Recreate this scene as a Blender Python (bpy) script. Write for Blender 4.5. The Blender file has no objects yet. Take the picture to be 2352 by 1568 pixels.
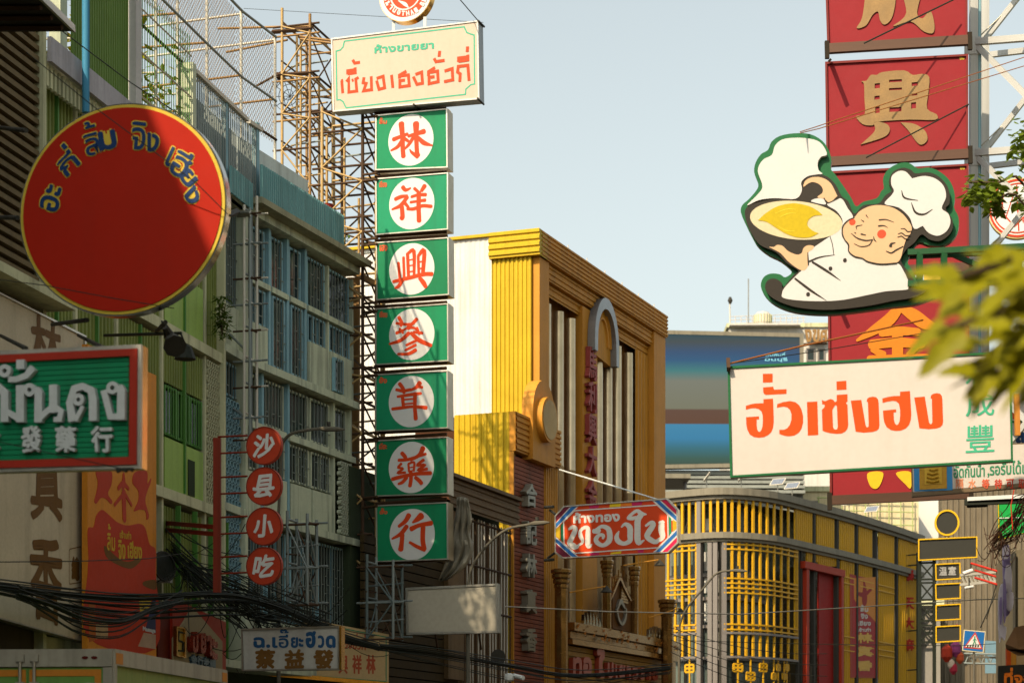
import bpy, bmesh, math, random
from mathutils import Vector, Matrix
random.seed(11)
S = bpy.context.scene
COL = S.collection
# ---------------------------------------------------------------- camera, sky, sun, exposure
CX, HY, FP, CH = 1176.0, 1770.0, 4704.0, 1.6          # sight lines are quoted on a 2352 x 1568 sheet, 72 mm lens
cd = bpy.data.cameras.new('camera'); cam = bpy.data.objects.new('camera', cd); COL.objects.link(cam)
cam.location = (0, 0, CH); cam.rotation_euler = (math.radians(90), 0, 0)
cd.lens = 72; cd.sensor_width = 36; cd.shift_y = (HY-784)/2352; cd.clip_start = .5; cd.clip_end = 3000
cd.dof.use_dof = True; cd.dof.focus_distance = 44; cd.dof.aperture_fstop = 2.0
S.camera = cam
SUN_AZ, SUN_EL = math.radians(35), math.radians(41)   # behind the camera, to its left
w = bpy.data.worlds.new('World'); S.world = w; w.use_nodes = True
nt = w.node_tree; bg = nt.nodes['Background']; sk = nt.nodes.new('ShaderNodeTexSky')
sk.sky_type = 'NISHITA'; sk.sun_disc = False; sk.sun_elevation = SUN_EL; sk.sun_rotation = math.pi+SUN_AZ
sk.air_density = 1.3; sk.dust_density = 3.2; sk.ozone_density = 1.5; sk.altitude = 0
hs = nt.nodes.new('ShaderNodeHueSaturation'); hs.inputs['Saturation'].default_value = .38       # thin high haze: a paler blue all over
tn = nt.nodes.new('ShaderNodeMix'); tn.data_type = 'RGBA'; tn.blend_type = 'MULTIPLY'; tn.inputs[0].default_value = 1; tn.inputs[7].default_value = (.97, 1, .925, 1)
nt.links.new(sk.outputs[0], hs.inputs['Color']); nt.links.new(hs.outputs[0], tn.inputs[6]); nt.links.new(tn.outputs[2], bg.inputs[0]); bg.inputs[1].default_value = .138
sd = bpy.data.lights.new('sun', 'SUN'); sun = bpy.data.objects.new('sun', sd); COL.objects.link(sun)
sd.energy = 4.5; sd.angle = math.radians(.5); sd.color = (1, .83, .6)
sun.rotation_euler = Vector((math.sin(SUN_AZ)*math.cos(SUN_EL), math.cos(SUN_AZ)*math.cos(SUN_EL), -math.sin(SUN_EL))).to_track_quat('-Z', 'Y').to_euler()
sun.location = (-30, -40, 60)
vs = S.view_settings; vs.view_transform = 'Standard'; vs.look = 'None'; vs.exposure = 0.55; vs.gamma = 1; vs.use_curve_mapping = False
S.cycles.max_bounces = 6; S.cycles.diffuse_bounces = 3; S.cycles.glossy_bounces = 3; S.cycles.caustics_reflective = False; S.cycles.caustics_refractive = False
try: S.cycles.use_denoising = True
except Exception: pass

# ---------------------------------------------------------------- helpers
def hexc(s):
    s = s.lstrip('#'); c = [int(s[i:i+2], 16)/255 for i in (0, 2, 4)]
    return tuple(x/12.92 if x <= .04045 else ((x+.055)/1.055)**2.4 for x in c)
MATS = {}
def mk(name, col, rough=.6, metal=0., dirt=.3, scale=1.2, streak=.0, bump=.0, dcol='#2a2418', emit=0., fine=.12):
    """painted, weathered surface: broad fading, rain streaks, fine grain"""
    if name in MATS: return MATS[name]
    m = bpy.data.materials.new(name); m.use_nodes = True; MATS[name] = m
    n, l = m.node_tree.nodes, m.node_tree.links; p = n['Principled BSDF']
    c = hexc(col) if isinstance(col, str) else col
    d = hexc(dcol)
    tc = n.new('ShaderNodeTexCoord'); co = tc.outputs['Object']
    def noise(sc, det=4, mp=None):
        t = n.new('ShaderNodeTexNoise'); t.inputs['Scale'].default_value = sc; t.inputs['Detail'].default_value = det
        if mp:
            q = n.new('ShaderNodeMapping'); q.inputs['Scale'].default_value = mp; l.new(co, q.inputs[0]); l.new(q.outputs[0], t.inputs[0])
        else: l.new(co, t.inputs[0])
        return t.outputs[0]
    def ramp(src, a, b):
        r = n.new('ShaderNodeMapRange'); r.inputs[1].default_value = a; r.inputs[2].default_value = b; l.new(src, r.inputs[0]); return r.outputs[0]
    def mixc(f, A, Bc, k):
        x = n.new('ShaderNodeMix'); x.data_type = 'RGBA'
        mu = n.new('ShaderNodeMath'); mu.operation = 'MULTIPLY'; mu.inputs[1].default_value = k; l.new(f, mu.inputs[0]); l.new(mu.outputs[0], x.inputs[0])
        if isinstance(A, tuple): x.inputs[6].default_value = (*A, 1)
        else: l.new(A, x.inputs[6])
        x.inputs[7].default_value = (*Bc, 1); return x.outputs[2]
    cur = mixc(ramp(noise(scale), .35, .7), c, tuple(a*.55+b*.25 for a, b in zip(c, d)), dirt)
    cur = mixc(ramp(noise(scale*14, 6), .42, .62), cur, tuple(min(1, a*.7) for a in c), fine*2)
    if streak: cur = mixc(ramp(noise(1.0, 5, (5, 5, .35)), .48, .72), cur, d, streak)
    l.new(cur, p.inputs['Base Color'])
    p.inputs['Specular IOR Level'].default_value = .14 if metal < .1 and rough > .3 else .4
    p.inputs['Roughness'].default_value = rough; p.inputs['Metallic'].default_value = metal
    rr = n.new('ShaderNodeMapRange'); rr.inputs[3].default_value = max(0, rough-.08); rr.inputs[4].default_value = min(1, rough+.12)
    l.new(noise(scale*5), rr.inputs[0]); l.new(rr.outputs[0], p.inputs['Roughness'])
    if bump:
        b = n.new('ShaderNodeBump'); b.inputs['Strength'].default_value = bump; b.inputs['Distance'].default_value = .02
        l.new(noise(scale*6, 5), b.inputs['Height']); l.new(b.outputs[0], p.inputs['Normal'])
    if emit:
        l.new(cur, p.inputs['Emission Color']); p.inputs['Emission Strength'].default_value = emit
    return m

def translucent(m, k=.35):
    n, l = m.node_tree.nodes, m.node_tree.links; p = n['Principled BSDF']; o = n['Material Output']
    t = n.new('ShaderNodeBsdfTranslucent'); x = n.new('ShaderNodeMixShader'); x.inputs[0].default_value = k
    l.new(p.inputs['Base Color'].links[0].from_socket, t.inputs[0]); l.new(p.outputs[0], x.inputs[1]); l.new(t.outputs[0], x.inputs[2]); l.new(x.outputs[0], o.inputs[0]); return m
class Fr:
    """an upright plane through the place: x px at depth D, running along d; u along it, v out of it, z up"""
    def __init__(s, x, D, d, v=0):
        L = math.hypot(*d); s.d = (d[0]/L, d[1]/L); s.n = (s.d[1], -s.d[0])
        s.ox, s.oy = (x-CX)/FP*D+s.n[0]*v, D+s.n[1]*v
    def off(s, v):
        r = Fr(0, 1, s.d); r.ox, r.oy = s.ox+s.n[0]*v, s.oy+s.n[1]*v; return r
    def uz(s, x, y):
        k = (x-CX)/FP; u = (k*s.oy-s.ox)/(s.d[0]-k*s.d[1]); D = s.oy+u*s.d[1]
        return u, CH+(HY-y)/FP*D
    def u(s, x): return s.uz(x, 0)[0]
    def dep(s, x): return s.oy+s.u(x)*s.d[1]
    def z(s, x, y): return s.uz(x, y)[1]
    def w(s, u, v, z): return Vector((s.ox+u*s.d[0]+v*s.n[0], s.oy+u*s.d[1]+v*s.n[1], z))
    def p(s, x, y, v=0):
        f = s.off(v) if v else s
        u, z = f.uz(x, y); return f.w(u, 0, z)
    def X(s, D2=Vector): return Vector((s.d[0], s.d[1], 0))
def P(x, y, D): return Vector(((x-CX)/FP*D, D, CH+(HY-y)/FP*D))

ORG = {}
def tagit(o, label=None, cat=None, group=None, kind=None):
    if label: o['label'] = label
    if cat: o['category'] = cat
    if group: o['group'] = group
    if kind: o['kind'] = kind
    return o
def T(name, label, cat, loc, group=None, kind=None):
    o = bpy.data.objects.new(name, None); COL.objects.link(o); o.location = loc; o.empty_display_size = .2
    ORG[o.name] = Vector(loc); return tagit(o, label, cat, group, kind)
def link(name, me, mat, parent, loc=None, label=None, cat=None, group=None, kind=None):
    o = bpy.data.objects.new(name, me); COL.objects.link(o)
    if mat and not me.materials: me.materials.append(mat)
    if parent: o.parent = parent; ORG[o.name] = ORG[parent.name]
    else: o.location = loc; ORG[o.name] = Vector(loc)
    return tagit(o, label, cat, group, kind)

class B:
    def __init__(s): s.v, s.f = [], []
    def add(s, vs, fs):
        k = len(s.v); s.v += [Vector(a) for a in vs]; s.f += [tuple(i+k for i in f) for f in fs]; return s
    def box(s, fr, u0, u1, v0, v1, z0, z1):
        w = fr.w
        return s.add([w(u0, v0, z0), w(u1, v0, z0), w(u1, v1, z0), w(u0, v1, z0), w(u0, v0, z1), w(u1, v0, z1), w(u1, v1, z1), w(u0, v1, z1)],
                     [(0, 1, 2, 3), (7, 6, 5, 4), (0, 4, 5, 1), (1, 5, 6, 2), (2, 6, 7, 3), (3, 7, 4, 0)])
    def tube(s, p, q, r, n=6, r2=None, cap=True):
        p, q = Vector(p), Vector(q); a = (q-p)
        if a.length < 1e-6: return s
        a.normalize(); x = a.orthogonal().normalized(); y = a.cross(x); r2 = r if r2 is None else r2; vs = []
        for c, R in ((p, r), (q, r2)):
            vs += [c+(x*math.cos(2*math.pi*i/n)+y*math.sin(2*math.pi*i/n))*R for i in range(n)]
        fs = [(i, (i+1) % n, n+(i+1) % n, n+i) for i in range(n)]
        if cap: fs += [tuple(range(n-1, -1, -1)), tuple(range(n, 2*n))]
        return s.add(vs, fs)
    def path(s, pts, r, n=5):
        pts = [Vector(p) for p in pts]; vs = []; fs = []; N = len(pts); up = Vector((.13, .21, 1)).normalized()
        for i, p in enumerate(pts):
            t = (pts[min(i+1, N-1)]-pts[max(i-1, 0)]).normalized(); x = t.cross(up)
            x = x.normalized() if x.length > 1e-4 else Vector((1, 0, 0)); y = t.cross(x)
            R = r[i] if isinstance(r, (list, tuple)) else r
            vs += [p+(x*math.cos(2*math.pi*j/n)+y*math.sin(2*math.pi*j/n))*R for j in range(n)]
        for i in range(N-1):
            fs += [(i*n+j, i*n+(j+1) % n, (i+1)*n+(j+1) % n, (i+1)*n+j) for j in range(n)]
        fs += [tuple(range(n-1, -1, -1)), tuple(range((N-1)*n, N*n))]
        return s.add(vs, fs)
    def prism(s, fr, pts, v0, v1):
        """pts (u,z) outline, extruded from v0 out to v1"""
        n = len(pts)
        return s.add([fr.w(u, v0, z) for u, z in pts]+[fr.w(u, v1, z) for u, z in pts],
                     [tuple(range(n)), tuple(range(2*n-1, n-1, -1))]+[(i, n+i, n+(i+1) % n, (i+1) % n) for i in range(n)])
    def corr(s, fr, u0, u1, z0, z1, v, pitch, amp, horiz=False):
        """ribbed sheet: trapezoid ribs"""
        L = (z1-z0) if horiz else (u1-u0); n = max(2, int(abs(L)/pitch)); pr = []
        for i in range(n):
            for t, h in ((0, 0), (.3, 0), (.42, 1), (.86, 1)): pr.append(((i+t)/n*L, h*amp))
        pr.append((L, 0)); vs = []
        for t, h in pr:
            if horiz: vs += [fr.w(u0, v+h, z0+t), fr.w(u1, v+h, z0+t)]
            else: vs += [fr.w(u0+t, v+h, z0), fr.w(u0+t, v+h, z1)]
        return s.add(vs, [(2*i, 2*i+2, 2*i+3, 2*i+1) for i in range(len(pr)-1)])
    def disc(s, fr, uc, zc, ru, rz, v0, v1, n=48, a0=0, a1=2*math.pi):
        return s.prism(fr, [(uc+ru*math.cos(a0+(a1-a0)*i/n), zc+rz*math.sin(a0+(a1-a0)*i/n)) for i in range(n)], v0, v1)
    def ring(s, fr, uc, zc, ru, rz, w, v0, v1, n=48, wz=None):
        wz = w if wz is None else wz; vs = []
        for i in range(n):
            c, q = math.cos(2*math.pi*i/n), math.sin(2*math.pi*i/n)
            for (a, b) in ((ru, rz), (ru-w, rz-wz)):
                for v in (v0, v1): vs.append(fr.w(uc+a*c, v, zc+b*q))
        fs = []
        for i in range(n):
            a, b = 4*i, 4*((i+1) % n)
            fs += [(a+1, a+3, b+3, b+1), (a, b, b+2, a+2), (a, a+1, b+1, b), (a+2, b+2, b+3, a+3)]
        return s.add(vs, fs)
    def lathe(s, c, prof, n=12):
        vs = []; m = len(prof)
        for r, z in prof: vs += [Vector((c[0]+r*math.cos(2*math.pi*i/n), c[1]+r*math.sin(2*math.pi*i/n), z)) for i in range(n)]
        fs = [(j*n+i, j*n+(i+1) % n, (j+1)*n+(i+1) % n, (j+1)*n+i) for j in range(m-1) for i in range(n)]
        return s.add(vs, fs+[tuple(range(n-1, -1, -1)), tuple(range((m-1)*n, m*n))])
    def build(s, name, mat, parent=None, smooth=False, **kw):
        if parent: org = ORG[parent.name]; loc = None
        else:
            org = Vector((sum(v.x for v in s.v)/len(s.v), sum(v.y for v in s.v)/len(s.v), min(v.z for v in s.v))); loc = org
        me = bpy.data.meshes.new(name); me.from_pydata([v-org for v in s.v], [], s.f); me.update()
        bm = bmesh.new(); bm.from_mesh(me)
        if parent is None or True: bmesh.ops.recalc_face_normals(bm, faces=bm.faces)
        bm.to_mesh(me); bm.free()
        if smooth:
            me.shade_smooth()
            try: me.set_sharp_from_angle(angle=math.radians(40))
            except Exception: pass
        return link(name, me, mat, parent, loc, **kw)

UNIT = {}
def unit(kind, mat):
    k = (kind, mat.name)
    if k not in UNIT:
        b = B(); f = Fr(CX, 0, (1, 0))
        if kind == 'bar': b.box(f, -.5, .5, -.5, .5, 0, 1)
        else: b.tube((0, 0, 0), (0, 0, 1), .5, 7)
        me = bpy.data.meshes.new(kind); me.from_pydata([tuple(v) for v in b.v], [], b.f); me.materials.append(mat)
        bm = bmesh.new(); bm.from_mesh(me); bmesh.ops.recalc_face_normals(bm, faces=bm.faces); bm.to_mesh(me); bm.free()
        if kind == 'rod': me.shade_smooth(); me.set_sharp_from_angle(angle=1.0)
        UNIT[k] = me
    return UNIT[k]
def bar(parent, name, p, q, wx, wy, mat, xd=None, kind='bar'):
    """one straight piece as an object of its own; pieces alike share a mesh"""
    p, q = Vector(p), Vector(q); a = q-p; L = a.length; a.normalize()
    x = Vector(xd) if xd is not None else a.orthogonal(); x = (x-a*x.dot(a)); x = x.normalized() if x.length > 1e-5 else a.orthogonal().normalized(); y = a.cross(x)
    o = bpy.data.objects.new(name, unit(kind, mat)); COL.objects.link(o); o.parent = parent; org = ORG[parent.name]; ORG[o.name] = org
    R = Matrix((x, y, a)).transposed().to_4x4()
    o.matrix_local = Matrix.Translation(p-org) @ R @ Matrix.Diagonal((wx, wy, L, 1)); return o
def rod(parent, name, p, q, d, mat): return bar(parent, name, p, q, d, d, mat, kind='rod')

# ---- flat shapes, lettering
def curve_mesh(loops, ex):
    c = bpy.data.curves.new('shape', 'CURVE'); c.dimensions = '2D'; c.fill_mode = 'BOTH'; c.extrude = ex
    for lp in loops:
        sp = c.splines.new('POLY'); sp.points.add(len(lp)-1)
        for i, (x, y) in enumerate(lp): sp.points[i].co = (x, y, 0, 1)
        sp.use_cyclic_u = True
    o = bpy.data.objects.new('shape', c); me = bpy.data.meshes.new_from_object(o)
    r = [v.co.copy() for v in me.vertices], [tuple(p.vertices) for p in me.polygons]
    bpy.data.objects.remove(o); bpy.data.curves.remove(c); bpy.data.meshes.remove(me); return r
def crom(pts, closed=True, k=5):
    n = len(pts); out = []
    for i in range(n if closed else n-1):
        g = (lambda j: pts[j % n]) if closed else (lambda j: pts[min(max(j, 0), n-1)])
        a, b, c, d = g(i-1), g(i), g(i+1), g(i+2)
        if b == c: out.append(b); continue
        if a == b: a = tuple(2*y-z for y, z in zip(b, c))
        if c == d: d = tuple(2*y-z for y, z in zip(c, b))
        for t in [q/k for q in range(k)]:
            out.append(tuple(.5*(2*y+(z-x)*t+(2*x-5*y+4*z-q)*t*t+(3*y-x-3*z+q)*t**3) for x, y, z, q in zip(a, b, c, d)))
    if not closed: out.append(pts[-1])
    res = [out[0]]
    for p in out[1:]:
        if math.dist(p[:2], res[-1][:2]) > 1e-6: res.append(p)
    return res
def area(l): return sum(a[0]*b[1]-b[0]*a[1] for a, b in zip(l, l[1:]+l[:1]))/2
def shape(fr, loops, cv, v, th, name, mat, parent, sm=True, b=None, k=5):
    """outline(s) traced in sight-line coordinates, built with real thickness th standing out from v"""
    f2 = fr.off(v+th); L = []
    for lp in loops:
        q = [tuple(p) for p in lp]; q = crom(q, True, k) if sm else q
        L.append([f2.uz(*cv(x, y)) for x, y in q])
    vs, fs = curve_mesh(L, th/2); own = b is None; b = b or B()
    b.add([fr.w(x, v+th/2+z, y) if False else f2.w(x, z-th/2, y) for x, y, z in vs], fs)
    return b.build(name, mat, parent) if own else b
idc = lambda x, y: (x, y)
def aff(x0, y0, s): return lambda x, y: (x0+x*s, y0+y*s)
def crop(c, r): return aff(588*c, 392.2*r, .25)
def ink(fr, strokes, cv, v, th, name, mat, parent, ws=1., W=None, b=None, k=4, sm=True):
    """brush strokes: each a list of (x, y[, width])"""
    own = b is None; b = b or B(); f2 = fr.off(v+th)
    sc = math.dist(cv(0, 0), cv(1, 0)); e = 0
    for st in strokes:
        pts = [(p[0], p[1], (p[2] if len(p) > 2 else W)*ws) for p in st]
        if sm and len(pts) > 2: pts = crom(pts, False, k)
        m = []
        for x, y, wd in pts:
            px, py = cv(x, y); u, z = f2.uz(px, py); m.append((u, z, wd*sc*(f2.oy+u*f2.d[1])/FP/2))
        e += .0004; Lf, Rt = [], []; n = len(m)
        for i in range(n):
            a, c = m[max(i-1, 0)], m[min(i+1, n-1)]; t = (c[0]-a[0], c[1]-a[1]); L = math.hypot(*t) or 1; nx, nz = -t[1]/L, t[0]/L
            if 0 < i < n-1 and not sm:
                p0, p1 = (m[i][0]-a[0], m[i][1]-a[1]), (c[0]-m[i][0], c[1]-m[i][1]); l0, l1 = math.hypot(*p0) or 1, math.hypot(*p1) or 1
                cs = math.sqrt(max(.2, (1+(p0[0]*p1[0]+p0[1]*p1[1])/(l0*l1))/2))
                t = (p0[0]/l0+p1[0]/l1, p0[1]/l0+p1[1]/l1); L = math.hypot(*t) or 1; nx, nz = -t[1]/L/cs, t[0]/L/cs
            Lf.append((m[i][0]+nx*m[i][2], m[i][1]+nz*m[i][2])); Rt.append((m[i][0]-nx*m[i][2], m[i][1]-nz*m[i][2]))
        def cap(i, j, sgn):
            dx, dz = m[i][0]-m[j][0], m[i][1]-m[j][1]; L = math.hypot(dx, dz) or 1; dx /= L; dz /= L; r = m[i][2]
            return [(m[i][0]+dx*r*.7*math.sin(a)+sgn*(-dz)*r*math.cos(a), m[i][1]+dz*r*.7*math.sin(a)+sgn*dx*r*math.cos(a)) for a in (math.pi*.25, math.pi*.5, math.pi*.75)]
        rows = [(l, r) for l, r in zip(Lf, Rt)]; k0 = len(b.v); vs = []; fs = []
        for l, r in rows: vs += [f2.w(l[0], e, l[1]), f2.w(r[0], e, r[1])]
        fs += [(2*i, 2*i+1, 2*i+3, 2*i+2) for i in range(n-1)]
        if sm:
            h = len(vs); c0 = cap(0, 1, 1); vs += [f2.w(a, e, c) for a, c in c0]; fs.append((0, 1)+tuple(range(h, h+3)))
            h = len(vs); c1 = cap(n-1, n-2, 1); vs += [f2.w(a, e, c) for a, c in c1]; fs.append((2*n-1, 2*n-2)+tuple(range(h+2, h-1, -1)) if False else (2*n-2, 2*n-1)+tuple(range(h+2, h-1, -1)))
        if th:
            h = len(vs); g = fr.off(v)
            for l, r in rows: vs += [g.w(l[0], 0, l[1]), g.w(r[0], 0, r[1])]
            for i in range(n-1): fs += [(2*i, 2*i+2, h+2*i+2, h+2*i), (2*i+1, h+2*i+1, h+2*i+3, 2*i+3)]
            fs += [(0, h, h+1, 1), (2*n-2, 2*n-1, h+2*n-1, h+2*n-2)]
        b.add(vs, fs)
    return b.build(name, mat, parent) if own else b
TONES = '\u0e48\u0e49\u0e4a\u0e4b\u0e4c'; UPV = '\u0e31\u0e34\u0e35\u0e36\u0e37\u0e47'
def glyphs(s, ex):
    def one(t):
        c = bpy.data.curves.new('t', 'FONT'); c.body = t; c.extrude = ex; c.resolution_u = 3; c.fill_mode = 'FRONT' if ex == 0 else 'BOTH'
        o = bpy.data.objects.new('t', c); me = bpy.data.meshes.new_from_object(o)
        r = [v.co.copy() for v in me.vertices], [tuple(p.vertices) for p in me.polygons]
        bpy.data.objects.remove(o); bpy.data.curves.remove(c); bpy.data.meshes.remove(me); return r
    plain = ''; high = []
    for ch in s:
        if ch in TONES and plain and plain[-1] in UPV: high.append((plain, ch))
        else: plain += ch
    vs, fs = one(plain)
    for pre, ch in high:                       # a tone mark above an upper vowel sits one step higher
        a, _ = one(pre); q, qf = one('\u0e01'+ch); base, _ = one('\u0e01'); nb = len(base)
        ytop = max(v.y for v in base)+.04
        keep = {i for i, v in enumerate(q) if v.y > ytop}
        idx = {o: len(vs)+i for i, o in enumerate(sorted(keep))}
        xr = max(q[i].x for i in keep); ax = max(v.x for v in a)
        vs = vs+[q[i]+Vector((ax-xr, .27, 0)) for i in sorted(keep)]
        fs = fs+[tuple(idx[i] for i in f) for f in qf if all(i in keep for i in f)]
    return vs, fs
def quad(x0, y0, x1, y1, sl=0.): return [(x0, y0), (x1, y0+sl*(x1-x0)), (x1, y1+sl*(x1-x0)), (x0, y1)]
def bil(f2, q):
    a, b_, c, d = [f2.uz(*p) for p in q]            # upper left, upper right, lower right, lower left
    def m(x, y): return tuple((d[k]*(1-x)+c[k]*x)*(1-y)+(a[k]*(1-x)+b_[k]*x)*y for k in (0, 1))
    return m, math.dist(a, b_), math.dist(a, d)
def txt(fr, s, q, v, th, name, mat, parent, bold=0., skew=0., b=None, wob=0., rot=0., sl=0.):
    """lettering fitted to a four-cornered patch of the plane"""
    own = b is None; b = b or B(); f2 = fr.off(v)
    if not isinstance(q, list): q = quad(*q, sl)
    m, du, dz = bil(f2, q); vs, fs = glyphs(s, .5 if th else 0)
    X0, X1, Y0, Y1 = min(a.x for a in vs), max(a.x for a in vs), min(a.y for a in vs), max(a.y for a in vs)
    bw = bold*min(du/max(1, len(s)), dz); ph = random.random()*6
    offs = [(0, 0)] if not bold else [(0, 0), (1, 0), (-1, 0), (0, 1), (0, -1), (.7, .7), (-.7, -.7), (.7, -.7), (-.7, .7)]
    for i, (ox, oz) in enumerate(offs):
        out = []
        for a in vs:
            fx, fz = (a.x-X0)/(X1-X0), (a.y-Y0)/(Y1-Y0)
            x, y = (bw+fx*(du-2*bw)+ox*bw)/du, (bw+fz*(dz-2*bw)+oz*bw)/dz
            if wob: x, y = x+wob*dz/du*math.sin(fz*5+ph+fx*3), y+wob*(math.sin(fx*6+ph)+(fx-.5)*1.5)
            x += skew*(y-.5)*dz/du
            if rot:
                X, Y = (x-.5)*du, (y-.5)*dz; X, Y = X*math.cos(rot)-Y*math.sin(rot), X*math.sin(rot)+Y*math.cos(rot); x, y = X/du+.5, Y/dz+.5
            uu, zz = m(x, y)
            out.append(f2.w(uu, (a.z+.5)*th+i*.0006 if th else i*.0004, zz))
        b.add(out, fs)
    return b.build(name, mat, parent) if own else b
def slab(fr, q, v0, v1, name, mat, parent, b=None):
    f0, own = fr.off(v1), b is None; b = b or B()
    b.prism(f0, [f0.uz(*p) for p in q], v0-v1, 0); return b.build(name, mat, parent) if own else b
def inset(q, l, t=None, r=None, bt=None):
    t = l if t is None else t; r = l if r is None else r; bt = t if bt is None else bt
    return [(q[0][0]+l, q[0][1]+t), (q[1][0]-r, q[1][1]+t), (q[2][0]-r, q[2][1]-bt), (q[3][0]+l, q[3][1]-bt)]
def rim(fr, q, wd, v0, v1, name, mat, parent, b=None, wy=None):
    """four mitred lengths round a patch"""
    own = b is None; b = b or B(); f2 = fr.off(v1); i = inset(q, wd, wy)
    for k in range(4):
        b.prism(f2, [f2.uz(*p) for p in (q[k], q[(k+1) % 4], i[(k+1) % 4], i[k])], v0-v1, 0)
    return b.build(name, mat, parent) if own else b
def base(fr, x, y, v=0):
    u, z = fr.uz(x, y); return fr.w(u, v, z)
def frame_rect(b, fr, u0, u1, z0, z1, w, v0, v1):
    b.box(fr, u0, u1, v0, v1, z0, z0+w); b.box(fr, u0, u1, v0, v1, z1-w, z1)
    b.box(fr, u0, u0+w, v0, v1, z0+w, z1-w); b.box(fr, u1-w, u1, v0, v1, z0+w, z1-w); return b
def sag(p, q, s, n=10):
    p, q = Vector(p), Vector(q); return [p.lerp(q, i/n)-Vector((0, 0, s*4*(i/n)*(1-i/n))) for i in range(n+1)]
def leafs(b, pts, size, n=1, droop=.5, asp=.38, spread=1.):
    """leaf blades: folded pointed quads, each its own little surface"""
    for c in pts:
        a = random.random()*6.283; d = Vector((math.cos(a), math.sin(a), random.uniform(-droop-.4, .35))).normalized()
        s = size*random.uniform(.65, 1.25); up = Vector((random.uniform(-.6, .6), random.uniform(-.6, .6), 1)).normalized(); x = d.cross(up).normalized(); nn = x.cross(d)
        c = Vector(c); w = s*asp
        b.add([c, c+d*s*.3+x*w*.45-nn*w*.12, c+d*s*.62+x*w*.4-nn*w*.14-Vector((0, 0, s*.04)), c+d*s-Vector((0, 0, s*.12)), c+d*s*.62-x*w*.4-nn*w*.14-Vector((0, 0, s*.04)), c+d*s*.3-x*w*.45-nn*w*.12, c+d*s*.45],
              [(0, 1, 6), (1, 2, 6), (2, 3, 6), (3, 4, 6), (4, 5, 6), (5, 0, 6)])
    return b
# ================================================================ materials
asphalt = mk('asphalt', (.05, .05, .05), .9, dirt=.3, bump=.3)
conc = mk('concrete', '#989478', .85, dirt=.5, streak=.35, bump=.2)
dgrey = mk('dark_grey_paint', '#3c3a34', .7, dirt=.4, streak=.2)
ledgeM = mk('ledge_white', '#c2c09a', .75, dirt=.5, streak=.4)
greenrib = mk('green_ribbed_sheet', '#78813f', .6, dirt=.4, streak=.25, dcol='#23301a')
greenpan = mk('green_panel', '#92ad55', .55, dirt=.35, streak=.25, dcol='#2e3d1c')
greentrim = mk('green_trim', '#4c7a35', .5, dirt=.3)
greenwall = mk('green_wall', '#86a35a', .7, dirt=.4, streak=.4, dcol='#3d4a2a')
bluewall = mk('bluewhite_wall', '#bfc4a8', .75, dirt=.45, streak=.55, dcol='#3c4146')
bluepaint = mk('blue_paint', '#84aab4', .6, dirt=.4, streak=.35)
bluestrip = mk('teal_corrugated', '#6f9c9c', .5, dirt=.4, streak=.35)
darkglass = mk('dark_glass', '#1d2825', .2, dirt=.5, fine=.05)
interior = mk('dim_interior', '#333d2a', .9, dirt=.6)
grilleM = mk('grille_steel', '#70786f', .55, metal=.2, dirt=.4)
rust = mk('rusted_tube', '#94703f', .6, metal=.15, dirt=.75, scale=2.2, dcol='#3a2010', fine=.3)
rustd = mk('dark_rusted_steel', '#4a3626', .7, dirt=.6, scale=2)
greytube = mk('grey_tube', '#7f8784', .55, metal=.3, dirt=.6)
whitetube = mk('white_tube', '#c9c3b4', .5, dirt=.5, streak=.2, dcol='#8a5a2a')
netM = mk('netting_wire', '#8f7450', .6, dirt=.6, dcol='#5a3c1e')
brownslat = mk('brown_slat', '#6a5a3c', .7, dirt=.5, streak=.3)
blackM = mk('black_sheath', '#22261e', .55, dirt=.3)
wireM = mk('wire_black', '#292b24', .6, dirt=.2)
chrome = mk('polished_steel', '#c9c4b8', .14, metal=1., dirt=.5, scale=3, dcol='#5a4a30', fine=.05)
steel = mk('worn_steel', '#9a9588', .38, metal=.8, dirt=.6, streak=.3, dcol='#4a3a22')
leafM = mk('leaf_green', '#4f6321', .5, dirt=.5, scale=4, dcol='#1c2a0c')
leafY = mk('leaf_yellowgreen', '#8f8a10', .5, dirt=.6, scale=16, dcol='#3a4d08', fine=.25); translucent(leafY); translucent(leafM)
barkM = mk('bark', '#4a3d2d', .9, dirt=.5, bump=.5)

# ================================================================ setting
g = Fr(CX, 0, (1, 0))
B().add([(-600, -200, -.02), (600, -200, -.02), (600, 1500, -.02), (-600, 1500, -.02)], [(0, 1, 2, 3)]).build('ground', asphalt, kind='structure')
B().add([(-9, -60, 0), (7, -60, 0), (7, 40, 0), (12, 70, 0), (26, 110, 0), (14, 116, 0), (3, 70, 0), (-3, 45, 0)], [(0, 1, 2, 3, 4, 5, 6, 7)]).build('road', mk('road_asphalt', (.085, .082, .075), .85, dirt=.3, bump=.3), kind='structure')
GB = Fr(540, 43.3, (.21, 1)); BB = Fr(540, 43.3, (.352, 1))
b = B(); b.box(GB, -70, 0, 0, 2.2, 0, .14); b.build('pavement', conc, kind='structure')
b = B(); b.box(BB, 0.01, 30, 0, 2.2, 0, .14); b.build('pavement', conc, kind='structure')

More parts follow.
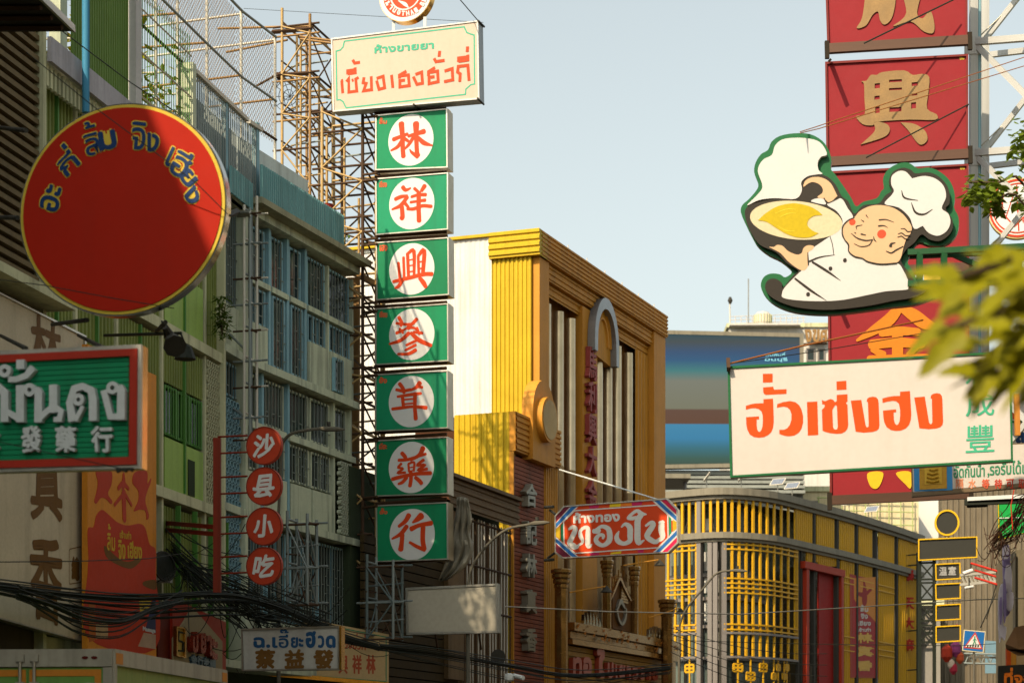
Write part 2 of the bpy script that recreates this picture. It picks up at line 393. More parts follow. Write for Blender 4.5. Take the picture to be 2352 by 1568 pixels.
# ---- the street's row of shophouses behind the green block: they shade the near signs
def plain_house(label, fr, u0, u1, H, depth, col, floors, grp='shophouses along the street'):
    t = T('shophouse', label, 'building', fr.w((u0+u1)/2, -depth/2, 0), grp)
    B().box(fr, u0, u1, -depth, 0, 0, H).build('wall', mk('render_'+col, col, .8, dirt=.4, streak=.4), t)
    B().box(fr, u0-.1, u1+.1, -depth-.1, .25, H, H+.5).build('parapet', conc, t)
    n = max(1, int((u1-u0)/2.4))
    for k in range(floors):
        B().box(fr, u0, u1, .004, .4, 3.6+k*3.3, 3.8+k*3.3).build('ledge', ledgeM, t)
        for i in range(n):
            a = u0+(u1-u0)*(i+.15)/n; c = u0+(u1-u0)*(i+.85)/n
            wnd = frame_rect(B(), fr, a, c, 4.7+k*3.3, 6.4+k*3.3, .08, .003, .09).build('window', bluepaint, t)
            B().box(fr, a+.08, c-.08, .003, .03, 4.78+k*3.3, 6.32+k*3.3).build('pane', darkglass, wnd)
    return t
plain_house('tall grey shophouse next along from the brown louvred block', GB, -48, -21.5, 20.1, 12, '#8f8a80', 4)
plain_house('cream five storey shophouse behind the camera position', GB, -75, -48.2, 20.5, 12, '#b5a88c', 4)
RR = Fr(2520, 51, (-.12, -1))
plain_house('tan shophouse row holding the signs over the street', RR, 0, 60, 13.5, 12, '#c2b088', 3)
R2_ = Fr(2530, 98, (-.27, -1))
plain_house('ochre shophouse row farther along the street past the steel truss', R2_, 0, 46, 12.5, 10, '#a3875c', 3)  # out of view, added to cut the sky light on the opposite fronts
plain_house('grey shophouses closing the bend of the street behind the camera', Fr(CX, -38, (-1, 0)), -32, 30, 14, 10, '#8a8478', 3)  # put in behind the camera to deepen the shade: it blocks low sky

# ---- brown louvred block at the edge of the picture
t = T('louvred_building', 'dark brown block with sloping rows of horizontal louvres beside the green apartments', 'building', GB.w(-15, -1, 0))
uE = GB.u(50); uA = -21.4
B().box(GB, uA, uE, -9, .25, 0, 14.0).build('wall', mk('brown_render', '#4b4334', .85, dirt=.5, streak=.4), t)
for k in range(27):
    z = 9.3+k*.17
    B().box(GB, uA, uE-.12, .26, .36, z, z+.085).build('louvre', brownslat, t)
B().box(GB, uE-.1, uE+.02, .26, .42, 3, 14.0).build('corner_post', ledgeM, t)
B().box(GB, uA, uE+.1, .26, .9, 9.05, 9.2).build('ledge', ledgeM, t)
t = T('awning', 'dark sheet metal awning jutting out over the louvred block', 'awning', GB.w(-13, 1, 13.2))
f = Fr(165, 29.5, (.21, 1)); cnr = [P(165, 73, 29.5), P(86, -4, 27.2), P(-60, -4, 27.6), P(-60, 74, 30)]
B().add([c for c in cnr]+[c+Vector((0, 0, .08)) for c in cnr], [(0, 1, 2, 3), (7, 6, 5, 4), (0, 4, 5, 1), (1, 5, 6, 2), (2, 6, 7, 3), (3, 7, 4, 0)]).build('sheet', mk('awning_sheet', '#2b2a22', .7, dirt=.5), t)
bar(t, 'edge_angle', cnr[0]+Vector((.03, 0, .04)), cnr[1]+Vector((.03, 0, .04)), .04, .1, steel, (1, 0, 0))
for i in range(3): bar(t, 'purlin', cnr[0].lerp(cnr[1], .2+i*.3)-Vector((.05, 0, .03)), cnr[3].lerp(cnr[2], .2+i*.3)-Vector((0, 0, .03)), .06, .06, rustd)

# ---- green apartment block
SL = [3.75, 6.9, 10.05, 13.3]
def wnd(fr, parent, u0, u1, z0, z1, v, nx, nz, fm, gm=None, glass=darkglass, fw=.05, gx=.16, gz=.4):
    o = frame_rect(B(), fr, u0, u1, z0, z1, fw, v, v+.07)
    for i in range(1, nx): o.box(fr, u0+(u1-u0)*i/nx-fw/2, u0+(u1-u0)*i/nx+fw/2, v+.003, v+.067, z0+fw, z1-fw)
    for i in range(1, nz): o.box(fr, u0+fw, u1-fw, v+.006, v+.064, z0+(z1-z0)*i/nz-fw/2, z0+(z1-z0)*i/nz+fw/2)
    o = o.build('window', fm, parent)
    B().box(fr, u0+fw, u1-fw, v-.03, v+.002, z0+fw, z1-fw).build('pane', glass, o)
    if gm:
        q = B(); n = max(2, int((u1-u0)/gx)); r = .011
        for i in range(1, n):
            u = u0+(u1-u0)*i/n; q.box(fr, u-r, u+r, v+.08, v+.10, z0, z1)
            for k in range(int((z1-z0)/gz)):
                z = z0+gz*(k+(.5 if i % 2 else 0)); q.box(fr, u, u+(u1-u0)/n, v+.084, v+.096, z, z+.02)
        q.build('grille', gm, o)
    return o
t = T('green_apartment_block', 'green and white apartment block with ribbed panels and a fenced roof terrace', 'building', GB.w(-7, -4, 0)); GA = t
uL, uR = uE+.03, GB.u(483)
B().box(GB, uL, uR, -9, -.55, 0, 13.3).build('wall', interior, t)
for z in SL: B().box(GB, uL, uR, -.6, .26, z-.14, z+.06).build('ledge', ledgeM, t)
cols = [GB.u(x) for x in (58, 150, 245, 350, 450)]
for i, u in enumerate(cols):
    for a, c in zip(SL, SL[1:]): B().box(GB, u-.03, u+.06, -.5, .2, a+.06, c-.14).build('post', ledgeM, t)
spans = list(zip(cols[:-1], cols[1:]))
for (a, c) in [(uL, cols[0]-.06)]+[(p+.1, q-.06) for p, q in spans]:
    for lo, hi in ((10.05, 13.3), (6.9, 10.05)):          # ribbed sheets, two per bay
        m = (a+c)/2
        if c-a < 1: parts = [(a, c)]
        else: parts = [(a, m-.03), (m+.03, c)]
        for p, q in parts:
            if hi == 13.3 or q < GB.u(350): B().corr(GB, p, q, lo+.1, hi-.24, .12, .13, .05).build('ribbed_panel', greenrib, t)
            else:
                B().corr(GB, p, q, hi-1.05, hi-.24, .12, .13, .05).build('ribbed_panel', greenrib, t)
        if c-a > 1: B().box(GB, m-.025, m+.025, .1, .22, lo+.1, hi-.24).build('trim', greentrim, t)
# lower right bays: windows over a light green apron
for (a, c) in ((GB.u(358), GB.u(447)),):
    B().box(GB, a, c, .1, .18, 6.96, 7.95).build('apron', greenpan, t)
    B().box(GB, a+.9, a+1.25, .1, .2, 6.98, 7.6).build('vent', interior, t) if False else None
    for i in range(3):
        p = a+(c-a)*i/3; wnd(GB, t, p+.02, p+(c-a)/3-.02, 8.0, 8.95, .1, 1, 1, greentrim, greentrim, gx=.12, gz=9)
    B().box(GB, a+1.2, a+1.55, .185, .2, 7.0, 7.7).build('slot', interior, t)
    B().box(GB, a, c, .1, .18, 10.12, 11.2).build('apron', greenpan, t)
    for lo in (3.8,):
        B().corr(GB, a, c, lo+.1, 6.65, .1, .13, .05).build('ribbed_panel', greenrib, t)
for i in range(4):
    a = GB.u(380)+i*.9
    B().box(GB, a, a+.04, .2, .3, 3.8, 6.7).build('mullion', greentrim, t)
# breeze-block screen
def block_mesh(mat, w, h, d=.1, th=.0115):
    me = bpy.data.meshes.new('block'); vs = []; fs = []; n = 8
    for i in range(n):
        c, q = math.cos(math.pi/8+2*math.pi*i/n), math.sin(math.pi/8+2*math.pi*i/n)
        for k in (1, 1-th*2/min(w, h)*1.9):
            for y in (0, -d): vs.append((c*w/2*k*1.06, y, q*h/2*k*1.06))
    for i in range(n):
        a, e = 4*i, 4*((i+1) % n); fs += [(a+1, e+1, e+3, a+3), (a, a+2, e+2, e), (a+2, a+3, e+3, e+2), (a, e, e+1, a+1)]
    me.from_pydata(vs, [], fs); me.materials.append(mat); return me
def screen(parent, fr, u0, u1, z0, z1, nx, nz, mat, v=.12):
    w, h = (u1-u0)/nx, (z1-z0)/nz; me = block_mesh(mat, w, h)
    B().box(fr, u0, u1, v-.2, v-.15, z0, z1).build('screen_back', interior, parent)
    for k in range(nz):
        for i in range(nx-(k % 2)):
            o = bpy.data.objects.new('block', me); COL.objects.link(o); o.parent = parent; ORG[o.name] = ORG[parent.name]
            o.matrix_local = Matrix.Translation(fr.w(u0+w*(i+.5+(k % 2)*.5), v, z0+h*(k+.5))-ORG[parent.name]) @ Matrix.Rotation(math.atan2(fr.d[1], fr.d[0]), 4, 'Z')
screen(t, GB, GB.u(452), GB.u(482), 6.96, 9.85, 6, 19, ledgeM)
B().box(GB, GB.u(482)+.01, GB.u(482)+.12, -.5, .3, 3.8, 13.2).build('post', ledgeM, t)
B().corr(GB, GB.u(455), GB.u(482), 10.15, 12.9, .1, .13, .05).build('ribbed_panel', greenrib, t)
B().corr(GB, GB.u(400), GB.u(482), 3.85, 6.6, .1, .13, .05).build('ribbed_panel', greenrib, t) if False else None
# roof terrace: balustrade, green sheet fence, posts
q = B()
for i in range(70):
    u = uL+.1+i*.155
    if u < GB.u(245): q.box(GB, u, u+.07, .30, .38, 12.75, 13.1)
q.build('dentils', ledgeM, t, kind='stuff')
B().box(GB, uL, GB.u(262), .43, .5, 13.1, 13.5).build('coping', mk('pale_lilac_paint', '#a7a2a6', .7, dirt=.4, streak=.3), t)
B().box(GB, GB.u(100), GB.u(116), .1, .3, 13.36, 17.5).build('post', bluewall, t)
rod(t, 'drainpipe', GB.w(GB.u(118), .62, 12.6), GB.w(GB.u(118), .62, 18), .13, mk('blue_pipe', '#3d7d9c', .5, dirt=.3))
B().corr(GB, GB.u(124), GB.u(256), 13.36, 16.6, .3, .1, .03).build('fence_sheet', mk('green_fence_sheet', '#66803a', .6, dirt=.4, scale=2, dcol='#2f4020'), t)
B().box(GB, GB.u(258), GB.u(272), .05, .45, 13.36, 16.9).build('post', mk('pale_post', '#bdb8b4', .7, dirt=.3, streak=.2), t)
for x in (410,): B().box(GB, GB.u(404), GB.u(412), .05, .35, 13.36, 15.4).build('post', bluewall, t)
bar(t, 'top_rail', GB.w(uL, .35, 16.66), GB.w(GB.u(268), .35, 16.66), .06, .08, rustd)
# planted fence bay
for i in range(24):
    u = GB.u(274)+i*(GB.u(402)-GB.u(274))/23; rod(t, 'fence_bar', GB.w(u, .3, 13.4), GB.w(u, .3, 15.9), .016, greentrim)
for z in (13.9, 14.7, 15.5): bar(t, 'fence_rail', GB.w(GB.u(274), .33, z), GB.w(GB.u(402), .33, z), .03, .05, whitetube)
tt = T('rooftop_shrub', 'sunlit yellow green shrubs behind the roof terrace fence', 'shrub', GB.w(GB.u(340), -.8, 13.36))
pts = [GB.w(random.uniform(GB.u(272), GB.u(402)), random.uniform(-2.6, .1), 13.4+abs(random.gauss(0, .95))) for _ in range(2300)]
leafs(B(), pts, .2, asp=.5).build('foliage', leafY, tt)
for i in range(7): rod(tt, 'stem', GB.w(GB.u(285+i*17), -.8, 13.36), GB.w(GB.u(285+i*17)+.1, -.7, 14.8), .04, barkM)

# ---- wire cage over the roofs
tt = T('rooftop_cage', 'wire mesh cage on white and rusty poles over the roof terraces', 'cage', BB.w(0, -2, 13.9))
def cagept(x, y): return (GB if x < 540 else BB).p(x, y)
def cagez(x, z, v=0):
    f = GB if x < 540 else BB; return f.w(f.u(x), v, z)
cx = [268, 297, 352, 402, 470, 549, 627]
for x in cx:
    rod(tt, 'pole', cagez(x, 13.9, .05), cagez(x, 18.6 if x < 480 else 17.75, .05), .065, whitetube)
    rod(tt, 'pole', cagez(x, 13.9, -4), cagez(x, 18.4, -4), .06, whitetube if x % 2 else rust)
    for z in (17.65, 16.35): rod(tt, 'beam', cagez(x, z, .05), cagez(x, z, -4.1), .05, whitetube if z > 17 else rust)
for a, c in zip(cx, cx[1:]):
    for z, d in ((17.7, .06), (16.3, .055), (15.45, .06)): rod(tt, 'rail', cagez(a, z, .08), cagez(c, z, .08), d, rustd if z < 16 else greytube)
    rod(tt, 'rail', cagez(a, 17.6, -4), cagez(c, 17.6, -4), .05, rust)
rod(tt, 'brace', cagez(470, 14.2, -.3), cagez(627, 16.9, -3), .05, rustd); rod(tt, 'brace', cagez(352, 17.5, -2), cagez(470, 16.4, -3.6), .05, rust)
q = B()
def net(q, a, c, z0, z1, v, st=.13, r=.0055):
    f = GB if c <= 540 else BB; u0, u1 = f.u(a), f.u(c); L, H = u1-u0, z1-z0
    for s in (1, -1):
        k = -H
        while k < L:
            s0, s1 = max(0, -k), min(H, L-k)
            if s1 > s0:
                e0, e1 = (u0+k+s0, z0+s0), (u0+k+s1, z0+s1)
                if s < 0: e0, e1 = (u0+u1-e0[0], e0[1]), (u0+u1-e1[0], e1[1])
                q.tube(f.w(e0[0], v, e0[1]), f.w(e1[0], v, e1[1]), r, 3, cap=False)
            k += st
net(q, 262, 402, 16.0, 18.6, .0); net(q, 402, 540, 15.4, 17.7, .0); net(q, 541, 627, 15.4, 17.7, .0); net(q, 200, 402, 16.2, 19.5, -4, .17, .009)
q.build('netting', netM, tt, kind='stuff')
for a, c, z0, v in ((250, 330, 17.5, -4.6), (320, 420, 16.9, -5.2), (400, 520, 15.6, -5.6)):
    f = GB; p0, p1 = f.w(f.u(a), v+1.5, z0-.3), f.w(f.u(c), v+1.5, z0-.3); p2, p3 = f.w(f.u(c), v-2, z0+.9), f.w(f.u(a), v-2, z0+.9); n = 26; q = B(); vs = []
    for i in range(n*2+1):
        s = i/(2*n); dz = Vector((0, 0, .05*(i % 2))); vs += [p0.lerp(p1, s)+dz, p3.lerp(p2, s)+dz]
    q.add(vs, [(2*i, 2*i+2, 2*i+3, 2*i+1) for i in range(2*n)]); q.build('roof_sheet', mk('roof_sheet_tan', '#a07a4a', .7, dirt=.5, streak=.3), tt)
for x in (285, 330, 376, 430, 505, 585):
    rod(tt, 'pole', cagez(x, 13.8, -2.2), cagez(x, 17.2, -2.2), .045, whitetube if x % 2 else rust); rod(tt, 'beam', cagez(x, 15.0, .05), cagez(x, 15.2, -4), .04, whitetube); rod(tt, 'rail', cagez(x, 16.9, -2.2), cagez(min(x+60, 627), 16.9, -2.2), .045, rust)

# ---- blue and white block past the bend
t = T('blue_apartment_block', 'blue and white apartment block with barred windows where the street bends', 'building', BB.w(3, -4, 0)); BA = t
uBR = BB.u(800); uB0 = GB.u(484)
ZB = [3.9, 7.1, 10.35, 13.56]
b = B(); b.box(GB, uB0, 0, -9, -.5, 0, 13.5); b.build('wall', interior, t)
b = B(); b.box(BB, 0, uBR, -9, -.5, 0, 13.5); b.build('wall', interior, t)
for z in ZB:
    B().box(GB, uB0, -.12, -.5, .3, z-.16, z).build('ledge', bluewall, t)
    B().box(BB, .03, uBR, -.5, .3, z-.16, z+.003).build('ledge', bluewall, t)
B().box(BB, .06, uBR, -.4, .6, 13.57, 13.7).build('eave', conc, t)
B().corr(BB, BB.u(548), BB.u(742), 13.72, 14.42, .5, .1, .04).build('fascia', bluestrip, t)
B().corr(GB, uB0, -.1, 13.4, 13.95, .4, .1, .04).build('fascia', bluestrip, t)
for x in (420, 438, 456, 474, 492, 510, 528): pass
for i in range(36):
    x = 412+i*4.3; f = GB if x < 540 else BB
    u = f.u(x); rod(t, 'baluster', f.w(u, .3, 13.7), f.w(u, .3, 15.25), .03, greytube)
B().box(GB, GB.u(413), -.15, .02, .08, 13.7, 15.0).build('shade_panel', mk('shade_panel_pale', '#c3ccc8', .7, dirt=.3, streak=.3), t); B().box(BB, 0, BB.u(700), .02, .08, 13.7, 15.0).build('shade_panel', MATS['shade_panel_pale'], t)  # sheet added behind the open balusters to shade the signs, coloured like sky
B().box(GB, GB.u(413), -.15, .26, .36, 15.25, 15.33).build('handrail', whitetube, t); B().box(BB, 0, BB.u(570), .26, .36, 15.25, 15.33).build('handrail', whitetube, t)
B().box(GB, GB.u(413), -.15, .2, .36, 13.4, 13.7).build('kerb', bluewall, t)
for x, zt in ((562, 15.4), (488, 15.3)): B().box(BB if x > 540 else GB, (BB if x > 540 else GB).u(x)-.06, (BB if x > 540 else GB).u(x)+.06, .2, .32, 13.7, zt).build('post', bluepaint, t)
# top storey: pillars, tall barred windows
pil = [541, 605, 647, 688]
for x in pil: B().box(BB, BB.u(x), BB.u(x)+.12, -.4, .13, 10.36, 13.39).build('pillar', bluepaint, t)
for x in (742, 798): B().box(BB, BB.u(x), BB.u(x)+.08, -.4, .12, 10.36, 13.3).build('pillar', bluewall, t)
xs = [(552, 602), (612, 644), (655, 685), (696, 740), (745, 796)]
for i, (a, c) in enumerate(xs):
    u0, u1 = BB.u(a)+.06, BB.u(c)-.02
    wnd(BB, t, u0, u1, 12.15, 13.28, .0, 1, 1, bluepaint, grilleM, gx=.15, gz=.5)
    B().box(BB, u0-.1, u1+.1, -.1, .17, 12.02, 12.14).build('transom', bluewall, t)
    if i in (1, 2): wnd(BB, t, u0, u1, 10.42, 11.98, .05, 1, 1, bluepaint, grilleM, gx=.14, gz=.4)
    elif i == 0:
        wnd(BB, t, u0, u1, 11.2, 11.98, .02, 2, 1, bluepaint, grilleM); B().box(BB, u0, u1, -.1, .15, 10.36, 11.19).build('apron', bluewall, t)
    else:
        wnd(BB, t, u0, u1, 11.35, 11.98, .02, 3, 1, bluepaint, grilleM); B().box(BB, u0, u1, -.1, .15, 10.36, 11.34).build('apron', bluewall, t)
wnd(BB, t, BB.u(747), BB.u(768), 10.42, 11.2, .17, 1, 1, bluepaint, grilleM, gx=.12)
# middle storey
for x in (541, 588, 648, 753, 792): B().box(BB, BB.u(x), BB.u(x)+.1, -.4, .14, 7.1, 10.18).build('pillar', bluepaint if x < 700 else bluewall, t)
for a, c in ((552, 586), (592, 646), (653, 702), (705, 751), (760, 790)):
    u0, u1 = BB.u(a)+.02, BB.u(c)-.02
    wnd(BB, t, u0, u1, 9.1, 10.1, .0, 1, 1, bluewall, grilleM, gx=.16, gz=.6)
    if a < 755:
        wnd(BB, t, u0, u1, 8.05, 8.88, .02, 2 if a > 650 else 1, 1, bluewall, grilleM, gx=.14, gz=.4)
        B().box(BB, u0, u1, -.1, .15, 7.12, 8.0).build('apron', bluewall, t)
B().box(BB, BB.u(648), uBR, -.1, .2, 8.92, 9.06).build('transom', bluewall, t); B().box(BB, .15, BB.u(640), -.1, .2, 8.92, 9.06).build('transom', bluewall, t)
screen(t, BB, BB.u(763), BB.u(789), 7.15, 8.85, 5, 15, bluewall)
screen(t, GB, GB.u(488), GB.u(531), 5.2, 9.3, 6, 26, bluepaint)
# bay before the bend
wnd(GB, t, GB.u(486), -.2, 11.3, 13.25, .02, 2, 1, bluepaint, grilleM, gx=.1); B().box(GB, GB.u(486), -.15, -.1, .15, 10.36, 11.28).build('apron', bluewall, t)
wnd(GB, t, GB.u(486), -.15, 9.4, 10.1, .02, 2, 1, bluepaint, grilleM)
B().box(GB, GB.u(533), -.03, -.4, .3, 3.9, 13.3).build('pillar', bluewall, t)
# low storey
for a, c in ((552, 600), (606, 650), (660, 720), (724, 790)):
    u0, u1 = BB.u(a), BB.u(c); wnd(BB, t, u0, u1, 4.9, 6.85, .0, 2, 1, bluepaint, grilleM, gx=.14)
    B().box(BB, u0, u1, -.1, .12, 3.9, 4.86).build('apron', bluewall, t)
screen(t, BB, BB.u(594), BB.u(694), 4.15, 4.82, 13, 3, bluewall, .26)
# hanging creeper on the ledge
def creeper(label, fr, x, y, w, h, n, v=.5, sz=.13):
    tt = T('creeper', label, 'plant', fr.p(x, y, v), 'plants rooted in the facades')
    b = B(); c = fr.p(x, y, v); s = fr.dep(x)/FP
    pts = [c+Vector((random.gauss(0, .4)*w*s, random.uniform(-.2, .2), random.uniform(-h*.4, h*.6)*s)) for _ in range(n)]
    leafs(b, pts, sz).build('foliage', leafM, tt)
    for i in range(3): rod(tt, 'stem', c+Vector((0, 0, -h*.4*s)), c+Vector(((i-1)*w*.3*s, 0, h*.4*s)), .02, barkM)
creeper('dark creeper hanging at the joint of the green and blue blocks', GB, 510, 735, 24, 90, 260)
creeper('small plant sprouting among the rusty scaffold rails', Fr(770, 49.2, (1, -.3)), 772, 575, 44, 60, 200, 0)
# ================================================================ signs along the near side
redface = mk('sign_red', '#a01c06', .7, dirt=.2, streak=.05, scale=.8, fine=.05)
yel = mk('sign_yellow', '#bfa53a', .6, dirt=.15)
navy = mk('lettering_navy', '#16335c', .5, dirt=.1)
creamface = mk('sign_cream', '#bab2aa', .5, dirt=.16, scale=.7, fine=.05, streak=.07, dcol='#8a7a60')
greenface = mk('sign_green', '#107b50', .5, dirt=.22, scale=.9, fine=.06, streak=.12)
orangered = mk('lettering_vermilion', '#c43d14', .45, dirt=.1, fine=.05)
whitep = mk('white_disc', '#c6c4c0', .45, dirt=.08, fine=.04)
signwhite = mk('letter_white', '#c6c8c4', .5, dirt=.2)
alu = mk('aluminium_trim', '#b7b2a6', .35, metal=.7, dirt=.4, streak=.2)
goldchrome = mk('gold_chrome', '#d8a24a', .2, metal=1., dirt=.6, scale=5, dcol='#5a3010', fine=.2)

# round red sign
f = Fr(280, 25, (1, -.25)); c = (280, 482)
t = T('round_sign', 'huge round red sign with navy Thai lettering curving along its top edge', 'sign', base(f, 280, 735))
uc, zc = f.uz(*c); ru = (f.u(518)-f.u(42))/2; rz = (f.z(280, 240)-f.z(280, 728))/2
B().disc(f, uc, zc, ru, rz, -.13, 0, 96).build('rim', chrome, t, smooth=True)
B().disc(f, uc, zc, ru*.985, rz*.985, .0, .012, 96).build('border', yel, t)
B().disc(f, uc, zc, ru*.955, rz*.955, .0121, .024, 96).build('face', redface, t)
g1, g2 = B(), B()
for ch, x, y, a, sx, sy in (('อะ', 118, 455, 72, 52, 48), ('กี่', 150, 368, 42, 44, 62), ('ลิ้', 208, 318, 14, 34, 74), ('ม', 247, 322, 10, 40, 44), ('จิ', 318, 312, -6, 34, 62), ('ง', 349, 328, -16, 32, 42),
                            ('เ', 392, 360, -26, 16, 46), ('ฮี', 417, 376, -30, 42, 62), ('ย', 432, 408, -50, 36, 36), ('ง', 440, 448, -66, 36, 36)):
    sx *= 1.14; sy *= 1.12; q = (x-sx/2, y-sy/2, x+sx/2, y+sy/2)
    o = txt(f, ch, q, .026, 0, 'letter_outline', yel, t, bold=.2, rot=math.radians(a)); txt(f, ch, (q[0]+2.5, q[1]+2.5, q[2]-2.5, q[3]-2.5), .034, 0, 'letter', navy, t, bold=.06, rot=math.radians(a))
for x, y, x2, y2 in ((200, 735, 120, 745), (380, 740, 360, 760), (60, 300, -30, 290), (40, 500, -40, 500)):
    rod(t, 'bracket', f.p(x, y, -.2), P(x2, y2, 31), .06, dgrey)
bar(t, 'hanger', f.p(523, 495, -.1), f.p(545, 486, -.9), .06, .06, dgrey)
t = T('floodlight', 'black floodlight on an arm under the huge round red sign', 'lamp', P(425, 800, 30))
rod(t, 'arm', P(240, 770, 33), P(415, 765, 30), .05, blackM); rod(t, 'bracket', P(415, 765, 30), P(425, 790, 30), .03, blackM)
B().lathe(P(425, 815, 30), [(.03, P(0, 790, 30).z), (.1, P(0, 797, 30).z), (.16, P(0, 825, 30).z)], 10).build('head', blackM, t)
t = T('loudspeaker', 'dark horn hanging below the round red sign beside the floodlight', 'speaker', P(388, 790, 29))
b = B(); b.tube(P(378, 750, 29), P(392, 775, 29.2), .05, 8, .08); b.tube(P(392, 775, 29.2), P(402, 795, 29), .08, 8, .17); b.build('horn', dgrey, t); rod(t, 'bracket', P(372, 738, 29.2), P(378, 752, 29), .03, blackM)

# green pharmacy sign
f = Fr(325, 20, (1, -.2)); Q = [(-150, 812), (324, 790.5), (322, 1075), (-150, 1087)]
t = T('shop_sign', 'green slatted sign with raised white letters inside a red and steel frame', 'sign', base(f, 100, 1085))
slab(f, [(Q[0][0]-1, Q[0][1]+1), (Q[1][0]+1, Q[1][1]+1), (Q[2][0]+1, Q[2][1]-1), (Q[3][0]-1, Q[3][1]-1)], -.19, -.02, 'casing', goldchrome, t)
rim(f, Q, 9, -.019, .03, 'frame', alu, t)
q1 = inset(Q, 9.2); rim(f, q1, 17, -.019, .05, 'border', mk('border_red', '#9c2c1c', .5, dirt=.3), t)
q2 = inset(q1, 17.2); m, du, dz = bil(f, q2); n = 19
for i in range(n):
    b = B(); a, c2 = i/n, (i+.86)/n
    b.prism(f, [m(0, a), m(1, a), m(1, c2), m(0, c2)], -.019, .016); b.build('slat', greenface, t)
cv = crop(0, 2); lw = mk('raised_letter', '#b9bdbb', .45, dirt=.2)
L = {'mo': [[(-60, 480, 60), (-30, 430, 60), (30, 440, 70), (40, 520, 76), (40, 735, 76)], [(40, 620, 44), (150, 725, 48)]], 'mo2': [[(183, 398, 78), (183, 738, 78)]]}
def letter(strokes, ws=1.): ink(f, strokes, cv, .018, .07, 'letter', lw, t, sm=False, ws=ws)
def rg(x, y, R, wd):
    b = B(); u, z = f.uz(*cv(x, y)); k = f.dep(cv(x, y)[0])/FP*.25; b.ring(f, u, z, R*k, R*k, wd*k, .019, .085, 24); return b
def ringletter(x, y, R, wd, strokes):
    b = rg(x, y, R, wd); ink(f, strokes, cv, .018, .07, '', None, None, sm=False, b=b); b.build('letter', lw, t)
ink(f, [[(-60, 470, 60), (-20, 415, 62), (40, 470, 74), (40, 735, 76)], [(40, 630, 50), (183, 712, 60)], [(183, 398, 78), (183, 738, 78)]], cv, .018, .07, 'letter', lw, t, sm=False)
ringletter(303, 455, 60, 38, [[(335, 420, 46), (352, 470, 74), (348, 738, 74)], [(348, 712, 56), (490, 585, 50)], [(488, 394, 78), (488, 650, 78)], [(500, 590, 40), (560, 640, 50), (545, 710, 50), (490, 715, 44)]])
ringletter(750, 545, 56, 36, [[(665, 730, 80), (638, 560, 66), (680, 430, 64), (755, 408, 62), (835, 445, 70), (852, 530, 76), (852, 725, 76)], [(760, 590, 36), (690, 725, 44)]])
ringletter(1062, 437, 58, 36, [[(1098, 400, 50), (1112, 450, 76), (1108, 716, 76)], [(952, 445, 62), (1012, 690, 56)], [(990, 688, 54), (1140, 684, 54)]])
ringletter(75, 282, 60, 38, [[(75, 345, 52), (150, 345, 54), (240, 310, 56), (300, 235, 70)]])
letter([[(185, 165, 78), (185, 250, 78)]])
for ch, x in (('永', -20), ('發', 76), ('藥', 155), ('行', 238)):
    txt(f, ch, (x-24, 980, x+24, 1040), .02, .05, 'letter', lw, t, bold=.035, wob=.02)
B().prism(f, [f.uz(x, y) for x, y in ((270, 1076), (310, 1075), (305, 1084), (298, 1079), (290, 1085), (280, 1082), (272, 1086))], .0, .05).build('nest', wireM, t)
for x in (60, 240): rod(t, 'bracket', f.p(x, 800, -.3), P(x-60, 770, 31), .05, dgrey)

# tall cream wall sign with brown brush characters
W = GB.off(.55); Q = [(-220, 560), (199, 771), (199, 1475), (-220, 1360)]
t = T('wall_sign', 'tall cream wall sign with brown brush characters and a small boxed seal', 'sign', base(W, 50, 1450))
slab(W, Q, -.12, 0, 'panel', mk('sign_grey_cream', '#c2b498', .6, dirt=.35, streak=.25, dcol='#5a4a36'), t)
rim(W, Q, 3.5, -.13, .03, 'frame', alu, t)
brn = mk('lettering_brown', '#6b4a20', .6, dirt=.25)
cv2 = crop(0, 3)
b = B()
txt(W, '林', (70, 715, 142, 850), .004, 0, 'character', brn, t, bold=.028, wob=.02, sl=.35); txt(W, '真', (72, 1010, 142, 1185), .004, 0, 'character', brn, t, bold=.028, wob=.025, sl=.25); txt(W, '香', (68, 1222, 144, 1420), .004, 0, 'character', brn, t, bold=.028, wob=.025, sl=.22)
b = B(); txt(W, '總', (164, 1275, 183, 1330), .004, 0, '', None, None, bold=.08, b=b, sl=.25); txt(W, '店', (164, 1385, 183, 1425), .004, 0, '', None, None, bold=.08, b=b, sl=.25)
ink(W, [[(640, 335), (740, 312), (746, 325), (746, 630), (738, 640), (640, 655), (636, 640), (636, 345), (642, 335)], [(640, 700), (742, 685), (748, 960), (640, 1010), (640, 700)]], cv2, .004, 0, '', None, None, W=9, sm=False, b=b)
b.build('seal', brn, t)
txt(W, 'ตั้งใจทำ', (127, 1318, 133, 1386), .004, 0, 'small_lettering', dgrey, t, bold=.1) if False else None
# orange banner with dragons
W = GB.off(.75); Q = [(201, 790), (359, 862), (359, 1545), (201, 1495)]
t = T('banner', 'orange and red banner with dragons and yellow Thai lettering on a ribbon', 'banner', base(W, 280, 1530))
slab(W, Q, -.1, 0, 'panel', mk('banner_orange', '#d2862a', .6, dirt=.25, streak=.15), t)
red2 = mk('banner_red', '#b53a1e', .6, dirt=.25); bcv = aff(172.3, 1050.8, .33*1.0)     # 592 px wide sheet of the banner
shape(W, [[(90, 500), (130, 480), (150, 400), (190, 362), (240, 400), (300, 450), (370, 470), (450, 458), (490, 490), (520, 600), (560, 640), (562, 800), (560, 1330), (90, 1250), (90, 800), (95, 700)]], bcv, 0, .006, 'ribbon', red2, t)
shape(W, [[(150, 90), (250, 90), (255, 180), (230, 250), (260, 300), (250, 320), (215, 285), (180, 280), (150, 318), (135, 300), (150, 240), (160, 170)]], bcv, 0, .006, 'dragon', red2, t)
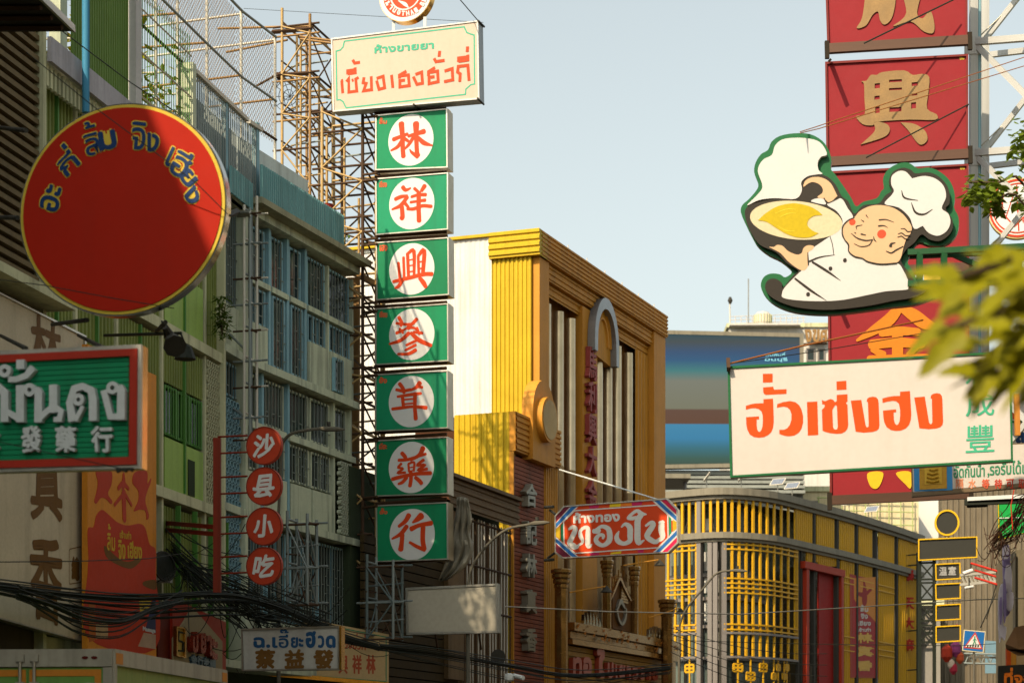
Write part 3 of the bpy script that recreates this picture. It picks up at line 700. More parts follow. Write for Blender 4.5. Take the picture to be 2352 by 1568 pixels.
shape(W, [[(420, 100), (500, 95), (505, 180), (530, 140), (525, 180), (505, 230), (490, 300), (515, 400), (500, 430), (490, 370), (450, 360), (410, 370), (440, 300), (440, 230), (400, 170)]], bcv, 0, .006, 'dragon', red2, t)
ink(W, [[(340, 110, 26), (340, 170, 60), (335, 210, 40)], [(300, 215, 30), (335, 180, 40), (375, 215, 26)], [(340, 240, 70), (345, 430, 62)], [(330, 260, 30), (275, 330, 26)], [(355, 260, 30), (395, 330, 24)]], bcv, .002, .006, 'emblem', red2, t)
yl = mk('banner_yellow', '#c9a22e', .6, dirt=.2); b = B()
for s, x0, y0, x1, y1 in (('ลิ้ม', 246, 1201, 264, 1263), ('จิง', 271, 1238, 288, 1283), ('เฮียง', 293, 1240, 326, 1281), ('เจ้าเก่า', 275, 1216, 301, 1235)):
    txt(W, s, (x0, y0, x1, y1), .008, 0, 'lettering', yl, t, bold=.1, sl=.15)
shape(W, [[(205, 610), (270, 670), (330, 715), (390, 720), (450, 690), (455, 720), (390, 770), (300, 745), (220, 690)], [(480, 860), (560, 850), (560, 915), (480, 890)]], bcv, .0063, .002, 'shade', mk('banner_brown', '#6d4a1e', .6), t)
shape(W, [[(455, 960), (530, 975), (500, 1080), (470, 1085), (452, 1050)]], bcv, .0063, .004, 'medal', yl, t)
for pts, c in (([(540, 990), (562, 990), (562, 1220), (490, 1200)], '#3c3f5a'), ([(480, 1215), (562, 1230), (562, 1330), (440, 1310)], '#b89a80'), ([(150, 1020), (205, 1030), (205, 1140), (150, 1140)], '#a8401e'), ([(145, 1150), (230, 1150), (230, 1250), (145, 1260)], '#b7966a'), ([(95, 1000), (140, 1010), (140, 1270), (100, 1280)], '#b3622a')):
    shape(W, [pts], bcv, .0063, .003, 'photo_print', mk('print'+c, c, .6, dirt=.5, scale=5, fine=.3), t, sm=False)
txt(W, 'Massage', (328, 1437, 357, 1450), .0098, 0, 'caption', signwhite, t, bold=.1, sl=.2)

# air conditioner
t = T('air_conditioner', 'grey air conditioner unit hung on the green block beside the dragon banner', 'air conditioner', base(GB, 380, 1340, .3))
W = GB.off(.5); Q = [(363, 1266), (396, 1278), (396, 1338), (363, 1330)]
slab(W, Q, -.35, 0, 'case', signwhite, t); u, z = W.uz(376, 1300); B().ring(W, u, z, .55, .28, .06, 0, .03, 20, .03).build('fan_guard', dgrey, t); B().disc(W, u, z, .5, .26, .001, .012, 20).build('fan', blackM, t)

# red post with four round signs
f = Fr(606, 36, (1, -.28)); RS = mk('sign_brick_red', '#a83a22', .5, dirt=.2); redpost = mk('post_red', '#7d2c1a', .6, dirt=.5, streak=.3)
t = T('sign_post', 'rust red steel post with side arms carrying four round signs', 'post', P(499, 1340, 36.3))
bar(t, 'post', P(499, 1360, 36.3), P(499, 1006, 36.3), .13, .13, redpost, (1, 0, 0))
for y in (1208, 1224): bar(t, 'beam', P(496, y+2, 36.3), P(355, y-10, 40), .08, .1, redpost, (0, 0, 1))
for i, (ch, y) in enumerate((('沙', 1023), ('县', 1116), ('小', 1208), ('吃', 1299))):
    for dy in (-20, 18): rod(t, 'arm', P(501, y+dy, 36.3), P(568, y+dy-3, 36.05), .035, redpost)
    s = T('round_sign', ('topmost round red sign on the red post, white three-dot water character', 'round red sign on the red post with the boxy white character, below the topmost', 'round red sign with the simple three-stroke white character on the red post', 'lowest round red sign on the red post, just above the cables')[i], 'sign', base(f, 606, y+44), 'round red signs on the red post')
    u, z = f.uz(606, y); R = 44*36/FP
    B().disc(f, u, z, R, R, -.07, 0, 40).build('drum', RS, s, smooth=True)
    B().ring(f, u, z, R, R, .018, .0, .008, 40).build('rim', redpost, s)
    txt(f, ch, (606-24, y-27, 606+24, y+27), .004, 0, 'character', signwhite, s, bold=.035, wob=.03, skew=.12)

# box truck under the signs
t = T('box_truck', 'box truck with a painted green and orange body parked by the kerb', 'truck', P(130, 1600, 30).xy.to_3d())
fr_, fs = Fr(259, 28, (1, -.1)), Fr(259, 28, (.12, 1))
tgrey = mk('truck_alu', '#a9a28f', .45, metal=.3, dirt=.4, streak=.3); tgr = mk('truck_green', '#6f9a4a', .5, dirt=.35, streak=.2); tor = mk('truck_orange', '#c77f2c', .5, dirt=.3); tteal = mk('truck_teal', '#1f7f66', .4, dirt=.25, streak=.1)
uL2 = -2.35; zt = fr_.z(259, 1489)
sidew = mk('truck_side', '#8f9a52', .55, dirt=.6, streak=.35, dcol='#3f7a3a')
L = 6.0; b = B(); b.box(fs, .02, L, -2.3, -.02, .95, zt-.02); b.build('cargo_box', sidew, t)
B().box(fs, 0, L, -.02, .03, zt-.22, zt).build('side_rail', tgrey, t); B().box(fs, 0, L, -.02, .03, .9, 1.15).build('side_rail', tgrey, t)
for a in (.05, L-.35): B().box(fs, a, a+.3, .031, .036, zt-.2, zt-.05).build('reflector', tor, t)
B().box(fs, 0, .1, -.02, .032, 1.15, zt-.22).build('corner_post', tgrey, t)
B().box(fr_, uL2, 0, -.1, .03, zt-.24, zt).build('header', tgrey, t); B().box(fr_, -.13, 0, -.1, .025, .95, zt-.25).build('corner_post', tgrey, t); B().box(fr_, uL2, uL2+.13, -.1, .025, .95, zt-.25).build('corner_post', tgrey, t)
for i, (a, c2) in enumerate(((uL2+.14, -1.2), (-1.19, -.14))):
    d = B().box(fr_, a, c2, -.08, .0, .98, zt-.26).build('door', tgr, t)
    frame_rect(B(), fr_, a+.02, c2-.02, 1.0, zt-.28, .09, .001, .012).build('border', tor, d)
    B().disc(fr_, (a+c2)/2, 2.02, .46, .62, .001, .006, 40).build('roundel', tteal, d); B().ring(fr_, (a+c2)/2, 2.02, .48, .64, .03, .001, .009, 40).build('roundel_edge', yel, d)
    for x in ((c2-.09, a+.34) if i == 0 else (a+.10,)):
        rod(d, 'lock_rod', fr_.w(x, .05, 1.0), fr_.w(x, .05, zt-.1), .045, tgrey)
        for z in (zt-.12, zt-.5, 1.3): B().box(fr_, x-.06, x+.06, .0, .075, z-.05, z+.05).build('rod_guide', tgrey, d)
    for z in (zt-.52, 1.5):
        o = B(); s_ = 1 if i else -1; xx = c2 if i else a
        o.prism(fr_, [(xx+s_*.1, z-.045), (xx+s_*.1, z+.045), (xx-s_*.2, z+.06), (xx-s_*.36, z+.02), (xx-s_*.36, z-.02), (xx-s_*.2, z-.06)], .026, .055); o.build('hinge', tgrey, d)
for x in (-.25, -.38): B().disc(fr_, x, zt-.12, .045, .022, .031, .04, 14).build('marker_lamp', mk('lamp_red', '#5a1c14', .4), t)
for a in (1.0, 5.2):
    for v in (-.2, -2.1):
        wv = B(); p_ = fs.w(a, v, .48); ax = Vector((fs.n[0], fs.n[1], 0)); wv.tube(p_-ax*.14, p_+ax*.14, .48, 20); wv = wv.build('wheel', blackM, t)
        B().tube(p_+ax*.141, p_+ax*.16, .24, 14).build('rim', tgrey, wv)
B().box(fs, L+.15, L+2, -2.2, -.1, .6, 2.7).build('cab', signwhite, t); B().box(fs, .1, L+1.9, -1.8, -.5, .55, .9).build('chassis', dgrey, t)

# red shop sign with a cream gable shape
W = GB.off(.6); Q = [(396, 1372), (519, 1428), (519, 1600), (396, 1600)]
t = T('shop_sign', 'dark red shop sign with a cream gable shape and shiny raised letters', 'sign', base(W, 450, 1590))
slab(W, Q, -.15, 0, 'panel', mk('panel_deep_red', '#9a2c18', .35, dirt=.4, scale=2), t)
slab(W, [(363, 1390), (395, 1402), (395, 1600), (363, 1600)], -.15, -.05, 'side_panel', mk('panel_maroon', '#5c1c10', .5, dirt=.3), t)
shape(W, [[(398, 1465), (398, 1465), (443, 1394), (443, 1394), (511, 1472), (511, 1472), (511, 1600), (511, 1600), (398, 1600), (398, 1600)]], idc, .001, .03, 'gable', mk('gable_cream', '#9a8a68', .6, dirt=.2), t)
rg2 = [(406, 1437), (428, 1441), (428, 1510), (406, 1505)]
slab(W, inset(rg2, 2), .031, .06, 'emblem_back', mk('emblem_gold', '#b59a3c', .3, metal=.6), t); rim(W, rg2, 3, .031, .1, 'emblem_rim', goldchrome, t)
ink(W, [[(421, 1452), (412, 1450), (411, 1470), (422, 1474), (421, 1494), (411, 1493)]], idc, .061, .02, 'emblem', blackM, t, W=4, sm=False)
rl = mk('letter_copper_red', '#9a3a26', .25, metal=.6, dirt=.3)
for ch, x, y in (('ป', 436, 1474), ('ย', 454, 1477), ('า', 468, 1482), ('ะ', 481, 1490)): txt(W, ch, (x-7, y-24, x+6, y+24), .031, .12, 'letter', rl, t, bold=.1)
txt(W, '金行老舖', (433, 1500, 490, 1525), .031, .05, 'lettering', mk('letter_blue_steel', '#5d7888', .3, metal=.5), t, bold=.05, sl=.2)

# white sign with blue Thai line over brown characters
f = Fr(779, 37, (1, -.25)); Q = [(553, 1443), (779, 1436), (779, 1537), (555, 1540)]
t = T('shop_sign', 'white box sign with a blue Thai line over three brown characters', 'sign', base(f, 660, 1540))
slab(f, Q, -.16, 0, 'box', mk('box_white', '#a9a79e', .5, dirt=.25, streak=.15), t); rim(f, Q, 3.5, -.17, .03, 'frame', steel, t)
slab(f.off(.04), [(779, 1436), (784, 1437), (784, 1537), (779, 1537)], -.2, 0, 'edge_strip', goldchrome, t)
b = B()
for s, x0, x1, yt in (('ฉ.', 582, 621, 1462), ('เ', 625, 638, 1462), ('อี๊', 640, 663, 1444), ('ยะ', 668, 697, 1462), ('ฮ', 702, 726, 1448), ('ว', 730, 745, 1458), ('ด', 748, 771, 1458)):
    txt(f, s, (x0, yt, x1, 1487), .004, 0, 'letter', mk('lettering_blue', '#20486e', .5), t, bold=.1)
for s, x in (('蔡', 609), ('益', 676), ('發', 743)): txt(f, s, (x-23, 1490, x+23, 1535), .004, 0, 'character', brn, t, bold=.05, wob=.02)
# cream pharmacy board behind it
W = Fr(560, 42, (.6, 1)); W = Fr(892, 47, (1, .35)); Q = [(600, 1400), (893, 1456), (893, 1570), (600, 1548)]
t = T('wall_sign', 'cream pharmacy board with red lettering and a thin green border', 'sign', base(W, 800, 1565))
slab(W, Q, -.1, 0, 'panel', mk('board_cream', '#b3976a', .6, dirt=.3), t); rim(W, inset(Q, 5), 2, 0, .006, 'border', mk('border_green', '#2f7a58', .5), t)
b = B(); txt(W, 'เฮงฮั่วกี่', (784, 1450, 840, 1487), .005, 0, '', None, None, bold=.1, sl=.1, b=b)
for s, x in (('興', 788), ('祥', 820), ('林', 852)): txt(W, s, (x-11, 1502, x+11, 1546), .005, 0, 'character', mk('lettering_dullred', '#a04a30', .6), t, bold=.05, sl=.05)
b.build('lettering', MATS['lettering_dullred'], t)
slab(W.off(.1), [(560, 1536), (893, 1566), (893, 1575), (560, 1546)], 0, .1, 'light_rail', goldchrome, t)

# bundle of cables along the facade, and loose tangles
def bundle(label, pts, n, spread, r, name='cable_bundle', mat=None, extra=0, ex=.8):
    t = T(name, label, 'cables', pts[len(pts)//2]); b = B()
    for i in range(n):
        o = Vector((random.gauss(0, .4), random.gauss(0, .5), random.gauss(0, 1)))*spread; ph = random.random()*6; k = random.choice((0, 0, 0, 1))
        q = [p+o*(1+.5*math.sin(j*.9+ph))-Vector((0, 0, k*.25*math.sin(math.pi*j/(len(pts)-1)))) for j, p in enumerate(pts)]
        b.path(crom([tuple(a) for a in q], False, 4), r*random.uniform(.6, 1.3), 4)
    for i in range(extra):
        a = random.choice(pts); c = a+Vector((random.gauss(0, ex), random.gauss(0, ex), random.gauss(-.2, .5)*ex/.8))
        b.path(sag(a, c, random.uniform(.05, .5), 8), r*.7, 3)
    b.build('strands', mat or blackM, t, kind='stuff'); return t
bundle('thick sagging bundle of black cables across the cream sign and dragon banner', [P(-80, 1335, 29), P(40, 1350, 30.5), P(180, 1366, 32.5), P(330, 1374, 35), P(480, 1366, 37), P(560, 1372, 38.5), P(660, 1402, 40), P(760, 1450, 42), P(870, 1486, 44)], 30, .05, .014)
bundle('slack loop of cables drooping under the thick bundle', [P(40, 1362, 30), P(110, 1385, 31), P(190, 1417, 32), P(280, 1424, 33), P(350, 1396, 34.5), P(420, 1378, 36)], 12, .05, .013)
bundle('tangle of cables and splice boxes over the white blue lettered sign', [P(380, 1240, 40), P(430, 1290, 38), P(500, 1350, 38), P(560, 1385, 38.5), P(590, 1415, 39), P(640, 1425, 39.5)], 22, .25, .013, 'cable_tangle', extra=60)
bundle('fan of cables dropping past the pierced screen of the blue block', [P(360, 1282, 40), P(450, 1310, 40), P(540, 1330, 40), P(640, 1380, 41), P(760, 1435, 43)], 20, .22, .012, 'cable_tangle', extra=30)
bundle('thinner run of dark cables continuing along the tin roof shop to the temple front', [P(870, 1486, 44), P(1000, 1500, 46), P(1180, 1532, 50), P(1330, 1553, 54), P(1540, 1535, 58)], 14, .06, .011)
# ================================================================ scaffold towers and the tall sign column
rustl = mk('rust_ochre_tube', '#b2925c', .55, metal=.1, dirt=.7, scale=2.5, dcol='#3e2410', fine=.35)
def tower(label, fr, x0, x1, dep, ys, d, mats, extra=(), brace=True):
    t = T('scaffold_tower', label, 'scaffold', base(fr, (x0+x1)/2, ys[-1], -dep/2), 'steel sign towers over the shophouses')
    u0, u1 = fr.u(x0), fr.u(x1); zs = [fr.z(x0, y) for y in ys]
    A = [(u0, 0), (u1, 0), (u1, -dep), (u0, -dep)]
    for i, (u, v) in enumerate(A): rod(t, 'post', fr.w(u, v, zs[-1]), fr.w(u, v, zs[0]+random.uniform(.1, .5)), d*1.35, mats[i % 2])
    for x, y0, y1, v in extra: rod(t, 'post', fr.w(fr.u(x), v, fr.z(x, y1)), fr.w(fr.u(x), v, fr.z(x, y0)), d*1.1, mats[0])
    for k, z in enumerate(zs):
        for i in range(4):
            (a, va), (c, vc) = A[i], A[(i+1) % 4]; e = .25 if i in (0, 2) else .1; s = 1 if c > a else -1
            rod(t, 'ledger', fr.w(a-e*s*(a != c), va, z+.04*i), fr.w(c+e*s*(a != c), vc, z+.04*i), d*(1.1 if i % 2 else .95), rustd if i in (0, 1) and k % 2 == 0 else mats[(i+k) % 2])
    for k, (a, c) in enumerate(zip(zs, zs[1:])):
        if brace and a-c > .5:
            m = (a+c)/2; rod(t, 'ledger', fr.w(u0-.1, -dep*.5, m), fr.w(u1+.15, -dep*.5, m+.05), d*.8, greytube if k % 3 else mats[0]); rod(t, 'ledger', fr.w(u0, .04, m-.15), fr.w(u0, -dep-.2, m-.1), d*.8, rustd)
            rod(t, 'brace', fr.w(u0, -dep, a), fr.w(u1, 0, c), d*.6, rustd if k % 2 else mats[0])
        if brace:
            s = k % 2
            rod(t, 'brace', fr.w(u0, .03, c if s else a), fr.w(u1, .03, a if s else c), d*.8, mats[0])
            rod(t, 'brace', fr.w(u1, -.0, a), fr.w(u1, -dep, c), d*.75, mats[1])
            rod(t, 'brace', fr.w(u1, -dep, a if s else c), fr.w(u0, -dep, c if s else a), d*.75, rustd)
            if k % 2: rod(t, 'brace', fr.w(u0, 0, c), fr.w(u0, -dep, a), d*.7, mats[0])
    return t
F1 = Fr(645, 51, (1, -.3)); F2 = Fr(738, 49, (1, -.3))
t1 = tower('tall rusty scaffold tower rising over the blue block, crowned with open platforms', F1, 648, 712, 1.6, [62, 84, 172, 187, 262, 278, 345, 432, 520], .055, (rustl, rust), [(664, 66, 520, -.5), (680, 80, 420, -.3), (733, 85, 430, -.9), (698, 150, 480, -1)])
bar(t1, 'platform', F1.p(625, 74), F1.p(716, 66), .1, .08, rustd); bar(t1, 'platform', F1.p(640, 173), F1.p(715, 168), .08, .08, rustd)
rod(t1, 'outrigger', F1.p(500, 66, -.8), F1.p(722, 60, -.8), .06, rust); rod(t1, 'outrigger', F1.p(520, 120, -1.2), F1.p(660, 92, -.8), .06, rust); rod(t1, 'outrigger', F1.p(585, 200, -.6), F1.p(648, 165, 0), .06, rustd)
for y in (84, 90): rod(t1, 'tie', F1.p(690, y), F1.p(765, y+10), .06, rust)
t2 = tower('narrow rusty scaffold tower standing close behind the green character signs', F2, 740, 833, 1.3, [258, 305, 387, 425, 505, 540, 612, 690, 712, 775, 850, 870, 930, 1000, 1070, 1150, 1230, 1300], .06, (rustl, rustd), [(770, 300, 1000, -.6), (850, 262, 1290, -.4), (845, 262, 1290, -1.1), (790, 430, 900, -1), (722, 290, 560, -.8)])
bar(t2, 'column', F2.p(812, 640, -1.0), F2.p(812, 1290, -1.0), .28, .28, rust, (1, 0, 0))
for i, y in enumerate((265, 396, 410, 545, 558, 692, 712, 842, 860, 990, 1010, 1138, 1160)):
    rod(t2, 'arm', F2.p(832, y+6), F2.p(866, y+2, .35), .06, rustd)
bar(t2, 'strut', F2.p(800, 620, -.8), F2.p(868, 655, .2), .12, .12, rust)
lowtube = mk('low_frame_grey', '#5f6a68', .6, dirt=.5)
t3 = tower('grey blue truss frame below the last green character sign', Fr(840, 46.5, (1, -.3)), 843, 903, .6, [1302, 1384, 1468], .05, (lowtube, greytube))
t = tower('thin grey scaffold frame in front of the blue block beside the round red signs', Fr(680, 42, (1, -.3)), 660, 706, .5, [1205, 1305, 1390], .05, (greytube, greytube))
t = tower('tall slim ladder pole of grey tubes along the joint of the two blocks', Fr(560, 42.2, (1, -.3)), 561, 574, .35, [492, 560, 640, 700, 760, 830, 890, 960, 1010], .045, (whitetube, greytube), brace=False)
rod(t, 'strut', P(520, 760, 42.6), P(560, 800, 42.2), .05, greytube); rod(t, 'strut', P(515, 925, 42.8), P(560, 955, 42.2), .05, greytube); bar(t, 'cap', P(545, 492, 42.2), P(575, 490, 42.1), .1, .1, steel)
# mesh dish and red drum on the tower
t = T('satellite_dish', 'large mesh satellite dish seen through the tall scaffold tower', 'dish', F1.p(665, 262, -2.2))
f = F1.off(-2.2); u, z = f.uz(662, 218)
for R in (.55, .42, .28, .14): B().ring(f, u, z, R, R*1.02, .014, -.1*R, -.1*R+.015, 28).build('ring', dgrey, t)
for i in range(10): a = i*math.pi/5; rod(t, 'rib', f.w(u, -.12, z), f.w(u+.55*math.cos(a), .0, z+.55*math.sin(a)), .018, dgrey)
for a in (.6, 2.6, 4.6): rod(t, 'feed_strut', f.w(u+.4*math.cos(a), 0, z+.4*math.sin(a)), f.w(u-.05, .5, z+.3), .018, dgrey)
B().tube(f.w(u-.05, .45, z+.3), f.w(u-.05, .62, z+.33), .07, 10).build('feed', rustd, t)
t = T('drum', 'dark red drum standing on the scaffold beside the blue roof', 'drum', F2.p(750, 512, -.5))
p = F2.p(750, 492, -.5); B().lathe(p, [(.17, p.z-.23), (.19, p.z-.2), (.2, p.z), (.19, p.z+.2), (.17, p.z+.23)], 16).build('barrel', mk('drum_red', '#7a2418', .5, dirt=.5), t, smooth=True)
for z in (-.1, .1): B().lathe(p, [(.205, p.z+z-.015), (.215, p.z+z), (.205, p.z+z+.015)], 16).build('hoop', rustd, t)

# cream billboard
SG = Fr(862, 48.3, (1, -.30))
BF = Fr(763, 48.5, (1, -.32)).off(.05); Q = [(760, 88), (1098, 47), (1101, 228), (764, 257)]
t = T('billboard', 'cream pharmacy billboard with vermilion Thai name and a notched green border', 'sign', base(BF, 930, 257))
slab(BF, Q, -.36, 0, 'box', mk('box_pale_blue', '#a9b0b6', .55, dirt=.2, streak=.2), t)
slab(BF, inset(Q, 3), .001, .012, 'face', mk('billboard_tan', '#b8a694', .5, dirt=.14, scale=.7, fine=.05, streak=.08, dcol='#8a7a60'), t); rim(BF, Q, 3.2, .001, .035, 'frame', mk('frame_cream', '#c9c6c0', .5, dirt=.15), t)
q = [(791, 95), (1066, 62), (1072, 75), (1082, 79), (1089, 81), (1090, 193), (1081, 195), (1070, 205), (1069, 217), (795, 248), (788, 234), (781, 229), (774, 230), (772, 118), (782, 115), (788, 108), (791, 95)]
ink(BF, [q], idc, .0125, .003, 'border', mk('lettering_mint', '#3f9c7c', .5, dirt=.05), t, W=3.2, sm=False)
txt(BF, 'ห้างขายยา', (860, 103, 997, 124), .0125, .003, 'small_lettering', MATS['lettering_mint'], t, bold=.07, sl=-.082)
cv = crop(1, 0)
ink(BF, [[(787, 740), (797, 858)], [(783, 745), (800, 738)], [(830, 752), (852, 722), (852, 848), (926, 838), (916, 728), (942, 712)], [(880, 742), (896, 735)],
         [(842, 685), (842, 652), (908, 642)], [(842, 680), (912, 670), (910, 622)], [(888, 552), (906, 582), (955, 574)],
         [(992, 712), (984, 762), (1012, 768), (988, 836), (1062, 826), (1058, 703)], [(1108, 742), (1130, 822), (1182, 808), (1168, 702), (1108, 722)], [(1245, 690), (1257, 808)],
         [(1318, 722), (1318, 692), (1382, 655)], [(1318, 700), (1400, 690), (1408, 788), (1322, 800), (1322, 742), (1368, 738)], [(1445, 706), (1478, 776), (1530, 766), (1522, 664), (1465, 686)],
         [(1585, 700), (1585, 660), (1645, 622)], [(1585, 668), (1668, 655), (1674, 752), (1590, 770), (1590, 712), (1640, 706)], [(1636, 538), (1652, 568), (1732, 556)], [(1687, 470), (1682, 522)],
         [(1732, 655), (1802, 632), (1808, 735), (1728, 752)], [(1872, 752), (1876, 680), (1852, 664), (1858, 612), (1946, 602), (1958, 742)], [(1860, 570), (1862, 535), (1940, 526)], [(1862, 565), (1946, 552), (1946, 505)], [(1944, 430), (1940, 478)]],
    cv, .0125, .003, 'lettering', orangered, t, W=27, sm=False)
for x, y in ((1098, 48), (1097, 226), (950, 240)): rod(t, 'guy_anchor', BF.p(x, y, .08), BF.p(x+14, y+14, -.4), .05, dgrey)
for x in (904, 976): bar(t, 'strut', BF.p(x, 78-(x-904)*.12, -.15), BF.p(x, 40, -.15), .07, .07, signwhite, (1, 0, 0))
# round emblem sign on top
t = T('round_sign', 'white round sign with a vermilion ring and white letters on top of the cream billboard', 'sign', BF.p(935, 52, -.1))
f = BF.off(-.05); u, z = f.uz(931, -14); R = .66
B().disc(f, u, z, R, R, -.24, 0, 48).build('drum', goldchrome, t, smooth=True); B().disc(f, u, z, R*.985, R*.985, .0005, .01, 48).build('face', whitep, t)
B().ring(f, u, z, R*.83, R*.83, R*.24, .0105, .016, 48).build('band', orangered, t); B().disc(f, u, z, R*.53, R*.53, .0105, .016, 40).build('centre', orangered, t)
b = B()
for i, ch in enumerate('THAI BIRD NEST'):
    a = math.radians(-96+i*13); x, y = 931+.71*R*FP/48.5*math.cos(a), -14-.71*R*FP/48.5*math.sin(a)
    if ch != ' ': txt(f, ch, (x-4, y-6, x+4, y+6), .017, .002, '', None, None, bold=.1, rot=a+math.pi/2, b=b)
for i in range(5):
    a = math.radians(-165+i*14); x, y = 931+.71*R*FP/48.5*math.cos(a), -14-.71*R*FP/48.5*math.sin(a); txt(f, 'ร้านอร'[i], (x-4, y-6, x+4, y+6), .017, .002, '', None, None, bold=.1, rot=a+math.pi/2, b=b)
ink(f, [[(915, 2, 2), (930, 10, 8), (938, 18, 2)]], idc, .017, .002, '', None, None, b=b)
b.build('lettering', whitep, t)

# seven green boxes
R2, R3, R4, R1 = crop(1, 1), crop(1, 2), crop(1, 3), crop(1, 0)
CH7 = [
 (R1, [[(1262, 1283, 40), (1330, 1255, 34), (1392, 1232, 30)], [(1335, 1135, 56), (1345, 1250, 46), (1348, 1360, 44), (1354, 1440, 44)], [(1335, 1300, 34), (1300, 1350, 34), (1240, 1384, 18)], [(1360, 1270, 34), (1398, 1298, 28)],
       [(1400, 1252, 30), (1470, 1230, 34), (1545, 1208, 50)], [(1470, 1135, 62), (1472, 1250, 46), (1478, 1390, 42), (1484, 1430, 54)], [(1484, 1440, 40), (1430, 1400, 26), (1412, 1372, 10)], [(1450, 1255, 34), (1410, 1320, 32), (1368, 1368, 18)], [(1490, 1262, 30), (1540, 1312, 44), (1620, 1338, 14)]]),
 (R2, [[(1348, 150, 40), (1375, 178, 34), (1420, 160, 16)], [(1280, 262, 36), (1330, 240, 36), (1390, 230, 24)], [(1390, 242, 36), (1330, 318, 38), (1250, 356, 18)], [(1340, 330, 40), (1346, 420, 44), (1336, 438, 46)], [(1362, 290, 34), (1400, 335, 26)],
       [(1455, 162, 30), (1492, 196, 28)], [(1550, 138, 42), (1520, 185, 32)], [(1428, 240, 26), (1490, 222, 28), (1560, 220, 34)], [(1420, 290, 24), (1480, 280, 24), (1555, 270, 32)], [(1390, 350, 26), (1450, 350, 32), (1530, 322, 32), (1612, 328, 32)], [(1496, 200, 42), (1494, 330, 42), (1498, 462, 44)]]),
 (R2, [[(1308, 845, 28), (1322, 990, 28)], [(1355, 795, 26), (1362, 985, 26)], [(1392, 760, 32), (1402, 985, 30)], [(1395, 760, 28), (1450, 738, 36), (1452, 970, 26)], [(1410, 820, 13), (1450, 812, 13)], [(1410, 872, 13), (1450, 866, 13)], [(1410, 928, 13), (1450, 922, 13)],
       [(1490, 785, 26), (1496, 965, 26)], [(1492, 780, 30), (1545, 732, 40), (1532, 960, 36)], [(1494, 838, 14), (1536, 832, 14)], [(1494, 900, 14), (1536, 894, 14)], [(1262, 1018, 30), (1400, 985, 34), (1540, 950, 36), (1618, 948, 38)], [(1350, 1000, 34), (1310, 1060, 34), (1278, 1076, 18)], [(1505, 985, 36), (1540, 1030, 44), (1560, 1066, 34)]]),
 (R2, [[(1312, 1345, 34), (1340, 1398, 32), (1330, 1425, 24)], [(1290, 1400, 26), (1380, 1410, 26), (1440, 1408, 28)], [(1478, 1362, 36), (1430, 1410, 32), (1390, 1440, 26)], [(1290, 1490, 30), (1340, 1470, 26), (1380, 1448, 20)], [(1320, 1450, 24), (1350, 1490, 22)], [(1395, 1450, 26), (1440, 1440, 24), (1490, 1462, 24)], [(1450, 1480, 26), (1530, 1490, 26)], [(1480, 1440, 22), (1500, 1500, 22)],
       [(1405, 1490, 36), (1330, 1556, 34), (1228, 1590, 22)], [(1425, 1490, 34), (1500, 1556, 42), (1608, 1604, 34)], [(1470, 1560, 26), (1380, 1602, 24)], [(1468, 1598, 28), (1370, 1648, 22)], [(1468, 1645, 36), (1400, 1680, 30), (1305, 1682, 22)]]),
 (R3, [[(1318, 385, 36), (1350, 430, 36), (1360, 470, 30)], [(1288, 440, 28), (1350, 452, 30), (1420, 440, 28)], [(1505, 378, 48), (1470, 420, 34), (1420, 445, 24)], [(1490, 412, 26), (1528, 420, 28)], [(1300, 505, 24), (1420, 486, 30), (1516, 474, 28)], [(1345, 500, 34), (1356, 610, 30)], [(1462, 475, 38), (1460, 600, 36), (1468, 710, 40)], [(1362, 532, 16), (1455, 522, 16)], [(1362, 572, 16), (1455, 564, 16)], [(1252, 618, 28), (1330, 608, 30), (1440, 596, 26), (1566, 606, 36)]]),
 (R3, [[(1340, 1022, 38), (1372, 1062, 38), (1365, 1088, 28)], [(1535, 975, 50), (1500, 1040, 38), (1420, 1085, 28)], [(1310, 1088, 30), (1400, 1080, 30), (1500, 1048, 28), (1560, 1030, 26)], [(1335, 1120, 26), (1305, 1155, 24), (1352, 1165, 22), (1300, 1205, 24), (1372, 1200, 24)], [(1400, 1122, 22), (1406, 1192, 22)], [(1400, 1120, 20), (1452, 1108, 24), (1450, 1186, 22)], [(1408, 1156, 13), (1448, 1150, 13)], [(1408, 1188, 13), (1448, 1182, 13)], [(1540, 1085, 30), (1478, 1135, 26), (1556, 1130, 26), (1486, 1180, 26), (1572, 1168, 28)],
       [(1252, 1262, 36), (1340, 1238, 34), (1480, 1212, 34), (1606, 1206, 38)], [(1422, 1195, 36), (1424, 1260, 36), (1414, 1326, 36)], [(1385, 1246, 34), (1345, 1290, 32), (1308, 1306, 22)], [(1465, 1246, 34), (1500, 1275, 38), (1522, 1302, 36)]]),
 (R4, [[(1405, 22, 50), (1370, 80, 42), (1312, 126, 30)], [(1385, 125, 44), (1330, 195, 40), (1250, 240, 18)], [(1345, 200, 42), (1338, 280, 44), (1330, 340, 52)], [(1520, 28, 66), (1480, 62, 48), (1440, 90, 20)], [(1425, 150, 48), (1500, 116, 38), (1612, 96, 46)], [(1535, 130, 46), (1532, 250, 46), (1545, 335, 48)], [(1550, 342, 36), (1480, 312, 34), (1412, 272, 26)]])]
QS = [[(862, 264), (1027, 249), (1028, 385), (862, 391)], [(862, 409.5), (1029, 396), (1029, 527), (863, 539.5)], [(863, 556), (1030, 544.5), (1031, 677), (864, 689.5)], [(862.5, 708), (1029, 696), (1030, 829), (861.5, 838)],
      [(862, 859), (1028, 850.5), (1029, 983), (861, 990.5)], [(862, 1010.5), (1028, 1002), (1029, 1134), (861.5, 1139.5)], [(863, 1159.5), (1028, 1152), (1029, 1284), (864, 1290)]]
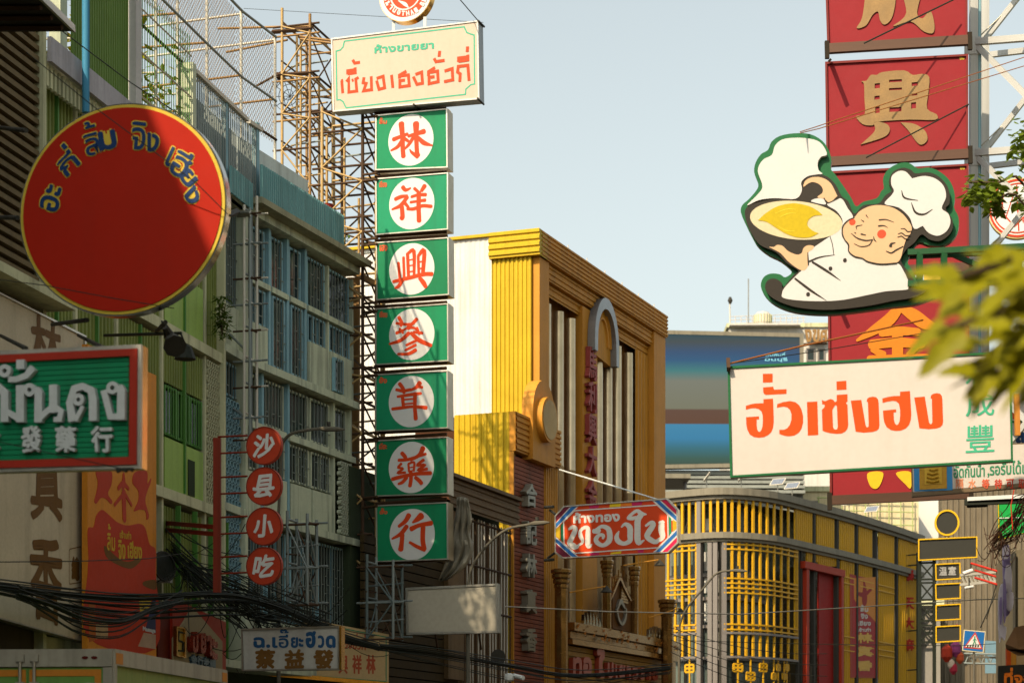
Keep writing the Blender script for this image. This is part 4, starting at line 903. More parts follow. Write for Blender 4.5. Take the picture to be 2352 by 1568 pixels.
TH = ['ลิ้ม', 'เซียง', 'เฮง', 'เซียม', 'ย้ง', 'เอียะ', 'ฮั้ง']
LB7 = ['topmost green box sign, twin-tree character in red on a white disc', 'second green box sign from the cream billboard, goat-headed character in a white disc', 'third green box sign from the cream billboard, tall comb-like red character', 'middle green box sign of the seven, splayed red character crossed by a slanting shadow', 'green box sign with a red antler-like character, third from the lowest',
       'green box sign second from the lowest, dense red medicine character', 'lowest green box sign of the column, open red character wholly in shade']
CC = [(944, 322), (946, 468), (946, 618), (946, 768), (945, 922), (945, 1073), (947, 1227)]
for i, (q, (cv, st), cc) in enumerate(zip(QS, CH7, CC)):
    t = T('sign_box', LB7[i], 'sign', base(SG, 945, q[3][1]), 'green character boxes stacked under the cream billboard')
    slab(SG, q, -.42, 0, 'box', mk('box_steel_warm', '#b0a184', .35, metal=.6, dirt=.6, streak=.4, dcol='#5a3618'), t)
    slab(SG, [(q[2][0]-1, q[1][1]+1), (q[2][0]+1.5, q[1][1]+1), (q[2][0]+1.5, q[2][1]), (q[2][0]-1, q[2][1])], -.41, -.2, 'side_band', goldchrome, t)
    slab(SG, inset(q, 2.4), .0005, .008, 'face', mk('box_green'+'abc'[i % 3], ('#107b50', '#16825a', '#0e7249')[i % 3], .5, dirt=.2+.07*(i % 3), scale=.7+.3*(i % 3), fine=.06, streak=.1+.07*(i % 2)), t); rim(SG, q, 2.6, .0, .03, 'frame', alu, t)
    u, z = SG.uz(*cc); k = SG.dep(cc[0])/FP; B().disc(SG, u, z, 55*k, 59*k, .0085, .011, 48).build('disc', whitep, t)
    ink(SG, st, cv, .0115, .002, 'character', orangered, t)
    txt(SG, TH[i], (q[0][0]+9, q[0][1]+6, q[0][0]+27, q[0][1]+21), .009, .002, 'small_lettering', mk('lettering_dull_orange', '#c8532e', .5), t, bold=.12)
    for y in (q[3][1]+4, q[0][1]-3): bar(t, 'support', SG.p(q[3][0]-2, y, -.12), SG.p(q[2][0]-3, y-11, -.12), .05, .06, rustd)

# ================================================================ yellow theatre-like gold shop
yelsh = mk('yellow_ribbed_cladding', '#bd9c1c', .5, dirt=.32, streak=.24, dcol='#7a5a10')
goldsh = mk('ochre_cladding', '#c0842a', .55, dirt=.4, streak=.35, dcol='#4a2c0c')
goldpl = mk('ochre_panel', '#c2842e', .55, dirt=.25, streak=.15, dcol='#4a2c0c')
whitesh = mk('white_ribbed_cladding', '#c9c6c0', .55, dirt=.2, streak=.26, dcol='#8a6a40')
YC = Fr(1225, 62, (1, -.38)); YS = Fr(1225, 62, (.40, 1))
t = T('gold_shop_building', 'yellow and ochre gold shop block with polished pipes and a tall white side wall', 'building', YC.w(-3, -6, 0))
uE = YS.u(1516); zT = YC.z(1225, 530); zW = YC.z(1040, 552)
B().box(YS, .05, uE-.05, -13, -.42, 0, zT-.3).build('wall', mk('core_brown', '#8a5c2a', .7, dirt=.3, streak=.3), t)
B().box(YC, YC.u(600), YC.u(1135), -4, -.06, 0, zW-.02).build('side_wall', conc, t)
B().corr(YC, YC.u(600), YC.u(1136), 0, zW, -.05, .16, .012).build('white_cladding', whitesh, t)
B().box(YC, YC.u(600), YC.u(1132), -.3, .06, zW+.003, zW+.09).build('coping', yelsh, t)
zc = YC.z(1225, 590); uy = YC.u(1134)
B().corr(YC, uy, -.02, 3, zc, .1, .14, .035).build('yellow_cladding', yelsh, t); B().box(YC, uy-.02, uy, -.06, .13, 3, zc).build('edge', yelsh, t)
B().box(YC, uy-.06, .28, -.5, .25, zc, zT).build('crown_core', yelsh, t)
B().corr(YC, uy-.06, .30, zc, zT, .255, .16, .05, horiz=True).build('crown', yelsh, t)
B().box(YS, -.02, uE, -.5, .26, zc, zT+.003).build('cornice_core', goldsh, t)
B().corr(YS, -.02, uE+.02, zc, zT, .265, .13, .035, horiz=True).build('cornice', goldsh, t)
z2 = YS.z(1247, 642)
B().box(YS, .3, uE-.3, -.45, .1, z2, zc-.003).build('fascia_core', goldsh, t); B().corr(YS, .3, uE-.3, z2, zc-.01, .105, .13, .035, horiz=True).build('fascia', goldsh, t)
z3 = YS.z(1262, 680); B().corr(YS, .3, uE-.3, z3, z2-.01, -.06, .13, .035, horiz=True).build('fascia', goldsh, t)
uP = YS.u(1247); uQ = YS.u(1490)
B().box(YS, 0, uP, -.4, .2, 2, zc-.006).build('pilaster', goldpl, t); B().box(YS, uQ, uE, -.4, .2, 2, zc-.006).build('pilaster', goldpl, t)
B().box(YS, YS.u(1334), YS.u(1368), -.4, .06, 3, z3+.3).build('centre_panel', goldpl, t)
B().corr(YS, YS.u(1462), uQ-.01, 3, z3, -.05, .3, .05).build('ribbed_panel', goldsh, t)
for x in (1262, 1291, 1318, 1381, 1403, 1424, 1450):
    r = .165; u = YS.u(x); c = YS.w(u, -.12, 0)
    B().lathe(c, [(r, 4.6), (r, 11.15), (r*1.03, 11.16), (r*1.03, 11.2), (r, 11.21), (r, z3-.25)], 20).build('pipe', mk('pipe_steel', '#d6bf98', .3, metal=.72, dirt=.55, scale=1.5, streak=.25, dcol='#6a4018', fine=.1), t, smooth=True)  # warm tint and vertical streaks paint in the reflections on the pipes
ua, ub = YS.u(1345), YS.u(1401); um = (ua+ub)/2; za = YS.z(1373, 687); ra = (ub-ua)/2; zm = za-ra*1.25
ol = [(ub, zm-.55)]+[(um+ra*math.cos(a), zm+ra*1.25*math.sin(a)) for a in [i*math.pi/18 for i in range(19)]]+[(ua, zm-.4)]
il = [(ua+.27, zm-.4)]+[(um-(ra-.29)*math.cos(a), zm+(ra*1.25-.36)*math.sin(a)) for a in [i*math.pi/18 for i in range(19)]]+[(ub-.27, zm-.55)]
vs, fs = curve_mesh([ol+il], .13); b = B(); b.add([YS.w(x, .2+z, y) for x, y, z in vs], fs); b.build('arch', mk('arch_steel', '#8f8f90', .4, metal=.7, dirt=.4), t)
B().prism(YS, [(x, y) for x, y in il], -.3, .12).build('arch_infill', goldsh, t)
for k in (.45, .62):
    o2 = [(um+ra*(1-k)*math.cos(a)*1.25, zm+ra*(1-k)*1.9*math.sin(a)) for a in [i*math.pi/12 for i in range(13)]]; q = B()
    q.path([YS.w(x, .14, y) for x, y in o2], .06, 5); q.build('arch_moulding', goldpl, t)
pk = mk('letter_rose', '#96443e', .5, dirt=.3)
for ch, y0, y1 in (('馬', 794, 868), ('利', 872, 942), ('興', 946, 1015), ('大', 1020, 1086), ('金', 1098, 1165)):
    txt(YS, ch, (1342, y0, 1362, y1), .07, .15, 'letter', pk, t, bold=.02, sl=.5)
for i in range(6):
    u = uE*(.22+.14*i); rod(t, 'lightning_spike', YS.w(u, .1, zT), YS.w(u, .1, zT+.22), .03, whitetube)
# brick-red slatted sign tower with clock
BC = Fr(1172, 58.4, (1, -.38)); BS = Fr(1172, 58.4, (.40, 1))
t = T('clock_sign_tower', 'brick red slatted tower sign with grey raised characters and a round ochre crest', 'building', BC.w(-1, -1, 0))
uR = BS.u(1275); zt = BC.z(1170, 945); zb = BS.z(1172, 1035)
B().box(BS, .05, uR-.05, -3.0, -.1, 0, zt-.05).build('wall', mk('core_red_brown', '#4a2c1a', .8), t)
B().box(BC, BC.u(1043), -.03, -.5, -.02, 0, zt).build('side_core', yelsh, t); B().corr(BC, BC.u(1043), -.02, 3, zt, -.015, .16, .03).build('side_cladding', yelsh, t)
B().box(BS, 0, uR, -.1, .16, zb, zt).build('fascia_core', goldpl, t); B().corr(BS, 0, uR, zb, zt, .165, .15, .04, horiz=True).build('fascia', goldpl, t)
u0, u1 = BS.u(1202), BS.u(1254); um = (u0+u1)/2; ru = (u1-u0)/2; zc2 = BS.z(1245, 965)
cr = [(u0, zb-.1), (u1, zb-.1), (u1, zc2)]+[(um+ru*math.cos(a), zc2+1.05*math.sin(a)) for a in [i*math.pi/14 for i in range(15)]]
B().prism(BS, cr, -.05, .3).build('crest', goldpl, t)
B().disc(BS, um-.05, zc2-.12, .66, .66, .3, .5, 40).build('drum', goldpl, t, smooth=True); B().disc(BS, um-.05, zc2-.12, .58, .58, .501, .515, 40).build('dial', mk('dial_brass', '#a8843f', .5, metal=.25, dirt=.5), t)
brick = mk('slat_brick_red', '#8a4a32', .6, dirt=.35, streak=.3)
ue = BS.u(1245); n = 60
for i in range(n):
    z = 3.2+(zb-3.3)*i/n; B().box(BS, .06, ue, -.1, .06, z, z+(zb-3.3)/n*.84).build('slat', brick, t)
B().box(BS, .0, .055, -.1, .1, 2, zb-.01).build('edge', goldpl, t); B().corr(BS, ue+.02, uR, 2, zb-.01, .05, .14, .05).build('pilaster', goldsh, t)
gl = mk('letter_grey_steel', '#8d8878', .4, metal=.4, dirt=.4)
for ch, y in (('合', 1135), ('記', 1222), ('林', 1296), ('真', 1378), ('香', 1466)): txt(BS, ch, (1194, y-27, 1219, y+27), .065, .2, 'letter', gl, t, bold=.035, sl=.2)

# dark shophouse with a tin roof, bars and timber front
DS = Fr(830, 48.2, (.36, 1))
t = T('tin_roof_shop', 'dark shophouse with a brown tin roof edge and tall window bars', 'building', DS.w(5, -3, 0))
zr = DS.z(1042, 1106); u1 = DS.u(1172)
B().box(DS, 0, u1-.1, -6, -.3, 0, zr-.4).build('wall', interior, t)
tim = mk('tin_brown', '#6d5638', .6, dirt=.5, streak=.3)
B().corr(DS, DS.u(1010), u1, zr-.75, zr, .25, .18, .04, horiz=True).build('roof_edge', tim, t); B().box(DS, DS.u(1010), u1, -.3, .4, zr, zr+.09).build('ridge', tim, t)
for i in range(17):
    x = 1062+i*6.6; u = DS.u(x); z1 = DS.z(x, 1180+i*2); rod(t, 'window_bar', DS.w(u, .05, 3.5), DS.w(u, .05, min(z1, zr-.8)), .045, whitetube if i % 4 else rustd)
for y in (1200, 1300, 1400): u = DS.u(1090); z = DS.z(1090, y); bar(t, 'cross_bar', DS.w(DS.u(1058), .06, z), DS.w(u1-.1, .06, z), .05, .05, rustd)
B().corr(DS, DS.u(1058), u1-.1, 3.6, zr-.8, -.1, .5, .06).build('shutter', tim, t)
for i in range(26): B().box(DS, DS.u(836), DS.u(1052), -.1, .0, 1.5+i*.22, 1.5+i*.22+.19).build('board', mk('board_dark', '#3d3018', .75, dirt=.5, streak=.3), t)
B().box(DS, DS.u(1020), DS.u(1056), -.1, .12, 4, zr-.8).build('post', tim, t)
B().box(DS, DS.u(1000), DS.u(1175), .02, 1.2, 3.3, 3.42).build('canopy', tim, t)
for i in range(16): B().box(DS, DS.u(1040), DS.u(1180), .05, .12, 1.6+i*.11, 1.6+i*.11+.09).build('board', mk('board_ochre', '#7a5a24', .65, dirt=.5, streak=.3), t)
# hanging tarp
t = T('tarpaulin', 'grey cloth tarpaulin hanging in folds beside the lowest green box', 'cloth', P(1040, 1340, 48.5))
cols_ = [[(1050, 1142), (1062, 1138), (1074, 1145)], [(1046, 1180), (1064, 1175), (1083, 1190)], [(1038, 1220), (1062, 1215), (1080, 1225)], [(1030, 1262), (1060, 1255), (1088, 1262)], [(1020, 1300), (1042, 1305), (1070, 1300)], [(1008, 1332), (1016, 1338), (1036, 1326)]]
vs = []; N = 9
for j, r in enumerate(crom([tuple(a for p in c for a in p) for c in cols_], False, 4)):
    for i in range(N):
        s = i/(N-1); x = (r[0]*(1-s)+r[2]*s)*(1-s)+(r[2]*(1-s)+r[4]*s)*s; y = (r[1]*(1-s)+r[3]*s)*(1-s)+(r[3]*(1-s)+r[5]*s)*s
        vs.append(P(x, y, 48.6+.14*math.sin(i*2.1+j*.25)+.05*math.sin(j)))
M_ = len(vs)//N; b = B(); b.add(vs, [(j*N+i, j*N+i+1, (j+1)*N+i+1, (j+1)*N+i) for j in range(M_-1) for i in range(N-1)])
o = b.build('cloth', mk('tarp_grey', '#9a9280', .8, dirt=.4, scale=3, bump=.3), t, smooth=True); md = o.modifiers.new('thickness', 'SOLIDIFY'); md.thickness = .012
# blank sign
f = Fr(1038, 47, (1, -.28)); Q = [(931, 1349), (1143, 1339), (1146, 1452), (933, 1457)]
t = T('shop_sign', 'blank grey white box sign with a thin pale frame above the cables', 'sign', base(f, 1038, 1455))
slab(f, Q, -.2, 0, 'box', mk('box_grey', '#9a988c', .5, dirt=.3), t); slab(f, inset(Q, 4), .001, .006, 'face', mk('blank_face', '#a8a08e', .5, dirt=.25, scale=.8), t); rim(f, Q, 5, .0, .03, 'frame', alu, t)
rod(t, 'bracket', f.p(1000, 1455, -.1), f.p(1005, 1490, -.5), .05, rustd); rod(t, 'bracket', f.p(1100, 1455, -.1), f.p(1105, 1490, -.5), .05, rustd)
# cameras and a horn by the cables
t = T('security_camera', 'small white dome and box cameras under the blank sign', 'camera', P(1172, 1560, 47))
p = P(1170, 1553, 47); B().lathe(p, [(.02, p.z-.12), (.1, p.z-.08), (.12, p.z), (.1, p.z+.06), (.03, p.z+.08)], 14).build('dome', signwhite, t, smooth=True)
b = B(); b.tube(P(1180, 1550, 47), P(1202, 1556, 46.7), .05, 8); b.build('body', signwhite, t)
t = T('loudspeaker', 'small horn loudspeaker on the cable run by the red slatted tower', 'speaker', P(1146, 1500, 50))
b = B(); b.tube(P(1132, 1506, 50.4), P(1144, 1508, 50), .05, 10, .2); b.build('horn', dgrey, t); rod(t, 'bracket', P(1130, 1500, 50.4), P(1130, 1530, 50.4), .04, dgrey)

# street lamps
lampM = mk('lamp_grey', '#5f5a4e', .7, dirt=.4)
def lamp(label, pts, D, head, px):
    t = T('street_lamp', label, 'lamp', P(px, 1770+1.6*FP/D, D), 'street lamps along the kerb')
    c = [P(x, y, D+dd) for x, y, dd in pts]; b = B(); b.path(crom([tuple(a) for a in c], False, 4), .032, 8); b.build('arm', lampM, t, smooth=True)
    rod(t, 'pole', Vector((c[0].x, c[0].y, 0)), c[0], .09, lampM)
    (x0, y0), (x1, y1) = head; b = B(); a, e = P(x0, y0, D), P(x1, y1, D-.2)
    L = (e-a); b.path([a, a+L*.25, a+L*.7, e], [.03, .06, .05, .015], 8); b.build('head', lampM, t, smooth=True)
    B().lathe(a+L*.35+Vector((0, 0, .06)), [(.04, (a+L*.35).z+.06), (.04, (a+L*.35).z+.14)], 8).build('sensor', dgrey, t)
lamp('street lamp whose arm reaches over the topmost round red sign', [(640, 1180, .5), (646, 1040, .3), (655, 1008, .2), (680, 992, .1), (740, 983, 0)], 41, ((735, 984), (792, 986)), 640)
lamp('street lamp on a thin curved arm before the barred windows', [(1075, 1345, .5), (1085, 1300, .4), (1120, 1250, .2), (1165, 1215, .1), (1220, 1203, 0)], 46.5, ((1218, 1202), (1262, 1199)), 1072)
lamp('street lamp in front of the yellow lattice facade', [(1560, 1440, .6), (1575, 1400, .4), (1620, 1345, .2), (1648, 1315, .1), (1685, 1309, 0)], 62, ((1682, 1309), (1716, 1311)), 1556)
# ================================================================ gold shop front, octagonal sign, lattice shop, far buildings
SF = YS.off(.9)
t = T('temple_facade', 'ornate temple style gold shop front with polished columns and flame finials', 'shop front', SF.w(2, 0, 0))
mir = mk('mirror_gold', '#b08a52', .22, metal=.9, dirt=.7, scale=5, dcol='#3a2410', fine=.3)
u0, u1 = SF.u(1300), SF.u(1548)
for (ya, yb, v, nm) in ((1428, 1447, .28, 'cornice'), (1449, 1464, .14, 'frieze'), (1466, 1478, .22, 'architrave')):
    za, zb_ = SF.z(1300, ya), SF.z(1300, yb); B().box(SF, u0, u1, -.6, v, zb_, za).build(nm, mir, t)
q = B()
for i in range(60):
    u = random.uniform(u0, u1); z = random.uniform(SF.z(1300, 1462), SF.z(1300, 1430)); a = random.uniform(.05, .14)
    q.add([SF.w(u-a, .285, z), SF.w(u, .33, z+a*.6), SF.w(u+a, .285, z), SF.w(u, .3, z-a*.5)], [(0, 1, 3), (1, 2, 3)])
q.build('relief', mk('mirror_mosaic', '#b8864a', .15, metal=.9, dirt=.6, scale=9, dcol='#8a2a20'), t, kind='stuff')
zb_ = SF.z(1306, 1480)
for i in range(15): B().box(SF, u0+.1, u1-.5, -.3, .0, zb_-.16*(i+1), zb_-.16*i-.025).build('slat', mk('slat_gold', '#a57a30', .5, dirt=.4, streak=.2), t)
B().box(SF, u1-.5, u1-.1, -.4, .1, 1.5, zb_-.01).build('jamb', mir, t)
rl2 = mk('letter_red_gold', '#a5442e', .35, metal=.3, dirt=.3)
for s, q in (('ทอ', (1306, 1508, 1350, 1552)), ('ใ', (1362, 1488, 1380, 1556)), ('บ', (1386, 1520, 1400, 1556)), ('เ', (1404, 1524, 1409, 1557)), ('ย', (1413, 1526, 1426, 1558)), ('า', (1430, 1528, 1440, 1559)), ('ว', (1444, 1530, 1457, 1560)), ('ร', (1462, 1532, 1472, 1560)), ('า', (1476, 1534, 1486, 1561)), ('ช', (1490, 1534, 1503, 1562))):
    txt(SF, s, q, .01, .14, 'letter', rl2, t, bold=.1)
def column(x, ytop, ycap, ybot, rp, v):
    f = SF.off(v); u = f.u(x); c = f.w(u, 0, 0); k = f.dep(x)/FP; r = rp*k; zt_, zc_, zb2 = f.z(x, ytop), f.z(x, ycap), f.z(x, ybot)
    o = B().lathe(c, [(r, zb2), (r, zc_)], 8).build('column', mir, t)
    h = (zt_-zc_)/4; pr = []
    for i in range(4):
        R = r*(1.12+.16*i); pr += [(R*.86, zc_+h*i), (R, zc_+h*(i+.25)), (R, zc_+h*(i+.8)), (R*.9, zc_+h*(i+.98))]
    B().lathe(c, pr, 8).build('capital', mir, o)
column(1289, 1306, 1352, 1600, 15, .4); column(1533, 1376, 1416, 1600, 14, .4); column(1394, 1286, 1326, 1452, 10, .1); column(1457, 1300, 1345, 1470, 9, .1)
# small gable niche with a hanging emblem
pts = [(1406, 1442), (1406, 1362), (1416, 1340), (1425, 1322), (1434, 1342), (1448, 1368), (1448, 1452)]
B().prism(SF, [SF.uz(*p) for p in pts], -.3, .02).build('niche', mk('niche_brown', '#6b4520', .6, dirt=.4), t)
ink(SF, [[(1404, 1376, 3), (1414, 1352, 7), (1425, 1328, 8), (1436, 1350, 8), (1450, 1378, 5)]], idc, .02, .12, 'gable_board', mir, t)
for i in range(7): rod(t, 'flame', SF.p(1407+i*6.5, 1345-10*(3-abs(i-3)), .1), SF.p(1409+i*6, 1328-10*(3-abs(i-3)), .12), .05, mir)
ink(SF, [[(1418, 1398, 8), (1422, 1420, 9), (1430, 1432, 8), (1438, 1418, 9), (1439, 1398, 7)], [(1420, 1396, 6), (1427, 1380, 12), (1436, 1396, 6)]], idc, .03, .08, 'emblem', steel, t)
for i in range(6): B().box(SF, SF.u(1422)-.02*i, SF.u(1434)+.02*i, .03, .1, SF.z(1428, 1384)-.0+.09*(5-i), SF.z(1428, 1384)+.07+.09*(5-i)).build('tier', mir, t)
def flames(x0, x1, y, h, n):
    for i in range(n):
        x = x0+(x1-x0)*i/n; w_ = (x1-x0)/n; hh = h*(.55+.45*math.sin(math.pi*(i+.7)/n)); dy = (x-x0)*.19
        B().prism(SF, [SF.uz(*p) for p in ((x, y+dy), (x+w_*.9, y+dy+1), (x+w_*.8, y+dy-hh*.5), (x+w_*.35, y+dy-hh), (x+w_*.3, y+dy-hh*.45))], .1, .2).build('finial', chrome, t)
flames(1326, 1368, 1436, 36, 6); flames(1476, 1522, 1466, 32, 7)
for x, y, x2, y2 in ((1308, 1360, 1390, 1346), (1432, 1298, 1512, 1285), (1490, 1418, 1560, 1396)):
    o = rod(t, 'lamp_arm', SF.p(x, y, .2), SF.p(x2, y2, 1.0), .045, goldpl); c = SF.p(x2+3, y2+9, 1.0)
    B().lathe(c, [(.02, c.z+.14), (.06, c.z+.1), (.19, c.z-.06)], 8).build('spot_lamp', dgrey, t)

# octagonal gold shop sign
OF = Fr(1418, 56, (1, -.30)); oc = aff(1263.3, 1136.9, .13183)
O8 = [(240, 185), (2040, 50), (2225, 240), (2240, 830), (2060, 1000), (205, 1100), (88, 1000), (85, 360)]
t = T('octagonal_sign', 'vermilion octagonal gold shop sign with white blackletter Thai name and striped corners', 'sign', base(OF, 1418, 1283))
oq = [OF.uz(*oc(*p)) for p in O8]
B().prism(OF, oq, -.28, 0).build('box', goldchrome, t)
O9 = [(255, 205), (2030, 75), (2205, 258), (2215, 815), (2050, 985), (235, 1080), (105, 980), (102, 372)]
fo = mk('octagon_vermilion', '#bd3d16', .4, dirt=.1, fine=.04)
shape(OF, [O9], oc, .0005, .008, 'face', fo, t, sm=False)
b = B(); n8 = len(O8)
for k in range(n8): b.prism(OF, [OF.uz(*oc(*p)) for p in (O8[k], O8[(k+1) % n8], O9[(k+1) % n8], O9[k])], 0, .035)
b.build('frame', alu, t)
wl = mk('stripe_white', '#c4c0b8', .5, dirt=.1)
def st(name, col, polys, v): 
    for pl in polys: shape(OF, [pl], oc, v, .002, 'stripe', mk('stripe_'+name, col, .45, dirt=.1, fine=.04), t, sm=False)
st('white_band', '#c4c0b8', [[(1780, 97), (1930, 87), (2215, 350), (2215, 480), (2190, 460), (2120, 440), (2055, 360), (2045, 330)], [(1795, 990), (1960, 985), (2215, 720), (2215, 580), (2120, 640), (2050, 760)], [(350, 195), (500, 187), (235, 450), (100, 590), (100, 480)], [(510, 1078), (380, 1080), (100, 830), (100, 720), (240, 840)]], .009)
st('blue', '#2a63a0', [[(1822, 95), (1905, 90), (2210, 375), (2210, 455)], [(1838, 985), (1915, 985), (2210, 690), (2210, 605)], [(378, 193), (470, 189), (100, 565), (100, 490)], [(485, 1077), (392, 1080), (100, 815), (100, 745)]], .0115)
st('rose', '#c01f48', [[(1940, 85), (2025, 80), (2205, 255), (2205, 330)], [(1955, 983), (2045, 982), (2212, 815), (2212, 730)]], .0115)
st('maroon', '#6a2436', [[(255, 207), (350, 200), (100, 460), (102, 380)], [(240, 1078), (378, 1078), (102, 840), (104, 975)]], .0115)
st('green', '#1f7a50', [[(2066, 362), (2112, 402), (2116, 655), (2072, 705)], [(236, 470), (186, 520), (186, 770), (236, 825)]], .0116)
st('ochre', '#b8961e', [[(2136, 418), (2212, 468), (2212, 580), (2138, 636)], [(176, 530), (100, 592), (100, 712), (176, 772)]], .0116)
st('yellow', '#c9a81c', [[(1045, 148), (1235, 136), (1225, 196), (1035, 210)], [(1055, 1000), (1245, 968), (1235, 1012), (1055, 1030)]], .0112)
st('magenta', '#b02050', [[(1420, 124), (1610, 110), (1590, 172), (1430, 184)], [(1520, 952), (1640, 945), (1620, 1000), (1540, 1004)], [(680, 186), (860, 172), (830, 225), (690, 236)], [(690, 1000), (860, 990), (850, 1040), (700, 1046)]], .0112)
st('orange', '#cc6a1c', [[(1236, 136), (1420, 124), (1430, 184), (1226, 196)]], .0112)
ink(OF, [[(420, 268), (1870, 168)], [(1868, 168), (2050, 335)], [(2050, 335), (2058, 745)], [(2060, 740), (1880, 912)], [(1880, 912), (440, 1008)], [(440, 1008), (243, 842)], [(243, 842), (238, 452)], [(238, 455), (430, 265)]], oc, .0118, .002, 'line', wl, t, W=20, sm=False)
b = B()
ink(OF, [[(330, 590, 40), (400, 550, 70), (440, 600, 90), (370, 760, 90), (340, 830, 90), (420, 890, 110), (480, 900, 60)], [(480, 880, 40), (570, 810, 50), (530, 700, 80), (530, 620, 60), (600, 560, 60), (660, 580, 80), (660, 700, 90), (660, 860, 90), (690, 890, 60), (730, 850, 20)]], oc, .0118, .002, '', None, None, b=b)
ink(OF, [[(760, 620, 80), (840, 630, 70), (870, 600, 40)], [(800, 600, 50), (900, 540, 60), (1010, 580, 90), (1040, 680, 100), (1030, 790, 100), (930, 870, 70), (830, 830, 80), (800, 760, 80), (860, 690, 60), (930, 700, 60), (920, 750, 40)]], oc, .0118, .002, '', None, None, b=b)
ink(OF, [[(1245, 550, 30), (1310, 500, 60), (1390, 560, 100), (1395, 700, 100), (1390, 790, 90), (1290, 840, 70), (1190, 800, 90), (1160, 720, 80), (1200, 625, 20)]], oc, .0118, .002, '', None, None, b=b)
ink(OF, [[(1360, 390, 70), (1440, 400, 70), (1500, 370, 30)], [(1380, 360, 50), (1510, 270, 60), (1590, 320, 80), (1680, 330, 20)], [(1590, 340, 90), (1530, 430, 110), (1525, 600, 110), (1525, 760, 110), (1550, 830, 80), (1640, 780, 24)]], oc, .0118, .002, '', None, None, b=b)
ink(OF, [[(1670, 530, 40), (1760, 470, 60), (1800, 510, 90), (1720, 640, 100), (1690, 720, 90), (1800, 800, 90), (1870, 815, 60)], [(1860, 800, 60), (1960, 730, 90), (1940, 600, 110), (1940, 490, 100), (1900, 470, 40)], [(1960, 460, 60), (1995, 470, 20)]], oc, .0118, .002, '', None, None, b=b)
b.build('lettering', wl, t)
txt(OF, 'ห้างทอง', [oc(405, 300), oc(1215, 255), oc(1220, 455), oc(405, 495)], .0118, .002, 'small_lettering', wl, t, bold=.09)
for y in (200, 1120): rod(t, 'bracket', OF.p(*oc(60, y), -.1), OF.p(*oc(-90, y+10), -.3), .09, dgrey)
rod(t, 'bracket', OF.p(*oc(100, 340), -.1), OF.p(*oc(0, 260), -.3), .07, dgrey); rod(t, 'bracket', OF.p(*oc(100, 990), -.1), OF.p(*oc(-40, 1090), -.3), .07, dgrey)

# ---- lattice shop with the rounded corner
ladM = mk('lattice_yellow', '#c9981c', .45, dirt=.2, streak=.1, dcol='#6a4a10'); bandM = mk('band_grey', '#7d7666', .6, dirt=.3, streak=.25); lpost = mk('lattice_post_grey', '#77706a', .55, metal=.2, dirt=.3)
ctl = [(1470, 1137), (1515, 1133), (1580, 1126), (1651, 1121), (1710, 1123), (1764, 1129), (1800, 1137), (1840, 1148), (1939, 1175), (2040, 1206), (2113, 1231)]
ZT = 14.68; LP_ = []
for x, y in crom(ctl, False, 6):
    D = (ZT-CH)*FP/(HY-y); LP_.append(((x-CX)/FP*D, D))
def lat(x, z, v=0.):
    k = (x-CX)/FP
    for (a, b_) in zip(LP_, LP_[1:]):
        fa, fb = a[0]-k*a[1], b_[0]-k*b_[1]
        if fa <= 0 <= fb:
            s = fa/(fa-fb); X, Y = a[0]+(b_[0]-a[0])*s, a[1]+(b_[1]-a[1])*s; dx, dy = b_[0]-a[0], b_[1]-a[1]; L = math.hypot(dx, dy)
            return Vector((X+dy/L*v, Y-dx/L*v, z))
    a, b_ = LP_[-2], LP_[-1]; return Vector((b_[0], b_[1], z))
def ldir(x): a, c = lat(x-1, 0), lat(x+1, 0); return (c-a).normalized()
def lz(x, y): p = lat(x, 0); return CH+(HY-y)/FP*p.y
def sweep(b, z0, z1, v0, v1, x0=None, x1=None, n=34):
    x0, x1 = x0 or 1472, x1 or 2112; xs = [x0+(x1-x0)*i/n for i in range(n+1)]; vs = []
    for x in xs: vs += [lat(x, z0, v0), lat(x, z1, v0), lat(x, z1, v1), lat(x, z0, v1)]
    fs = [(4*i+j, 4*i+(j+1) % 4, 4*i+4+(j+1) % 4, 4*i+4+j) for i in range(n) for j in range(4)]
    return b.add(vs, fs+[(0, 1, 2, 3), (4*n+3, 4*n+2, 4*n+1, 4*n)])
t = T('lattice_shop', 'round cornered shop wrapped in a yellow bar lattice under grey curved bands', 'building', lat(1800, 0, -3))
zm = lz(1651, 1222)
sweep(B(), ZT-.32, ZT, -.35, .32).build('cornice', bandM, t); sweep(B(), ZT-.5, ZT-.323, -.3, .16).build('cornice_lip', bandM, t)
sweep(B(), zm-.28, zm, -.3, .28).build('band', bandM, t); sweep(B(), zm-.42, zm-.283, -.28, .14).build('band_lip', bandM, t)
xs_front = [1519+16.2*i for i in range(20)]
x = 1826.; xs_side = []
while x < 2108: xs_side.append(x); x += 4.6
posts = [1868, 1921, 1966, 2010, 2058]
def slat(x, z0, z1, w_=.11, v=.0): bar(t, 'slat', lat(x, z0, v), lat(x, z1, v), w_, .09, ladM, ldir(x))
for x in xs_front: slat(x, zm+.003, ZT-.503, .125)
for x in (1607, 1758+9): pass
for x in xs_side:
    if min(abs(x-p) for p in posts) > 5: slat(x, zm+.003, ZT-.503, .1)
for x in posts: bar(t, 'post', lat(x, 0, -.02), lat(x, ZT-.5, -.02), .22, .22, dgrey, ldir(x))
for x in (1606, 1631, 1643, 1663): bar(t, 'post', lat(x, 0, -.04), lat(x, zm-.43 if x != 1606 else ZT-.5, -.04), .21, .24, lpost, ldir(x))
for x in (1833, 1840): bar(t, 'post', lat(x, 0, -.03), lat(x, zm-.4, -.03), .14, .16, dgrey, ldir(x))
z_a, z_b = lz(1700, 1453), lz(1700, 1508)
lowx = [x for x in xs_front if not 1600 < x < 1665]
for x in lowx:
    slat(x, z_a+.04, zm-.423, .11); slat(x, z_b+.05, z_a-.06, .11)
